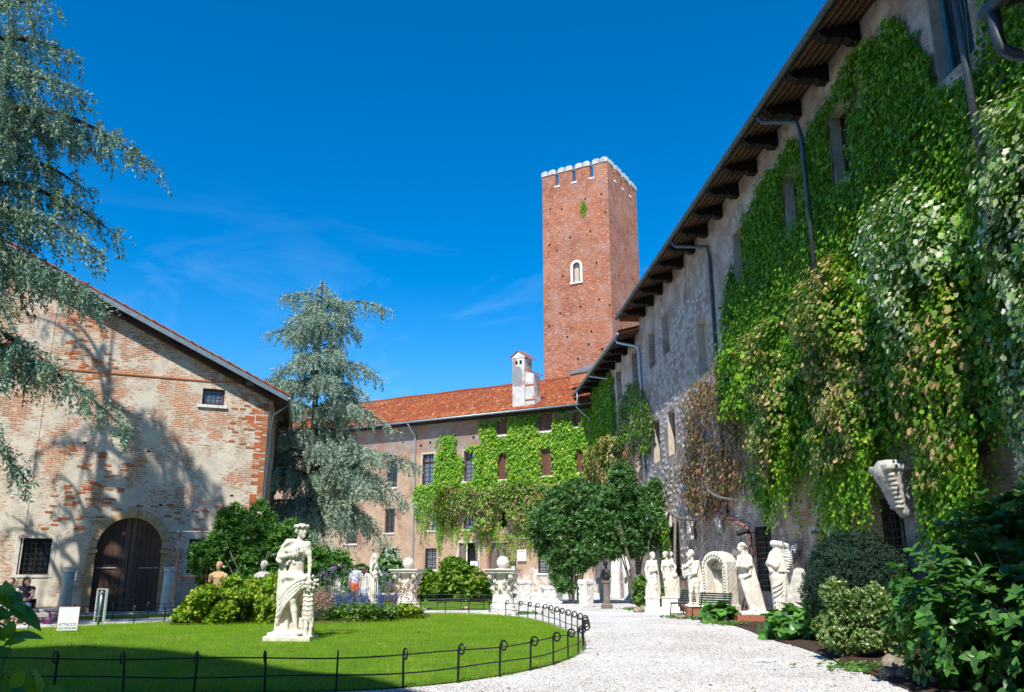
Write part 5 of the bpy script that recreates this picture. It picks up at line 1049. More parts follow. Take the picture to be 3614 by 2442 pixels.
# large curly head fragment by the niche, carved corbels, wing and slabs on and against the wall
def mask(S): head(S,(0,0,.32),2.1,R(-68),hair='curls',seed=21); S.cap((.05,.05,.1),(.1,.1,-.15),.14,.16,.05); 
for q in range(1): pass
t=thing('head_fragment','oversized curly stone head facing left in front of the wall niche','sculpture',(8.22,21.7,2.18),0); S=SDF((-.4,-.4,-.1),(.42,.42,.66),.015); mask(S)
for k in range(26): 
    a=random.uniform(-1.2,1.6); S.ell((.06+.2*math.cos(a),-.08+random.uniform(-.16,.12),.34+.22*math.sin(a)),(.05,.05,.04),.012)
S.rough(.004,30); S.mesh('head',M['stone'],t); part('support',MB().box(-.1,.35,-.12,.2,-2.16,0.0),M['stone_grey'],t)
def carved(label,s_,z,hh,wd,m='stone',seed=1,dep=.5,cat='corbel',lean=0,group='carved stones fixed to the wall'):
    t=thing('carved_corbel',label,cat,frame_loc(BR,s_,-.02 if wd<.8 else -.45,z),BR.rotation_euler.z,group); S=SDF((-wd*.7,-dep-.12,-.08),(wd*.7,.05,hh+.1),max(.016,hh/46)); r_=random.Random(seed)
    S.cap((0,-.08,hh*.1),(0,-dep*.5,hh*.85),wd*.22,wd*.42,.05)
    for k in range(9):
        z0=hh*(.15+.09*k); y=-.08-dep*.55*(z0/hh)**1.5
        for q in (-1,0,1): S.ell((q*wd*.28*(z0/hh+.25),y-wd*.18,z0),(wd*.13,wd*.12,hh*.055),.012)
        S.path([(r_.uniform(-1,1)*wd*.2,y,z0),(r_.uniform(-1,1)*wd*.35,y-wd*.25,z0+hh*.07)],wd*.06,wd*.03,.01)
    S.bx((0,-dep*.5,hh*.94),(wd*.48,dep*.5,hh*.06),.02,rd=.02,rough=.01); S.rough(.006,26); S.mesh('carving',M[m],t)
    if wd>=.8: part('wall_block',MB().box(-.2,.2,-.1,.44,hh*.4,hh*.9),M[m],t)
    return t
carved('large foliate stone corbel high on the wall above the dark bush',41.7,2.72,1.05,.85,'stone_grey',3,.6)
carved('small white carved corbel among the hanging ivy above the barred window',34.2,3.25,.5,.42,'stone_white',5,.3)
carved('thin white carved fragment on the wall beside the oleander',20.6,3.45,.62,.36,'stone_white',7,.3)
carved('hooked white carved fragment right of the twisted vine stem',27.9,2.9,.55,.34,'stone_white',9,.3)
t=thing('stone_slab','rough white stone slab propped high between the barred windows','slab',frame_loc(BR,24.2,-.22,2.75),BR.rotation_euler.z); S=SDF((-.3,-.2,-.1),(.3,.2,1.1),.02); S.bx((0,0,.5),(.2,.1,.5),.02,rd=.06,rough=.02); S.mesh('slab',M['stone_white'],t); part('wall_pin',MB().tube([(0,.1,.1),(0,.4,.1)],.03,6),M['iron'],t)
# wing: overlapping rows of long feathers
t=thing('stone_wing','carved stone wing with layered feathers mounted behind the veiled figure','sculpture',(8.02,25.3,1.52),R(-6))
f=MB(); r_=random.Random(4)
part('wing_back',MB().prism([(-.34,.0),(-.1,-.08),(.15,.1),(.38,.42),(.40,.62),(-.05,.66),(-.36,.6)],'y',.02,.12),M['stone_grey'],t)
for k in range(9):
    z=.60-k*.062; L_=.44-.028*k; x0=-.02-.012*k; f=MB(); f.tube([(x0,-.01,z),(x0+L_*.5,-.045,z+.008),(x0+L_,-.02,z)],[.028,.034,.016],8); part('feather',f,M['stone_white'],t,True)
for r__ in range(5):
    for k in range(5): f=MB(); x=-.30+.075*k-.0*r__; z=.55-.11*r__-.02*k; f.tube([(x,-.0,z),(x+.03,-.05,z-.03),(x+.07,-.03,z-.07)],[.03,.038,.015],7); part('feather',f,M['stone_white'],t,True)
t=thing('stone_fragment','rounded white arm-like stone fragment above the wing','sculpture',(7.98,25.4,2.24),R(-6)); S=SDF((-.45,-.2,-.15),(.45,.25,.25),.016); S.path([(-.26,0,.08),(-.05,-.02,.06),(.2,0,-.01),(.33,0,-.03)],.10,.06,.03); S.path([(-.3,-.03,.1),(0,-.09,.08),(.3,-.05,0)],.02,None,.01); S.mesh('fragment',M['stone_white'],t); part('wall_pin',MB().tube([(0,.04,.02),(.5,.5,.0)],.02,6),M['iron'],t)
for lab,loc,ry,hh,wd in (('tall inscribed stone slab leaning right against the wall by the yew',(7.62,24.0,.25),R(20),1.35,.27),('narrow stone slab half hidden by the yew',(8.05,23.8,.25),R(6),.95,.16)):
    t=thing('stone_slab',lab,'slab',loc,R(-10),'slabs leaning on the wall'); t.rotation_euler=(R(-8),ry,R(-10)); S=SDF((-.4,-.2,-.1),(.4,.2,1.5),.018); S.bx((0,0,hh/2),(wd,.09,hh/2),.01,rd=.05,rough=.008); S.ell((0,0,hh),(wd*.9,.09,.1),.02); 
    if wd>.2:
        for k in range(14): a=2*PI*k/14; S.ell((.0+.09*math.cos(a),-.095,hh*.62+.18*math.sin(a)),(.02,.012,.02),.006)
        S.path([(-.02,-.09,hh*.55),(.04,-.1,hh*.62),(-.03,-.1,hh*.68),(.02,-.09,hh*.75)],.014,None,.006)
    S.mesh('slab',M['stone_grey'],t)
# niche arch standing free in front of the wall
t=thing('stone_arch','standing shell-headed stone niche arch with beaded rim','sculpture',frame_loc(BR,30.1,-1.0,.0),BR.rotation_euler.z+R(36)); t.scale=(.86,.9,.93); 
S=SDF((-.75,-.45,.0),(.75,.5,2.55),.02)
S.bx((0,.03,1.2),(.60,.33,.80),.02,rd=.03); S.cap((0,-.2,1.75),(0,.26,1.75),.6,.6,.02); S.v=np.where(np.meshgrid(*S.ax,indexing='ij')[1]<-.3,9.,S.v).astype(np.float32)
S.bx((0,-.2,1.05),(.37,.42,.9),.015,True,rd=.02); S.cap((0,-.7,1.72),(0,.1,1.72),.37,.37,.015,True)
for k in range(7): a=PI*(k+.5)/7; S.cap((0,.16,1.72),(.34*math.cos(a),.12,1.72+.34*math.sin(a)),.02,.06,.01)
S.bx((0,0,.32),(.66,.4,.12),.01,rd=.02); S.rough(.008,21); S.mesh('arch_block',M['stone'],t)
for k in range(34):
    if k<11: p=(-.49,.62+.105*k)
    elif k<23: a=PI-PI*(k-10.5)/12; p=(.49*math.cos(a),1.76+.49*math.sin(a))
    else: p=(.49,1.70-.105*(k-23))
    part('bead',MB().lathe([(.012,-.04),(.036,-.02),(.04,0),(.036,.02),(.012,.04)],8),M['stone'],t,True).location=(p[0],-.33,p[1])
part('base_block',MB().box(-.7,.7,-.4,.45,0,.22),M['stone_grey'],t)
# pale column fragments and blocks at the back of the gravel court
for lab,loc,h_,r0,ln in (('tall white column fragment left of the paired pale shafts',(5.75,48.5,0),2.7,.28,R(2)),('tall white column fragment leaning behind the oleander trunks',(6.25,46.5,0),2.75,.27,R(-3))):
    t=thing('column_fragment',lab,'column',loc,0,'white column shafts'); t.rotation_euler=(0,ln,0); part('shaft',MB().lathe([(r0*1.1,0),(r0*1.1,.1),(r0,.14),(r0*.97,1.2),(r0*.88,h_)],18),M['stone_white'],t,True)
for i,(lab,loc,sz) in enumerate((('low white stone block right of the nearer capital',(1.15,37.5,0),(.8,.5,.55)),('broken white marble block in the middle of the court',(1.9,41.5,0),(1.0,.6,.8)),('stacked white stones before the back wall',(.6,43.5,0),(.7,.5,1.05)),('pale moulded fragment near the bronze bust',(3.2,37.8,0),(.55,.5,1.15)))):
    t=thing('stone_block',lab,'stone block',loc,R(15*i),'antique blocks on the gravel'); S=SDF((-.7,-.5,-.05),(.7,.5,1.3),.03); S.bx((0,0,sz[2]*.5),(sz[0]*.45,sz[1]*.45,sz[2]*.5),.02,rd=.04,rough=.03); S.bx((0,0,sz[2]*.9),(sz[0]*.52,sz[1]*.52,sz[2]*.08),.02,rd=.03); S.rough(.01,14); S.mesh('block',M['stone_white'],t)

# ================================================================ CAPITALS WITH BALLS
def capital(label,loc,sc_,ballm,ball_label):
    t=thing('stone_capital',label,'capital',loc,R(-14),'carved capitals on drums'); t.scale=(sc_,)*3
    f=MB(); f.box(-.62,.62,-.62,.62,0,.10); part('step',f,M['stone_white'],t)
    part('drum',MB().lathe([(.50,.10),(.52,.14),(.52,.2),(.44,.24),(.46,.28),(.46,.32),(.39,.36),(.37,.62),(.36,.70)],28),M['stone_white'],t,True)
    S=SDF((-.72,-.72,.66),(.72,.72,1.62),.02); S.cap((0,0,.72),(0,0,1.4),.30,.34,.02)
    for row,(z0,r0,n_) in enumerate(((.78,.32,8),(1.02,.34,8))):
        for k in range(n_):
            a=2*PI*(k+.5*row)/n_; ca_,sa_=math.cos(a),math.sin(a); S.path([(r0*ca_,r0*sa_,z0-.06),((r0+.04)*ca_,(r0+.04)*sa_,z0+.08),((r0+.13)*ca_,(r0+.13)*sa_,z0+.17),((r0+.17)*ca_,(r0+.17)*sa_,z0+.12)],.055,.04,.015)
            for q in (-1,1): S.ell(((r0+.08)*ca_-q*.055*sa_,(r0+.08)*sa_+q*.055*ca_,z0+.07),(.035,.035,.05),.01)
            S.ell(((r0+.09)*math.cos(a+.39),(r0+.09)*math.sin(a+.39),z0+.02),(.05,.05,.05),.01,True)
    for k in range(4):
        a=PI/4+k*PI/2; ca_,sa_=math.cos(a),math.sin(a); S.ell((.56*ca_,.56*sa_,1.34),(.10,.10,.12),.02); S.ell((.60*ca_,.60*sa_,1.34),(.05,.05,.05),.01,True); S.path([(.34*ca_,.34*sa_,1.16),(.48*ca_,.48*sa_,1.36)],.06,None,.02)
        b=k*PI/2; S.ell((.46*math.cos(b),.46*math.sin(b),1.48),(.07,.07,.07),.01)
    S.bx((0,0,1.50),(.54,.54,.055),.01,rd=.015,rz=0); S.rough(.007,30); S.mesh('capital',M['stone'],t); part('abacus',MB().box(-.60,.60,-.60,.60,1.555,1.60),M['stone_white'],t)
    b=MB(); prof=[(max(.001,.235*math.sin(PI*k/14)),-.235*math.cos(PI*k/14)) for k in range(15)]; b.lathe(prof,24); bo=part('stone_ball',b,M[ballm],None,True); bo.location=(loc[0],loc[1],loc[2]+(1.60+.23)*sc_); bo.scale=(sc_*.98,)*3; tag(bo,ball_label,'stone ball')
    return t
capital('carved stone capital on a drum left of the vine shrub',(-4.12,34.4,.02),.98,'stone_warm','sandy stone ball resting on the left capital'); bpy.data.objects['stone_ball'].data.materials[0]=M['stone']
capital('carved stone capital on a drum right of the vine shrub',(-.34,31.9,0),1.0,'stone_white','white stone ball resting on the right capital')

# ================================================================ IRON HOOP FENCES
pm=MB(); pm.box(-.014,.014,-.014,.014,-.05,.50)
cur=[(0,0,.5)]+[(.075-.075*math.cos(a)*(1-.0*a),0,.5+.075*math.sin(a)) for a in np.linspace(0.3,PI,7)]+[(.075+.055*math.cos(a),0,.5-.02+.055*math.sin(a)-.0) for a in np.linspace(-.2,-3.6,8)]+[(.075-.02,0,.52)]
pm.tube(cur,.013,6,flat=1.3); postm=pm.mesh('post',False); postm.materials.append(M['iron'])
def fence(name,label,pts,step,n_max=300,zr=(.44,.21),cen=None,zoff=0.):
    t=thing(name,label,'fence',(0,0,0)); pts=np.array(pts,float); seg=np.hypot(*np.diff(pts,axis=0).T); cum=np.r_[0,np.cumsum(seg)]; L_=cum[-1]
    for d in np.arange(0,L_,step):
        x=np.interp(d,cum,pts[:,0]); y=np.interp(d,cum,pts[:,1]); x2=np.interp(min(d+.2,L_),cum,pts[:,0]); y2=np.interp(min(d+.2,L_),cum,pts[:,1]); x1=np.interp(max(d-.2,0),cum,pts[:,0]); y1=np.interp(max(d-.2,0),cum,pts[:,1])
        a=math.atan2(y2-y1,x2-x1)-PI/2
        if cen is not None and ((x-cen[0])*math.cos(a)+(y-cen[1])*math.sin(a))<0: a+=PI
        o=link('post',postm,t); o.location=(x,y,zoff); o.scale=(.9,.9,.93); o.rotation_euler=(random.uniform(-.05,.05),random.uniform(-.03,.05),a)
    dn=np.arange(0,L_,.25)
    for z in zr:
        P3=[(np.interp(d,cum,pts[:,0]),np.interp(d,cum,pts[:,1]),z+zoff+.012*math.sin(d*2.1+z*9)) for d in dn]; part('rail',MB().tube(P3,.011,6,flat=.7),M['iron'],t)
    return t
i0=0
C=LAWN.copy(); C=(C-lc)*1.006+lc; # front run, right curve and back run, leaving a gap on the far left
k0=int(np.argmin(np.hypot(C[:,0]+11.5,C[:,1]-12.6))); C=np.roll(C,-k0,axis=0)
fence('hoop_fence','low black iron hoop fence around the oval lawn',C[:-16],.93,cen=lc)
c2=LAWN2.mean(0); C2=(LAWN2-c2)*1.01+c2; sel=[p for p in C2 if p[1]<41]; sel.sort(key=lambda p:math.atan2(p[1]-c2[1],p[0]-c2[0])); fence('hoop_fence','low black iron hoop fence in front of the vine shrub',sel,.95,cen=c2)
fence('hoop_fence','low black iron hoop fence by the grass strip under the barn wall',catmull([(-21,24.6),(-17.5,25.2),(-14.3,27.2),(-11.7,29.7),(-9.4,31.3)],False,6),1.15,cen=(-16,20))
# ================================================================ SIGNS, BENCHES
t=thing('enamel_sign','white fire brigade sign reading ATTACCO AUTOPOMPA at the lawn edge','sign',(-11.05,21.9,.0),R(8)); part('panel',MB().box(-.24,.24,0,.02,.12,.68),M['white_paint'],t); f=MB(); f.box(-.252,-.24,-.004,.022,.12,.69); f.box(.24,.252,-.004,.022,.12,.69); f.box(-.24,.24,-.004,.022,.68,.692); part('red_edge',f,M['red_stone'],t); part('post',MB().tube([(0,.04,0),(0,.04,.5)],.02,8),M['gutter'],t)
for i,tx in enumerate(('ATTACCO','AUTOPOMPA')):
    cu=bpy.data.curves.new('lettering','FONT'); cu.body=tx; cu.size=.088 if i==0 else .072; cu.align_x='CENTER'; cu.extrude=.001; cu.materials.append(M['black']); fo=bpy.data.objects.new('lettering_curve',cu); me_=bpy.data.meshes.new_from_object(fo); bpy.data.objects.remove(fo); bpy.data.curves.remove(cu); o=link('lettering',me_,t,M['black']); o.location=(0,-.003,.235-i*.085); o.rotation_euler=(R(90),0,0)
t=thing('sign_back','green back of a sign on a grey post before the barn door','sign',(-12.0,25.6,0),R(-30)); part('panel',MB().box(-.2,.2,-.01,.01,.1,1.02),M['sign_back'],t); f=MB(); f.box(-.215,-.2,-.05,.02,.1,1.02); f.box(.2,.215,-.05,.02,.1,1.02); f.box(-.2,.2,-.05,.02,1.02,1.035); part('rim',f,M['white_paint'],t); part('post',MB().tube([(.03,-.05,0),(.03,-.05,.98)],.045,10),M['gutter'],t,True)
for z in (.25,.9): part('clamp',MB().box(-.1,.1,-.1,-.01,z,z+.03),M['gutter'],t)
def bench(label,loc,rz):
    t=thing('bench',label,'bench',loc,rz,'green slatted garden benches'); t.scale=(.82,.92,.92)
    for k in range(6): part('seat_slat',MB().box(-.8,.8,-.02-k*.075,.035-k*.075,.42,.445),M['bench_green'],t)
    for k in range(6): part('back_slat',MB().rbox((0,.08+k*.022,.52+k*.075),(1.6,.022,.055),(R(-12),0,0)),M['bench_green'],t)
    for x in (-.68,.68):
        part('leg',MB().tube([(x,-.44,0),(x,-.38,.40),(x,.03,.41),(x,.10,.5),(x,.21,.95)],.022,6),M['iron'],t); part('leg',MB().tube([(x,.2,0),(x,.0,.40)],.022,6),M['iron'],t); part('foot_bar',MB().tube([(x,-.44,.02),(x,.2,.02)],.016,6),M['iron'],t)
    return t
bench('green slatted bench in front of the stone arch',(6.45,28.1,0),R(-52)); bench('green slatted bench in front of the bare woman statue',(6.35,31.6,0),R(-68)); bench('far green slatted bench under the oleanders',(2.6,46.5,0),R(-20))
t=thing('metal_frame','rusty tube frame standing in front of the right barn window','frame',(-11.3,30.6,0),R(20)); 
for x in (-.5,.5): part('upright',MB().tube([(x,0,0),(x,0,2.9)],.025,6),M['pipe_rust'],t)
for z in (1.35,2.88): part('crossbar',MB().tube([(-.75 if z>2 else -.5,0,z),(.55,0,z)],.022,6),M['gutter'] if z>2 else M['pipe_rust'],t)
t=thing('spotlight','black spotlight on a wall bracket beside the barred window','spotlight',frame_loc(BR,31.4,-.5,2.78),R(-25)); part('housing',MB().tube([(-.22,0,-.05),(-.16,0,-.04),(.2,0,.05)],[.085,.08,.07],12),M['black'],t,True); part('bracket',MB().tube([(.05,.02,0),(.45,.25,-.02)],.015,6),M['iron'],t)
def lamp_wall(*a): pass
t=thing('plastic_bottle','crushed clear plastic sheet lying on the gravel','litter',(4.47,15.75,.03),R(5)); S=SDF((-.25,-.1,-.05),(.25,.1,.08),.008); S.path([(-.17,0,.0),(-.05,.01,.015),(.06,-.01,.0),(.19,0,.01)],.035,.022,.01); S.rough(.006,60); S.mesh('sheet',M['plastic'],t)
for i,(x,y,sc_) in enumerate(((6.15,14.2,.30),(5.75,13.3,.24),(6.0,12.7,.28),(6.7,13.2,.42),(4.9,33.5,.3),(5.55,29.0,.16),(-1.9,35.3,.17))):
    t=thing('rock',('large pitted rock at the foot of the variegated shrub','small pitted rock at the gravel edge','grey rock under the big leaves','tall pitted rock behind the edge stones','flat mossy rock under the oleander','small rock beside the red plinth','loaf shaped stone behind the hoop fence')[i],'rock',(x,y,0),0,'edging rocks'); S=SDF((-.6,-.6,-.15),(.6,.6,.7),.03); r_=random.Random(i)
    for k in range(6): S.ell((r_.uniform(-.3,.3)*sc_*2,r_.uniform(-.2,.2)*sc_*2,r_.uniform(.1,.5)*sc_),(sc_*.5,sc_*.4,sc_*.4),.04)
    S.rough(.03,17); S.rough(.02,41); S.mesh('rock',M['rock'] if i!=6 else M['stone_warm'],t)

# ================================================================ PEOPLE (small, in the distance)
def person(label,loc,rz,J,s,clothes,hairm='hair',bare=True,h=.018,seat=False,extra=None):
    t=thing('person',label,'person',loc,rz); lo=(-.55,-.6,-.02); hi=(.55,.5,1.9)
    S=SDF(lo,hi,h); body(S,J,s,False); head(S,J['head'],s,J.get('face',0),hair=None,seed=1); S.mesh('body',M['skin'],t)
    H_=SDF((J['head'][0]-.2,J['head'][1]-.2,J['head'][2]-.2),(J['head'][0]+.2,J['head'][1]+.2,J['head'][2]+.2),.012); c=J['head']; fa=J.get('face',0); q=yaw((c[0],c[1]+.025,c[2]+.035),c,fa); H_.ell(q,(.096*s,.105*s,.095*s),.01,rz=fa)
    if extra=='long': H_.cap(yaw((c[0],c[1]+.07,c[2]),c,fa),yaw((c[0],c[1]+.09,c[2]-.16),c,fa),.07,.05,.02)
    H_.rough(.005,40); H_.mesh('hair',M[hairm],t)
    for nm,m,fn in clothes: q=SDF(lo,hi,h); fn(q); q.mesh(nm,M[m],t)
    return t
def stand(s=1.,arms=0): return dict(head=(0,0,1.62*s),neck=(0,0,1.46*s),shl=(-.18*s,0,1.40*s),shr=(.18*s,0,1.40*s),ell=(-.24*s,.02,1.13*s),elr=(.24*s,.02,1.13*s),wrl=(-.25*s,-.06,.88*s),wrr=(.25*s,-.06,.88*s),chest=(0,0,1.27*s),waist=(0,0,1.08*s),pel=(0,0,.93*s),kl=(-.09*s,-.02,.50*s),kr=(.11*s,.04,.50*s),al=(-.09*s,.0,.085*s),ar=(.12*s,.08,.085*s))
def shirt(J,s,sl=.5):
    def fn(S):
        g=lambda k: np.array(J[k]); S.cap(g('waist')-(0,0,.12),g('chest')+(0,0,.06),.17*s,.17*s,.05,flat=(1,.72)); 
        for e in 'lr': S.cap(g('neck')-(0,0,.06),g('sh'+e),.065*s,.075*s,.04); S.cap(g('sh'+e),g('sh'+e)+(g('el'+e)-g('sh'+e))*sl*1.6,.072*s,.066*s,.03)
    return fn
def shorts(J,s,ln=.85):
    def fn(S):
        g=lambda k: np.array(J[k]); S.ell(g('pel'),(.175*s,.13*s,.14*s),.04)
        for e,q in (('l',-1),('r',1)): hp=g('pel')+(q*.082*s,0,-.03); S.cap(hp,hp+(g('k'+e)-hp)*ln,.108*s,.09*s,.04)
    return fn
J=stand(1.03); J['face']=R(170)
person('man in a white patterned shirt and orange shorts walking behind the flower bed',(-6.95,38.6,0),R(10),J,1.03,[('shirt','shirt_white',shirt(J,1.03)),('shorts','shorts_orange',shorts(J,1.03)),('shoes','white_paint',lambda S:[S.cap((q,.03,.04),(q+.01,-.14,.035),.05,.04,.02) for q in (-.09,)]+[S.cap((.12,.11,.04),(.13,-.06,.035),.05,.04,.02)])])
J2=stand(.95); J2['face']=R(150)
person('woman in a pale floral dress walking beside the man in orange shorts',(-6.45,38.2,0),R(-10),J2,.92,[('dress','dress',lambda S:(shirt(J2,.92,.15)(S),S.cap((0,0,1.0),(0,0,.55),.15,.24,.05,n=9,amp=.015)))],'hair',extra='long')
J3=stand(1.0); J3['face']=R(35)
person('man in a green top standing before the open doorway behind the vine shrub',(-2.15,50.5,.02),0,J3,1.02,[('shirt','shirt_green',shirt(J3,1.0)),('trousers','cloth_navy',shorts(J3,1.0,1.0))])
def seated():
    return dict(head=(0,-.05,1.24),neck=(0,0,1.08),shl=(-.17,0,1.02),shr=(.17,0,1.02),ell=(-.2,-.14,.80),elr=(.2,-.14,.80),wrl=(-.1,-.32,.72),wrr=(.1,-.32,.72),chest=(0,.02,.90),waist=(0,.05,.72),pel=(0,.08,.55),kl=(-.11,-.36,.52),kr=(.11,-.36,.52),al=(-.12,-.42,.10),ar=(.12,-.42,.10),hl=(.6,-.3,0),hr=(-.6,-.3,0))
Js=seated(); Js['face']=R(60)
person('seated person in a navy vest and light blue bottoms on the far bench',(-14.65,26.3,0),R(25),Js,.98,[('vest','cloth_navy',shirt(Js,.98,.1)),('trousers','cloth_blue',shorts(Js,.98,.9)),('shoes','cloth_navy',lambda S:[S.cap((q,-.40,.05),(q,-.54,.04),.05,.04,.02) for q in (-.12,.12)])],'hair_dark',extra='long')
Js2=seated(); Js2['face']=R(-30)
person('seated person in grey with bright blue shoes at the left edge',(-13.6,23.6,0),R(40),Js2,.98,[('shirt','stone_grey',shirt(Js2,.98,.6)),('trousers','stone_grey',shorts(Js2,.98,1.)),('shoes','shoe',lambda S:[S.cap((q,-.40,.05),(q,-.56,.04),.055,.045,.02) for q in (-.12,.12)])],'hair_dark')
for lab,loc,rz in (('stone bench under the left barn window',(-14.7,26.45,0),R(25)),('stone bench at the left edge of the lawn',(-13.55,23.75,0),R(40))):
    t=thing('stone_bench',lab,'bench',loc,rz,'low stone benches'); part('seat',MB().box(-.9,.9,-.1,.35,.32,.42),M['stone_grey'],t); part('leg',MB().box(-.7,-.5,-.02,.28,0,.318),M['stone_grey'],t); part('leg',MB().box(.5,.7,-.02,.28,0,.318),M['stone_grey'],t)
t=thing('bag','pink bag resting on the ground beside the seated person','bag',(-14.0,26.5,0),0); S=SDF((-.3,-.25,-.02),(.3,.25,.4),.02); S.ell((0,0,.15),(.22,.16,.16),.02); S.path([(-.1,0,.26),(0,0,.38),(.1,0,.26)],.015,None,.01); S.mesh('bag_body',M['cloth_pink'],t)


# ================================================================ WALL CREEPERS
def creeper(label,frame,poly,layers,cut=(),thr=0.,nseed=3,bulge=0.,shape='dia',name='creeper',cat='creeper',group=None,edge=.25,nsc=1.6,strands=None,topround=True,stems=0):
    t=thing(name,label,cat,frame.location,frame.rotation_euler.z,group)
    pl=[tuple(p) for p in poly]; A=np.array(pl); lo,hi=A.min(0),A.max(0); ar=(hi[0]-lo[0])*(hi[1]-lo[1]); q0=0
    pr=catmull(pl,True,6).tolist()
    for li,(dens,size,m,off,jit) in enumerate(layers):
        n=int(ar*dens); x=rng.uniform(lo[0]-.3,hi[0]+.3,n); z=rng.uniform(lo[1]-.3,hi[1]+.3,n)
        jx=x+(noise2(x,z,.7,nseed+1)-.5)*edge*3; jz=z+(noise2(x,z,.8,nseed+2)-.5)*edge*3; k=inpoly(jx,jz,pr)&(noise2(x,z,nsc,nseed)>thr)
        for c in cut:
            cx,cz=(c[0]+c[1])/2,(c[2]+c[3])/2; e=(noise2(x,z,.3,nseed+5)-.5)*.35; k&=~((np.abs(x-cx)<(c[1]-c[0])/2+e-.02)&(np.abs(z-cz)<(c[3]-c[2])/2+e-.02))
        x,z=x[k],z[k]; n=len(x); 
        if not n: continue
        u=np.clip((hi[1]-z)/(hi[1]-lo[1]),0,1); ex=np.clip(np.minimum(x-lo[0],hi[0]-x)/(.22*(hi[0]-lo[0])),.0,1)
        prof=np.sqrt(np.clip(u*5,0,1))*(1-.45*u)*np.sqrt(ex) if topround else ex
        lump=.25+1.5*noise2(x,z,.75,nseed+8)
        y=-(off+bulge*prof*lump*(1 if li else .7)+np.abs(rng.normal(0,jit,n)))
        Nn=np.column_stack([rng.normal(0,.35,n),-np.ones(n),.45+rng.normal(0,.4,n)]); T=np.column_stack([rng.normal(0,.35,n),np.full(n,-.25),-np.ones(n)])
        if bulge>.3 and topround: sgn=np.sign(x-(lo[0]+hi[0])/2); Nn[:,0]+=sgn*(1-ex)*1.3; Nn[:,2]+=1.6*np.exp(-u*7)
        sz=size*rng.uniform(.5,1.5,n); leaves('leaves' if li==0 else 'outer_leaves',np.column_stack([x,y,z]),Nn,T,sz,shape,m,t)
    if strands:
        cnt,L0,L1,sm_,szs,yo=strands[:6]; PP=[];NNs=[];TT=[]
        for i in range(cnt):
            x=random.uniform(lo[0]+.1,hi[0]-.1); col=[z for z in np.arange(lo[1],hi[1],.2) if inpoly(np.array([x]),np.array([z]),pr)[0]]
            if not col: continue
            z0=col[0]+random.uniform(0,.9)*(strands[6] if len(strands)>6 else 1); L=random.uniform(L0,L1); k=int(L/.055); tt=np.linspace(0,1,max(k,3)); ph=random.random()*6
            PP.append(np.column_stack([x+.07*np.sin(tt*5+ph)+rng.normal(0,.03,len(tt)),-(yo+rng.normal(0,.04,len(tt))+random.uniform(-.1,.15)),z0-tt*L])); 
            NNs.append(np.column_stack([rng.normal(0,.5,len(tt)),-np.ones(len(tt)),rng.normal(.4,.4,len(tt))])); TT.append(np.column_stack([rng.normal(0,.8,len(tt)),np.zeros(len(tt)),-np.ones(len(tt))]))
        if PP: leaves('hanging_strands',np.concatenate(PP),np.concatenate(NNs),np.concatenate(TT),szs*rng.uniform(.6,1.2,sum(map(len,PP))),shape,sm_,t)
    for i in range(stems):
        x=random.uniform(lo[0]+.2,hi[0]-.2); z0=random.uniform(lo[1],lo[1]+1); pts=[(x+.12*math.sin(j*1.3+i),-.05-.02*i%3,z0+j*(hi[1]-z0)*.14) for j in range(7)]; part('stem',MB().tube(pts,.025,5,r2=.01),M['bark_grey'],t)
    return t
cutR=[W2[k] for k in W2]
def C2(*ks): return [W2[k] for k in ks]
creeper('great flat sheet of shaded green creeper under the eaves',BR,[(29.3,8.4),(29.4,9.65),(29.6,11.2),(30.6,12.3),(32.2,13.1),(33.3,13.9),(35,14.1),(38.2,14.2),(40,14.3),(41.5,14.5),(43,14.1),(43.9,12.9),(44.5,11.2),(45.5,11.6),(46.4,13),(48,13.8),(56,14.0),(56,5.0),(45,5.2),(38,5.4),(33,6.2),(30.2,7.0)],
   [(170,.17,F['creeper'],.03,.05),(330,.11,F['creeper'],.09,.10)],C2('f','g','h','i','l5','l6','l7'),.17,5,shape='dia',edge=.3,stems=6)
creeper('dark green creeper column in the far corner under the eaves',BR,[(.2,6.6),(.2,13.9),(3.5,13.9),(7.6,13.6),(8.3,12),(8.4,9),(7,6.4)],[(90,.22,F['creeper'],.03,.06),(90,.18,F['creeper'],.1,.09)],C2('a'),.2,6,edge=.25)
creeper('thin olive creeper round the small upper windows near the pale downpipe',BR,[(8.4,8.2),(8.8,10.4),(10.6,11.3),(12.6,11.9),(14.8,11.7),(16.6,10.6),(18.3,8.8),(17.2,7.5),(12,7.4)],[(70,.2,F['creeper_olive'],.03,.06),(60,.17,F['creeper'],.1,.08)],C2('a','b','c','l1','l0'),.42,7)
creeper('tan bulging creeper at the corner of the two buildings',BR,[(.6,5.0),(.6,9.2),(4,9.8),(8.6,9.6),(10.8,8.3),(10.5,6.0),(5,4.8)],[(90,.22,F['creeper_olive'],.05,.1),(90,.19,F['ivy_gold'],.2,.12)],C2('l0'),.2,8,bulge=.8,strands=(26,.5,1.6,F['ivy_deep'],.16,.3))
creeper('withered rust coloured creeper beside the pale downpipe',BR,[(11,5.2),(11.4,8.2),(13.2,8.5),(15.2,7.6),(14.6,5.6)],[(90,.18,F['ivy_rust'],.04,.08)],C2('l1'),.3,9,bulge=.3)
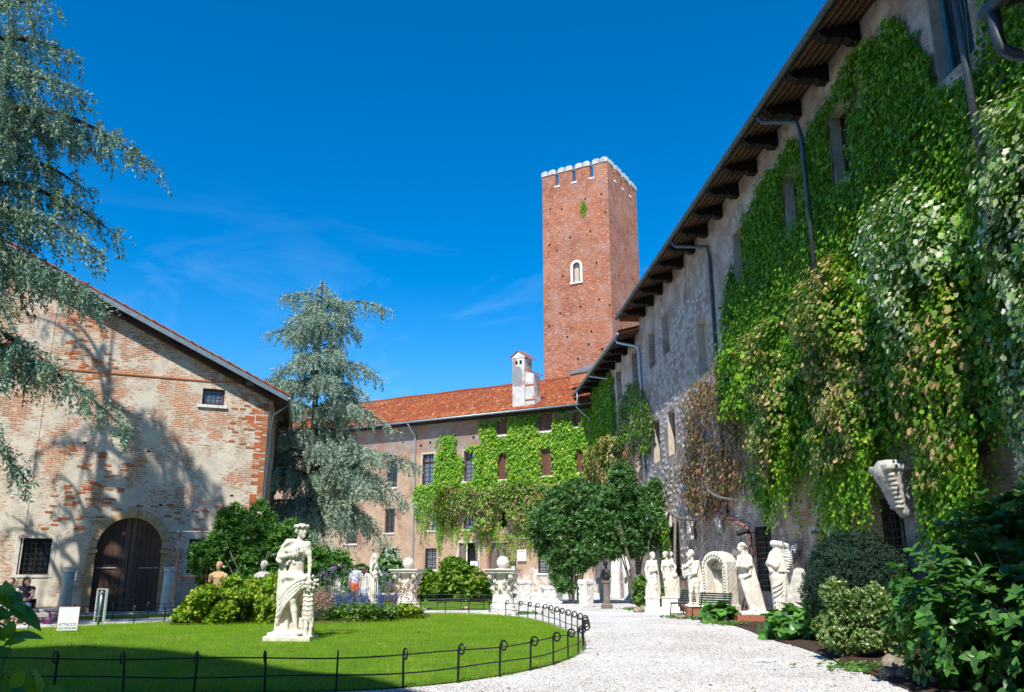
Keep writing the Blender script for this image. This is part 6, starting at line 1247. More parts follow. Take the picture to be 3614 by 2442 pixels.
creeper('large withered rust red creeper around the tall narrow window',BR,[(27.6,8.9),(28.9,9.2),(29.8,8.2),(31.9,7.4),(31.9,6.1),(30.6,4.6),(28.5,3.9),(26.3,3.7),(23.6,4.6),(22.7,5.7),(24.2,6.6),(24.6,7.8),(25.6,8.9)],[(110,.15,F['ivy_rust'],.04,.09),(55,.13,F['creeper_olive'],.16,.1),(40,.13,F['ivy_rust'],.2,.1)],C2('l4','l3'),.36,10,bulge=.25,nsc=.9,strands=(40,.3,1.3,F['ivy_rust'],.12,.15),stems=8)
canA=creeper('small rounded clump of green ivy beside the dark downpipe',BR,[(29.9,6.7),(29.7,8.2),(30.2,9.2),(31.5,9.3),(32.8,8.6),(32.6,6.6)],[(170,.14,F['ivy_deep'],.05,.1),(150,.13,F['creeper_mid'],.15,.1)],C2('e'),.0,11,bulge=.5,shape='lobed',group='bulging ivy masses',strands=(20,.3,1.0,F['ivy_deep'],.1,.2))
creeper('gold and tan topped ivy mass, lowest of the bulging row',BR,[(33.5,4.3),(33.5,8.2),(34.3,9.1),(35.3,9.1),(36.0,8.2),(36.1,6.6),(35.9,5.0),(35.0,4.0)],[(200,.14,F['ivy_deep'],.1,.2),(330,.105,F['ivy_gold'],.25,.14)],C2('l5'),.36,12,bulge=.85,edge=.25,nsc=.8,shape='lobed',group='bulging ivy masses',strands=(100,.5,1.5,F['creeper_mid'],.10,.6))
creeper('tall gold tipped ivy mass in the middle of the bulging row',BR,[(38.1,4.4),(37.9,7.4),(38.3,8.9),(39.2,9.5),(40.1,9.3),(40.7,7.9),(40.8,6.0),(40.4,4.5),(39.2,4.0)],[(210,.14,F['ivy_deep'],.1,.2),(360,.105,F['ivy_gold'],.25,.14)],C2('l6'),.36,13,bulge=.9,edge=.25,nsc=.8,shape='lobed',group='bulging ivy masses',strands=(130,.6,2.5,F['creeper_mid'],.10,.65))
creeper('pale variegated ivy mass with a whitish crown above the stone corbel',BR,[(42.3,6.4),(42.1,8.2),(42.5,9.2),(43.2,9.7),(44.0,9.6),(44.5,8.6),(44.6,7.2),(44.2,6.2),(43,6.0)],[(200,.13,F['ivy_deep'],.1,.2),(380,.105,F['ivy_pale'],.3,.16)],C2('l7'),.34,14,bulge=.85,edge=.255,nsc=.8,shape='lobed',group='bulging ivy masses',strands=(80,.5,2.4,F['creeper_mid'],.10,.75))
creeper('gold edged ivy curtain hanging below the variegated ivy',BR,[(42.3,3.6),(42.3,7.0),(43.2,7.4),(44.5,7.0),(44.6,4.6),(43.6,3.4)],[(210,.13,F['ivy_deep'],.1,.18),(170,.12,F['ivy_gold'],.25,.16)],(),.2,15,bulge=.6,shape='lobed',group='bulging ivy masses',strands=(130,.6,2.2,F['creeper_mid'],.1,.6))
creeper('tall white variegated ivy mass at the right edge',BR,[(45.8,4.6),(45.6,7.8),(46.0,9.2),(46.8,9.6),(49.5,9.7),(50,4.4),(47.5,3.8)],[(210,.13,F['ivy_deep'],.1,.2),(380,.105,F['ivy_pale'],.3,.16)],(),.36,16,bulge=.85,edge=.255,nsc=.8,shape='lobed',group='bulging ivy masses',strands=(110,.6,2.4,F['ivy_pale'],.11,.7))
creeper('deep green curtain of trailing ivy behind the bulging masses',BR,[(31.8,3.8),(31.9,6.4),(33.2,7.8),(36,8.2),(40,8.6),(44,8.6),(51,8.6),(51,3.8),(46,4.2),(41,4.5),(38.6,4.2),(35.6,4.2),(33.5,4.2)],[(90,.15,F['ivy_deep'],.04,.1),(90,.13,F['ivy_deep'],.2,.14)],C2('l5','l6','l7'),.25,17,bulge=.2,shape='lobed',topround=False,strands=(260,.5,1.7,F['creeper_mid'],.10,.3,1.5),stems=8)
creeper('narrow ivy wrapped post by the paired statues',BR,[(23.1,.4),(23.0,2.6),(23.15,3.7),(23.4,3.7),(23.6,2.6),(23.6,.4)],[(500,.12,F['ivy_deep'],.9,.14),(300,.12,F['hedge2'],.95,.14)],(),.0,18)
creeper('trailing ivy streamers above the veiled statue and wing',BR,[(36.3,1.0),(36.4,3.4),(36.8,4.2),(37.3,3.6),(37.2,1.2)],[(260,.11,F['ivy_deep'],.05,.1),(150,.11,F['creeper_mid'],.12,.1)],(),.25,19,shape='lobed',strands=(16,.5,1.2,F['creeper_mid'],.1,.15))
# middle building
creeper('bright green creeper sheet over the upper floors of the ochre building',BM,[(-9.5,12.3),(-8.2,12.45),(-8.1,11.5),(-7.1,11.5),(-7.0,12.35),(-5.3,12.6),(-4.5,12.2),(-4.4,11.5),(-3.3,11.5),(-2.9,12.3),(-2.2,12.5),(-1.3,12.0),(-.3,12.6),(-.2,6.5),(-3,6.6),(-9,7.3),(-12,7.5),(-15.2,7.5),(-15.4,8.0),(-13.9,8.3),(-13.8,10.0),(-13.3,11.1),(-12.9,11.8),(-11.7,11.7),(-11.8,10.7),(-11.2,10.0),(-10.8,10.7),(-9.9,10.9),(-9.5,11)],
   [(110,.20,F['creeper_mid'],.04,.05),(120,.17,F['creeper_mid'],.12,.09)],[W[k] for k in 'ABCDEFGH'],.12,20,edge=.12,stems=3)
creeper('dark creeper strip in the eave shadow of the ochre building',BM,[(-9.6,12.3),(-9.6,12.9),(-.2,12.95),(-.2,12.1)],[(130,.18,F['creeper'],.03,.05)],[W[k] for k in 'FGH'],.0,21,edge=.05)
creeper('sparse yellow green shoot climbing between the two leaded windows',BM,[(-13.7,9.4),(-13.6,11.4),(-13.2,12.2),(-12.7,11.2),(-12.3,12.0),(-11.8,12.2),(-11.7,10.8),(-12,9.2)],[(60,.17,F['creeper_mid'],.04,.06)],[W['A'],W['B']],.42,22,nsc=.7)
creeper('brown tinged bulging creeper band across the middle of the ochre building',BM,[(-13.4,5.4),(-13.2,7.5),(-11.7,8.0),(-9.3,7.6),(-6.4,8.0),(-3.2,7.6),(-.6,8.0),(-.5,5.0),(-2.4,4.6),(-4.4,4.2),(-6.2,4.9),(-7.5,6.0),(-8.1,4.6),(-9.6,4.3),(-10,5.7),(-10.8,5.9),(-11.5,5.0),(-12.5,4.7)],[(90,.2,F['ivy_deep'],.1,.12),(70,.17,F['ivy_deep'],.28,.16),(75,.17,F['creeper_olive'],.3,.16),(16,.17,F['ivy_rust'],.36,.16)],[W['lb'],W['lc'],W['ld']],.15,23,bulge=.65,strands=(80,.4,1.6,F['creeper_mid'],.14,.3))
creeper('green trailing creeper at the left end of the ivy wall',BM,[(-15.4,5.6),(-15.5,7.9),(-13.0,7.9),(-12.6,5.4),(-13.1,3.6),(-13.6,5.6)],[(110,.18,F['creeper_mid'],.05,.08),(60,.16,F['ivy_deep'],.14,.1)],[W['la']],.2,24,bulge=.25,strands=(30,.6,2.6,F['creeper_mid'],.12,.2))
creeper('loose creeper swags dangling over the two doorways',BM,[(-12.3,5.0),(-9.8,4.9),(-7.2,5.0),(-4.4,4.6),(-4.2,3.6),(-5.4,3.9),(-6.6,3.5),(-7.2,4.0),(-9.4,4.0),(-11,4.1)],[(60,.16,F['creeper_mid'],.08,.1)],[W['lb']],.35,25,strands=(70,.4,1.6,F['creeper_mid'],.12,.2,.6))
creeper('creeper hanging down between the plank door and the plaque',BM,[(-7.1,1.6),(-6.9,4.2),(-5.9,4.2),(-6.1,2.9),(-6.7,2.0)],[(80,.14,F['creeper_mid'],.06,.08)],(),.3,26)
# bare twisting vine stems carrying the creepers
t=thing('climbing_vine','twisted grey bare vine stem along the wall above the statues','vine',BR.location,BR.rotation_euler.z)
part('stem',MB().tube(catmull([(21.6,-.5,3.55),(22.4,-.6,4.0),(23.6,-.55,3.7),(25.0,-.5,3.55),(26.4,-.45,3.5),(27.0,-.4,3.9),(27.2,-.35,4.8),(27.0,-.3,6.4),(27.3,-.2,7.6)],False,5).tolist(),.07,7,r2=.035),M['bark_grey'],t,True); part('stem',MB().tube(catmull([(27.2,-.35,4.6),(28.2,-.5,4.35),(29.2,-.5,4.1),(30.4,-.3,3.9)],False,5).tolist(),.06,7,r2=.04),M['bark_grey'],t,True)
part('stem',MB().tube(catmull([(23.7,-.9,0),(23.9,-.9,1.2),(23.7,-.8,2.2),(23.3,-.6,3.6)],False,5).tolist(),.08,7,r2=.06),M['bark_grey'],t,True)
t=thing('climbing_vine','bare vine loop sagging from the ochre wall right of the plank door','vine',BM.location,BM.rotation_euler.z)
part('stem',MB().tube(catmull([(-7.2,-.3,4.5),(-7.0,-.4,4.1),(-6.4,-.5,3.8),(-5.6,-.5,3.7),(-4.9,-.4,3.8)],False,5).tolist(),.06,7,r2=.04),M['bark_grey'],t,True); part('stem',MB().tube(catmull([(-6.5,-.35,4.7),(-6.0,-.45,4.4),(-5.2,-.45,4.1)],False,5).tolist(),.05,7,r2=.03),M['bark_grey'],t,True)

# ================================================================ SHRUBS
def sublobes(lobes,k=7,f=.42,seed=1):
    r_=random.Random(seed); out=[]
    for (x,y,z,a,b,c) in lobes:
        out.append((x,y,z,a*.72,b*.72,c*.72))
        for i in range(k):
            d=Vector((r_.gauss(0,1),r_.gauss(0,1),r_.gauss(.25,1))).normalized(); q=f*r_.uniform(.65,1.25); out.append((x+d.x*a*.78,y+d.y*b*.78,z+d.z*c*.8,a*q,b*q,c*q*1.1))
    return out
def lobes_points(lobes,n,shell=(.72,1.03)):
    v=np.array([l[3]*l[4]*l[5] for l in lobes])**.67; k=rng.choice(len(lobes),n,p=v/v.sum()); L_=np.array(lobes)[k]; d=unit(rnd(n)); r_=rng.uniform(shell[0],shell[1],n)**1.0
    bumpy=1+.16*(noise2(d[:,0]*2+k*3.1,d[:,2]*2+d[:,1],.6,7)-.5)*2
    P=L_[:,:3]+d*L_[:,3:6]*(r_*bumpy)[:,None]; N_=unit(d/L_[:,3:6]); ok=P[:,2]>.04; return P[ok],N_[ok]
def clusters(P,axis,k,size,spread=.8,reach=.0):
    n=len(P); axis=unit(axis); ref=unit(np.cross(axis,rnd(n))); s2=np.cross(axis,ref); Po=[];No=[];To=[]
    for j in range(k):
        a=2*PI*j/k+rng.uniform(-.4,.4,n); r_=ref*np.cos(a)[:,None]+s2*np.sin(a)[:,None]; sp=spread*rng.uniform(.6,1.3,n)[:,None]
        T=unit(axis+r_*sp); Nn=unit(axis*sp-r_*.6+rnd(n,.15)); Po.append(P-axis*(reach*rng.random(n))[:,None]); No.append(Nn); To.append(T)
    return np.concatenate(Po),np.concatenate(No),np.concatenate(To)
def shrub(name,label,cat,loc,lobes,n,k,size,shape,m,spread=.8,reach=.05,up=.5,stems=(),group=None,inner=True,flowers=None,mstem='bark_grey',jit=.35):
    t=thing(name,label,cat,loc,0,group)
    if name in('oleander','hedge','vine_shrub','variegated_shrub'): lobes=sublobes(lobes,seed=len(label))
    P,N_=lobes_points(lobes,n); ax=N_+(0,0,up)+rnd(len(P),jit); a,b,c=clusters(P,ax,k,size,spread,reach)
    leaves('foliage',a,b,c,size*rng.uniform(.6,1.25,len(a)),shape,m,t)
    if inner: P2,N2=lobes_points(lobes,n//2,(.3,.75)); a,b,c=clusters(P2,N2+rnd(len(P2),.6),k,size,1.2); leaves('inner_foliage',a,b,c,size*1.1*rng.uniform(.7,1.2,len(a)),shape,m,t)
    for p in stems: part('stem',MB().tube(p[0],p[1],7,r2=p[1]*.45),M[mstem],t,True)
    if flowers:
        fn,fs,fm=flowers; q=rng.choice(len(P),fn); a,b,c=clusters(P[q]+N_[q]*.08,ax[q],5,fs,1.3); leaves('blossoms',a,b,c,fs,'dia',F[fm],t)
    return t
def stem_fan(n,r0,r1,z1,rad,z0=0,cx=0,cy=0):
    out=[]
    for i in range(n):
        a=2*PI*i/n+random.uniform(-.4,.4); out.append(([(cx+r0*math.cos(a),cy+r0*math.sin(a),z0),(cx+(r0*.6+r1*.3)*math.cos(a+.2),cy+(r0*.6+r1*.3)*math.sin(a+.2),z1*.4),(cx+r1*.7*math.cos(a),cy+r1*.7*math.sin(a),z1*.75),(cx+r1*math.cos(a),cy+r1*math.sin(a),z1)],rad*random.uniform(.7,1.1)))
    return out
shrub('hedge','bright yellow green clipped hedge behind the garland statue','hedge',(-7.7,25.0,.08),[(-1.0,-.2,.5,.75,.8,.62),(-.2,0,.58,.9,.9,.66),(.8,.1,.6,.85,.9,.62),(.0,.7,.5,1.3,.7,.6),(-1.35,.1,.3,.45,.6,.36),(1.2,.4,.5,.5,.7,.6)],5200,6,.13,'dia',F['hedge'],.9,.12,.9,stem_fan(12,.5,1.0,.9,.012))
shrub('vine_shrub','broad rounded vine shrub between the two stone capitals','shrub',(-2.75,42.5,.05),[(-.9,0,.8,1.0,1.0,.85),(.0,0,.95,1.15,1.1,.95),(1.0,0,.8,1.0,1.0,.85),(-1.5,-.1,.45,.55,.7,.5),(1.55,0,.5,.5,.7,.5)],4200,5,.17,'lobed',F['hedge2'],1.1,.1,.5)
shrub('oleander','tall flowering oleander beside the barn corner','oleander',(-9.3,31.6,0),[(-1.3,0,1.9,1.0,1.0,1.2),(-.6,.2,2.9,1.0,.9,1.3),(.1,0,2.1,1.1,1.0,1.3),(1.3,.1,1.9,1.1,1.0,1.1),(2.3,.2,1.7,.9,.9,.95),(1.0,.3,2.6,.7,.7,.7),(-1.6,-.2,1.0,.6,.6,.8)],6200,9,.20,'lance',F['oleander_l'],.7,.1,1.0,stem_fan(9,.3,1.4,2.2,.03),'oleanders',flowers=(130,.07,'white_flower'))
shrub('oleander','large dark oleander in front of the ivy wall, left of the pair','oleander',(3.0,41.5,0),[(-1.3,0,3.6,1.2,1.1,1.4),(.0,0,4.0,1.3,1.2,1.5),(1.2,.2,4.1,1.2,1.1,1.4),(-.9,0,2.3,.9,.9,.9),(.5,0,2.4,1.1,1.0,.9),(-.6,-.2,1.4,.5,.5,.7),(-.2,0,.9,.3,.3,.6)],6200,9,.24,'lance',F['oleander'],.7,.12,.9,stem_fan(6,.2,.9,3.2,.05),'oleanders')
shrub('oleander','taller dark oleander with bare leaning trunks, right of the pair','oleander',(5.9,40.6,0),[(-1.5,0,4.0,1.2,1.1,1.4),(-.5,.0,4.8,1.2,1.1,1.4),(.5,0,4.3,1.15,1.1,1.6),(1.0,.1,3.4,.9,.9,1.2),(-.6,0,3.1,1.3,1.1,1.0)],6400,9,.24,'lance',F['oleander'],.7,.12,.9,stem_fan(9,.25,1.3,3.6,.055),'oleanders',flowers=(60,.08,'white_flower'))
shrub('climber','leafy green climber low between the oleander trunks and the paired statues','shrub',(5.7,37.0,0),[(0,0,.6,.5,.5,.7),(.4,.1,.4,.4,.4,.5)],500,7,.2,'dia',F['herb'])
shrub('shrub','dark low bush at the foot of the pale downpipe','shrub',(-8.6,60.5,0),[(0,0,1.2,1.2,1.0,1.3),(-2.2,0,.9,1.2,1.0,1.0)],900,6,.25,'dia',F['oleander'])
yw=shrub('yew_ball','dark clipped yew ball in front of the wall niche','yew',(7.55,19.0,0),[(0,0,1.2,1.12,1.12,1.18)],17000,4,.075,'lance',F['yew'],1.0,.03,.2,inner=True)
shrub('variegated_shrub','loose pale variegated shrub in front of the dark yew','shrub',(6.35,16.3,0),[(0,0,.65,.72,.62,.66),(-.25,-.1,.4,.6,.55,.42),(.35,.0,.95,.45,.45,.5),(.55,-.1,.5,.5,.5,.5),(-.1,.1,1.0,.4,.4,.4)],4200,7,.06,'dia',F['varieg'],1.0,.08,.5,stem_fan(8,.1,.5,.9,.012))
shrub('light_shrub','light green feathery juniper beside the yew ball','shrub',(7.1,19.6,0),[(0,0,.9,.34,.4,.9),(-.1,.0,.4,.4,.4,.45),(.1,.1,1.5,.22,.25,.5)],3200,4,.075,'lance',F['herb'],.8,.03,1.0)
for lab,x,y,n_ in (('low weeds around the foot of the rocks',6.0,14.6,260),('low weeds beside the red plinth',6.6,26.2,200),('low weeds at the bench feet',5.9,29.6,260),('weeds under the nearer capital',.35,32.0,90),('weeds at the gravel edge under the oleander',5.3,35.5,300)):
    P=np.column_stack([rng.normal(x,.35,n_),rng.normal(y,.35,n_),np.full(n_,.03)]); a,b,c=clusters(P,rnd(n_,.3)+(0,0,1),5,.09,1.2); o=leaves('weeds',a,b,c,.085,'dia',F['herb'],None); tag(o,lab,'weeds',kind='stuff')
# single large leaves ----------------------------------------------------------
def leaf_mesh(shape,wide=.36,n_=5,droop=.25,m=None,cup=.12):
    mb=MB(); V=[]; pr_={'oval':lambda t:wide*math.sin(PI*min(1,t**.85))**.8*(1-.25*t),'round':lambda t:wide*math.sin(PI*t**.8)**.55}[shape]
    for i in range(n_+1):
        t=i/n_; w_=pr_(t) if 0<t<1 else .0; z=-droop*t*t
        V+=[(t,-w_,z+cup*w_*1.6),(t,0,z),(t,w_,z+cup*w_*1.6)]
    fs=[]
    for i in range(n_): fs+=[(3*i,3*i+1,3*i+4,3*i+3),(3*i+1,3*i+2,3*i+5,3*i+4)]
    mb.add(V,fs); me=mb.mesh('leaf',True); me.materials.append(m); return me
def place_leaves(parent,P,Nn,T,sz,me,maxn=300):
    Nn=unit(Nn); T=unit(T-Nn*(T*Nn).sum(1,keepdims=True)); S_=np.cross(Nn,T); pl=parent.location; W_=P+np.array(pl); d=np.linalg.norm(W_-np.array((0,0,1.6)),axis=1); o=np.argsort(d-.0*sz); 
    for i in o[:maxn]:
        q=link('leaf',me[i%len(me)],parent); m=Matrix(((T[i,0],S_[i,0],Nn[i,0],P[i,0]),(T[i,1],S_[i,1],Nn[i,1],P[i,1]),(T[i,2],S_[i,2],Nn[i,2],P[i,2]),(0,0,0,1)))@Matrix.Scale(float(sz[i]),4); q.matrix_local=m if False else m; q.matrix_basis=m
    r_=o[maxn:]
    if len(r_):
        tv=np.array([tuple(v.co) for v in me[0].vertices]); tf=np.array([tuple(p.vertices) for p in me[0].polygons]); V=(P[r_][:,None]+(T[r_][:,None]*tv[None,:,0:1]+S_[r_][:,None]*tv[None,:,1:2]+Nn[r_][:,None]*tv[None,:,2:3])*sz[r_][:,None,None])
        npmesh('foliage',V.reshape(-1,3),(tf[None]+np.arange(len(r_))[:,None,None]*len(tv)).reshape(-1,4),me[0].materials[0],parent,True)['kind']='stuff'
def bigleaf(name,label,cat,loc,lobes,n,k,size,me,spread=1.,up=.8,stems=(),shell=(.7,1.02),mst='bark_grey',maxn=300):
    t=thing(name,label,cat,loc); P,N_=lobes_points(lobes,n,shell); a,b,c=clusters(P,N_+(0,0,up)+rnd(len(P),.3),k,size,spread,.06); ok_=(a[:,2]>.03); a,b,c=a[ok_],b[ok_],c[ok_]; place_leaves(t,a,b,c,size*rng.uniform(.6,1.2,len(a)),me,maxn)
    for p in stems: part('stem',MB().tube(p[0],p[1],6,r2=p[1]*.5),M[mst],t,True)
    return t
hl=[leaf_mesh('oval',.33,6,.22,F['hyd']),leaf_mesh('oval',.30,6,.38,F['hyd']),leaf_mesh('oval',.36,6,.1,F['hyd'])]
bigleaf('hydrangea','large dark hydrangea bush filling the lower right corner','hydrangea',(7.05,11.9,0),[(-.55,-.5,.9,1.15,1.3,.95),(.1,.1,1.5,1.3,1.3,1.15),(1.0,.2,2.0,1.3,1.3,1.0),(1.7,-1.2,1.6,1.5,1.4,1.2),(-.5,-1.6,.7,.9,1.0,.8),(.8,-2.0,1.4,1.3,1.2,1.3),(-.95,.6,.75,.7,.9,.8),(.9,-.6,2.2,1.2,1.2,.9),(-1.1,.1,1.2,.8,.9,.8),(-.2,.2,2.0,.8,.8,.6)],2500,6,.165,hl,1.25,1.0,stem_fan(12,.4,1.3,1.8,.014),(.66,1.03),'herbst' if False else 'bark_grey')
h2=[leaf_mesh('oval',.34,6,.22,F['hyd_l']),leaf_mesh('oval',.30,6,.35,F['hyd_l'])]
bigleaf('hydrangea','close hydrangea sprig at the left edge, backlight painted into its bright leaf colour','hydrangea',(-2.74,4.6,0),[(-.1,0,.95,.38,.4,.42),(-.03,.05,1.32,.24,.3,.28),(-.2,0,.5,.35,.35,.35)],36,6,.17,h2,1.15,.7,stem_fan(5,.1,.25,1.2,.008,cx=-.1),(.4,1.0))
bl=[leaf_mesh('round',.40,6,.25,F['berg'],.25),leaf_mesh('round',.45,6,.1,F['berg'],.2)]
bigleaf('bergenia','wide clump of glossy rounded leaves between the red plinth and the yew','plant',(6.9,20.9,0),[(-.3,-.3,.2,.75,.8,.38),(.2,-1.2,.2,.6,.9,.34),(-.1,.9,.25,.6,.8,.42),(.0,.2,.4,.6,.9,.4)],165,5,.25,bl,1.2,1.,(),(.55,1.0))
bigleaf('bergenia','smaller clump of rounded leaves between the bench and the red plinth','plant',(6.45,27.3,0),[(0,0,.25,.5,.6,.38),(-.3,-.2,.15,.35,.4,.25)],55,5,.24,bl,1.2,1.,(),(.5,1.0))
# ================================================================ FLOWER BED
def patch(name,label,cat,pts,m,stemh,headfn,lf=None): pass
def spikes(name,label,cat,cx,cy,rx,ry,n,h,hl_,mf,size,z0=.15):
    a=rng.random(n)*2*PI; r_=np.sqrt(rng.random(n)); x=cx+rx*r_*np.cos(a); y=cy+ry*r_*np.sin(a); P=[];Nn=[];T=[]
    k=16; u=np.linspace(0,1,k); hh=h*rng.uniform(.75,1.15,n); lx,ly=rng.normal(0,.10,n),rng.normal(0,.10,n)
    Z=z0+hh[:,None]-hl_*(1-u)[None]; X=x[:,None]+lx[:,None]*(Z-z0)/1.; Y=y[:,None]+ly[:,None]*(Z-z0); P=np.column_stack([X.ravel(),Y.ravel(),Z.ravel()])+rnd(n*k,.008)
    o=leaves(name,P,rnd(len(P)),rnd(len(P),.6)+(0,0,.7),size,'dia',mf,None); tag(o,label,cat,kind='stuff'); return x,y
def herbs(label,cx,cy,rx,ry,n,h,m,size=.09,shape='dia',z0=.15,name='foliage_mass'):
    a=rng.random(n)*2*PI; r_=np.sqrt(rng.random(n)); x=cx+rx*r_*np.cos(a); y=cy+ry*r_*np.sin(a); z=z0+h*rng.random(n)*(1-.35*r_**2); P=np.column_stack([x,y,z]); a_,b_,c_=clusters(P,rnd(n,.5)+(0,0,1),5,size,1.1,.03); o=leaves(name,a_,b_,c_,size*rng.uniform(.6,1.2,len(a_)),shape,m,None); tag(o,label,'flower bed plants',kind='stuff')
herbs('low green leafy plants under the blue flower spikes',-4.4,25.6,1.05,.75,2100,.48,F['herb'],.09)
herbs('grey green stems and leaves under the purple flowers',-5.6,27.4,1.1,1.3,1300,.95,F['grey_herb'],.10,'lance')
herbs('low green edging plants at the right end of the flower bed',-3.35,27.2,.6,.7,700,.4,F['hedge'],.08)
herbs('green plants beside the garland statue in the flower bed',-6.3,25.2,.6,.7,1000,.75,F['herb'],.08)
spikes('blue_salvia','blue salvia spikes at the front of the flower bed','flowers',-4.35,25.6,1.15,.8,85,.78,.28,F['salvia'],.036)
spikes('pink_grass','pink feathery grass plumes beside the statue and the blue salvia','flowers',-5.75,24.9,.65,.5,80,.85,.4,F['pinkgrass'],.05); spikes('pink_grass','pink feathery grass plumes at the right of the flower bed','flowers',-3.6,28.4,.6,.4,60,.95,.45,F['pinkgrass'],.05)
n=70; x=rng.normal(-5.6,.66,n); y=rng.normal(27.6,.8,n); x[:22]=rng.normal(-3.95,.22,22); y[:22]=rng.normal(27.8,.3,22); hh=rng.uniform(.95,1.75,n); hh[:22]=rng.uniform(1.0,1.5,22)
sb=MB()
for i in range(n): sb.tube([(x[i]-.05,y[i],.12),(x[i]-.02,y[i],hh[i]*.6),(x[i],y[i],hh[i])],.006,3,cap=False)
tag(part('verbena_stems',sb,F['grey_herb'],None),'thin upright green stems of the tall purple verbena','flowers',kind='stuff')
P=np.repeat(np.column_stack([x,y,hh]),18,axis=0)+rnd(n*18)*(.045,.045,.02); o=leaves('purple_verbena',P,rnd(len(P),.4)+(0,0,1),rnd(len(P)),.04,'dia',F['verbena'],None); tag(o,'tall purple verbena flower heads above the flower bed','flowers',kind='stuff')

# ================================================================ CEDARS
def cedar(label,loc,height,r0,branches,mat_,tsize,strand,dens,lean=(0,0),seed=1,tsp=.062):
    t=thing('cedar_tree',label,'tree',loc,0,'blue cedars'); R_=random.Random(seed)
    tr=[(lean[0]*z/height+.08*math.sin(z*.5),lean[1]*z/height,z) for z in np.linspace(0,height,16)]; part('trunk',MB().tube(tr,r0,12,r2=.03),M['bark'],t,True)
    A=[];B=[]
    for (z0,az,L,rise,droop,wd) in branches:
        d=np.array((math.cos(az),math.sin(az),0)); sd=np.array((-d[1],d[0],0)); base=np.array((lean[0]*z0/height+.08*math.sin(z0*.5),lean[1]*z0/height,z0)); u=np.linspace(0,1,12); curv=R_.uniform(-.12,.12)
        pts=base+np.outer(u*L,d)+np.outer(L*curv*u*u,sd)+np.outer(rise*np.sin(u*PI*.6)-droop*u**2.2,(0,0,1)); part('branch',MB().tube(pts.tolist(),max(.025,r0*.32*min(1,L/4)),6,r2=.012),M['bark'],t,True)
        nt=int(L*dens*(.22 if (abs(az)>1.25 and loc[0]<-15) else 1))
        for k in range(nt):
            uu=(.12+.88*(k+R_.random())/nt); p=np.array([np.interp(uu,u,pts[:,i]) for i in range(3)]); side=1 if k%2 else -1
            ang=R_.uniform(.5,1.25)*side; dd=d*math.cos(ang)+sd*math.sin(ang); tl=wd*(1.15-.75*uu)*R_.uniform(.6,1.15)
            v=np.linspace(0,1,max(4,int(tl/.11))); tw=p+np.outer(v*tl,dd)+np.outer(.10*v-.38*tl*v*v,(0,0,1))
            A.append(tw); B.append(np.tile(dd+(0,0,-.1),(len(v),1)))
            for q in tw[::1]:
                if R_.random()<.62*(1.1-.3*uu):
                    sl2=strand*R_.uniform(.25,1.)*(1.15-.55*uu); kk=max(3,int(sl2/tsp)); w_=np.linspace(0,1,kk); drift=np.array((R_.uniform(-.25,.25),R_.uniform(-.25,.25),0))
                    A.append(q+np.outer(w_*sl2,np.array((0,0,-1))+drift+dd*.3)); B.append(np.tile(np.array((0,0,-1.))+dd*.45+drift,(kk,1)))
        A.append(pts[3:]); B.append(np.tile(d,(9,1)))
    P=np.concatenate(A); D=np.concatenate(B); P=np.repeat(P,3,axis=0)+rnd(len(P)*3,.028); D=np.repeat(D,3,axis=0); D=unit(D)+rnd(len(D),.42)
    leaves('needles',P,rnd(len(P))+(0,0,.6),D,tsize*rng.uniform(.6,1.3,len(P)),'tuft',mat_,t); return len(P)
R_=random.Random(11); br=[]
env=[(16.0,.5),(15.2,1.3),(14.3,2.3),(13.2,2.0),(12.2,3.0),(11.0,3.4),(9.8,3.6),(8.6,3.9),(7.4,4.5),(6.2,4.9),(5.0,4.4)]
for z,r_ in env:
    nb_=5 if z<15.5 else 3
    for k in range(nb_):
        az=2*PI*k/nb_+R_.uniform(-.4,.4)+z*1.7; L=r_*R_.uniform(.62,1.12); br.append((z-.1*r_+R_.uniform(-.3,.3),az,L,.35+.1*L,.75+.22*L*R_.uniform(.6,1.3),.55+.16*L))
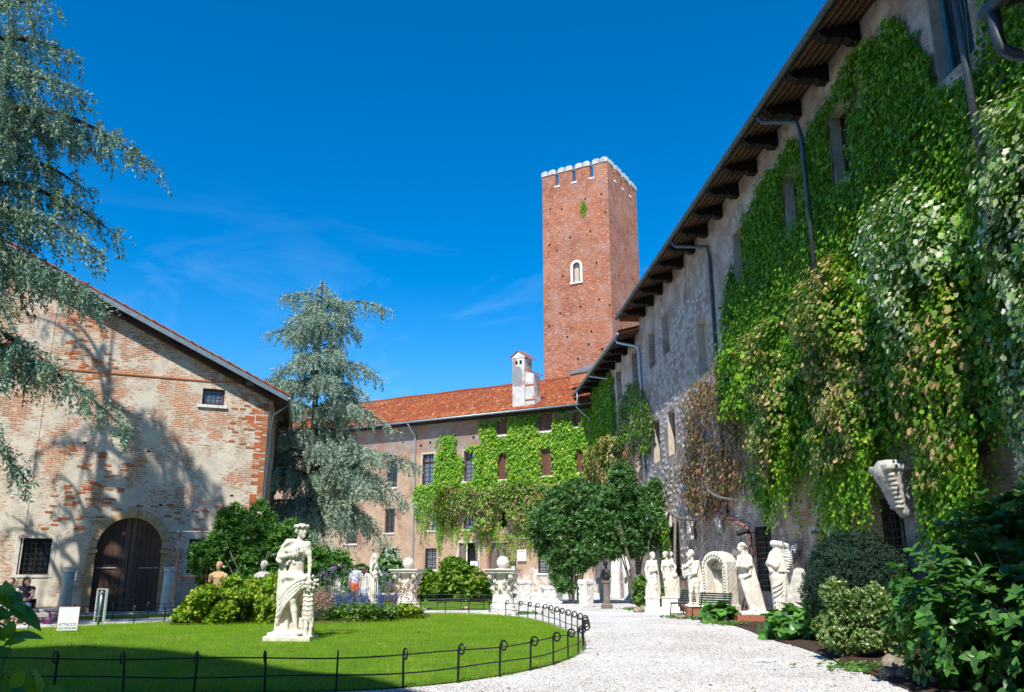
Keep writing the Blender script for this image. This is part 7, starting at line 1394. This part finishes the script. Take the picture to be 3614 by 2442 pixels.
br.append((7.2,-.12,5.4,.4,1.1,1.2)); br.append((6.0,-1.1,4.6,.3,2.6,1.3)); br.append((5.2,-1.5,3.6,.2,2.8,1.3)); br.append((4.6,-.9,4.0,.2,2.2,1.2)); br.append((4.9,-1.3,4.4,.2,3.0,1.5)); br.append((4.6,-.45,4.9,.2,2.6,1.5)); br.append((4.7,-2.0,3.2,.2,2.7,1.3)); br.append((6.6,-.35,5.4,.3,2.6,1.5)); br.append((7.6,-.7,4.8,.4,1.8,1.4)); br.append((15.4,2.9,2.3,.6,.5,.6)); br.append((14.8,-.15,3.4,.6,.7,.8)); br.append((13.4,PI,2.8,.5,.6,.8))
cedar('tall blue cedar with drooping branches in the middle of the court',(-9.75,42.0,0),16.3,.32,br,F['cedar'],.155,1.05,6.0,(-.35,0),3,.05)
br=[]; X0,Y0=-17.6,23.2
def tip(x,y,z,rise,droopx,wd,z0=None):
    dx,dy=x-X0,y-Y0; L=math.hypot(dx,dy); return (z0 if z0 else z+droopx-rise*.95,math.atan2(dy,dx),L,rise,droopx,wd)
for (x,y,z,rise,dr_,wd) in ((-13.9,23,17.2,.5,.9,1.3),(-10.9,22.0,13.1,.7,2.6,1.5),(-13.0,21.5,15.2,.5,1.2,1.4),(-13.6,24.5,14.4,.5,1.6,1.4),(-11.9,23.2,10.4,.6,2.0,1.5),(-12.3,24.5,11.5,.5,2.,1.5),(-11.4,23,8.6,.5,2.4,1.4),(-10.7,23,5.3,.5,2.9,1.5),(-12.4,22.3,6.6,.5,2.2,1.5),(-13.6,24,3.9,.3,2.0,1.2),(-13.2,25.5,9.6,.5,1.8,1.3),(-14.2,22.5,18.4,.4,.6,1.1),(-13.2,24,12.9,.5,1.5,1.3),(-13.6,21.8,8.3,.4,1.8,1.3),(-13.9,22.6,5.0,.4,1.6,1.2),(-14.6,22,16.2,.4,1.2,1.2),(-14.8,23.5,14.8,.4,1.2,1.2),(-14.5,22.2,13.4,.4,1.4,1.2),(-14.6,23,11.6,.4,1.4,1.2),(-14.4,22.2,10.0,.4,1.5,1.2),(-14.6,23,8.0,.4,1.5,1.2),(-14.5,22.4,6.4,.4,1.5,1.2)):
    br.append(tip(x,y,z,rise,dr_,wd))
for z in (19.5,18,16.5,15,13.5,12,10.5,9,7.5):
    for k in range(2): az=R_.uniform(.8,5.0); br.append((z,az,R_.uniform(2.2,3.6)*(1-.25*(z-8)/12),.5,1.6,.55))
cedar('huge blue cedar leaning in from the left over the barn','' or (X0,Y0,0),21.5,.5,br,F['cedar_dark'],.15,1.35,5.2,(0,0),5,.055)
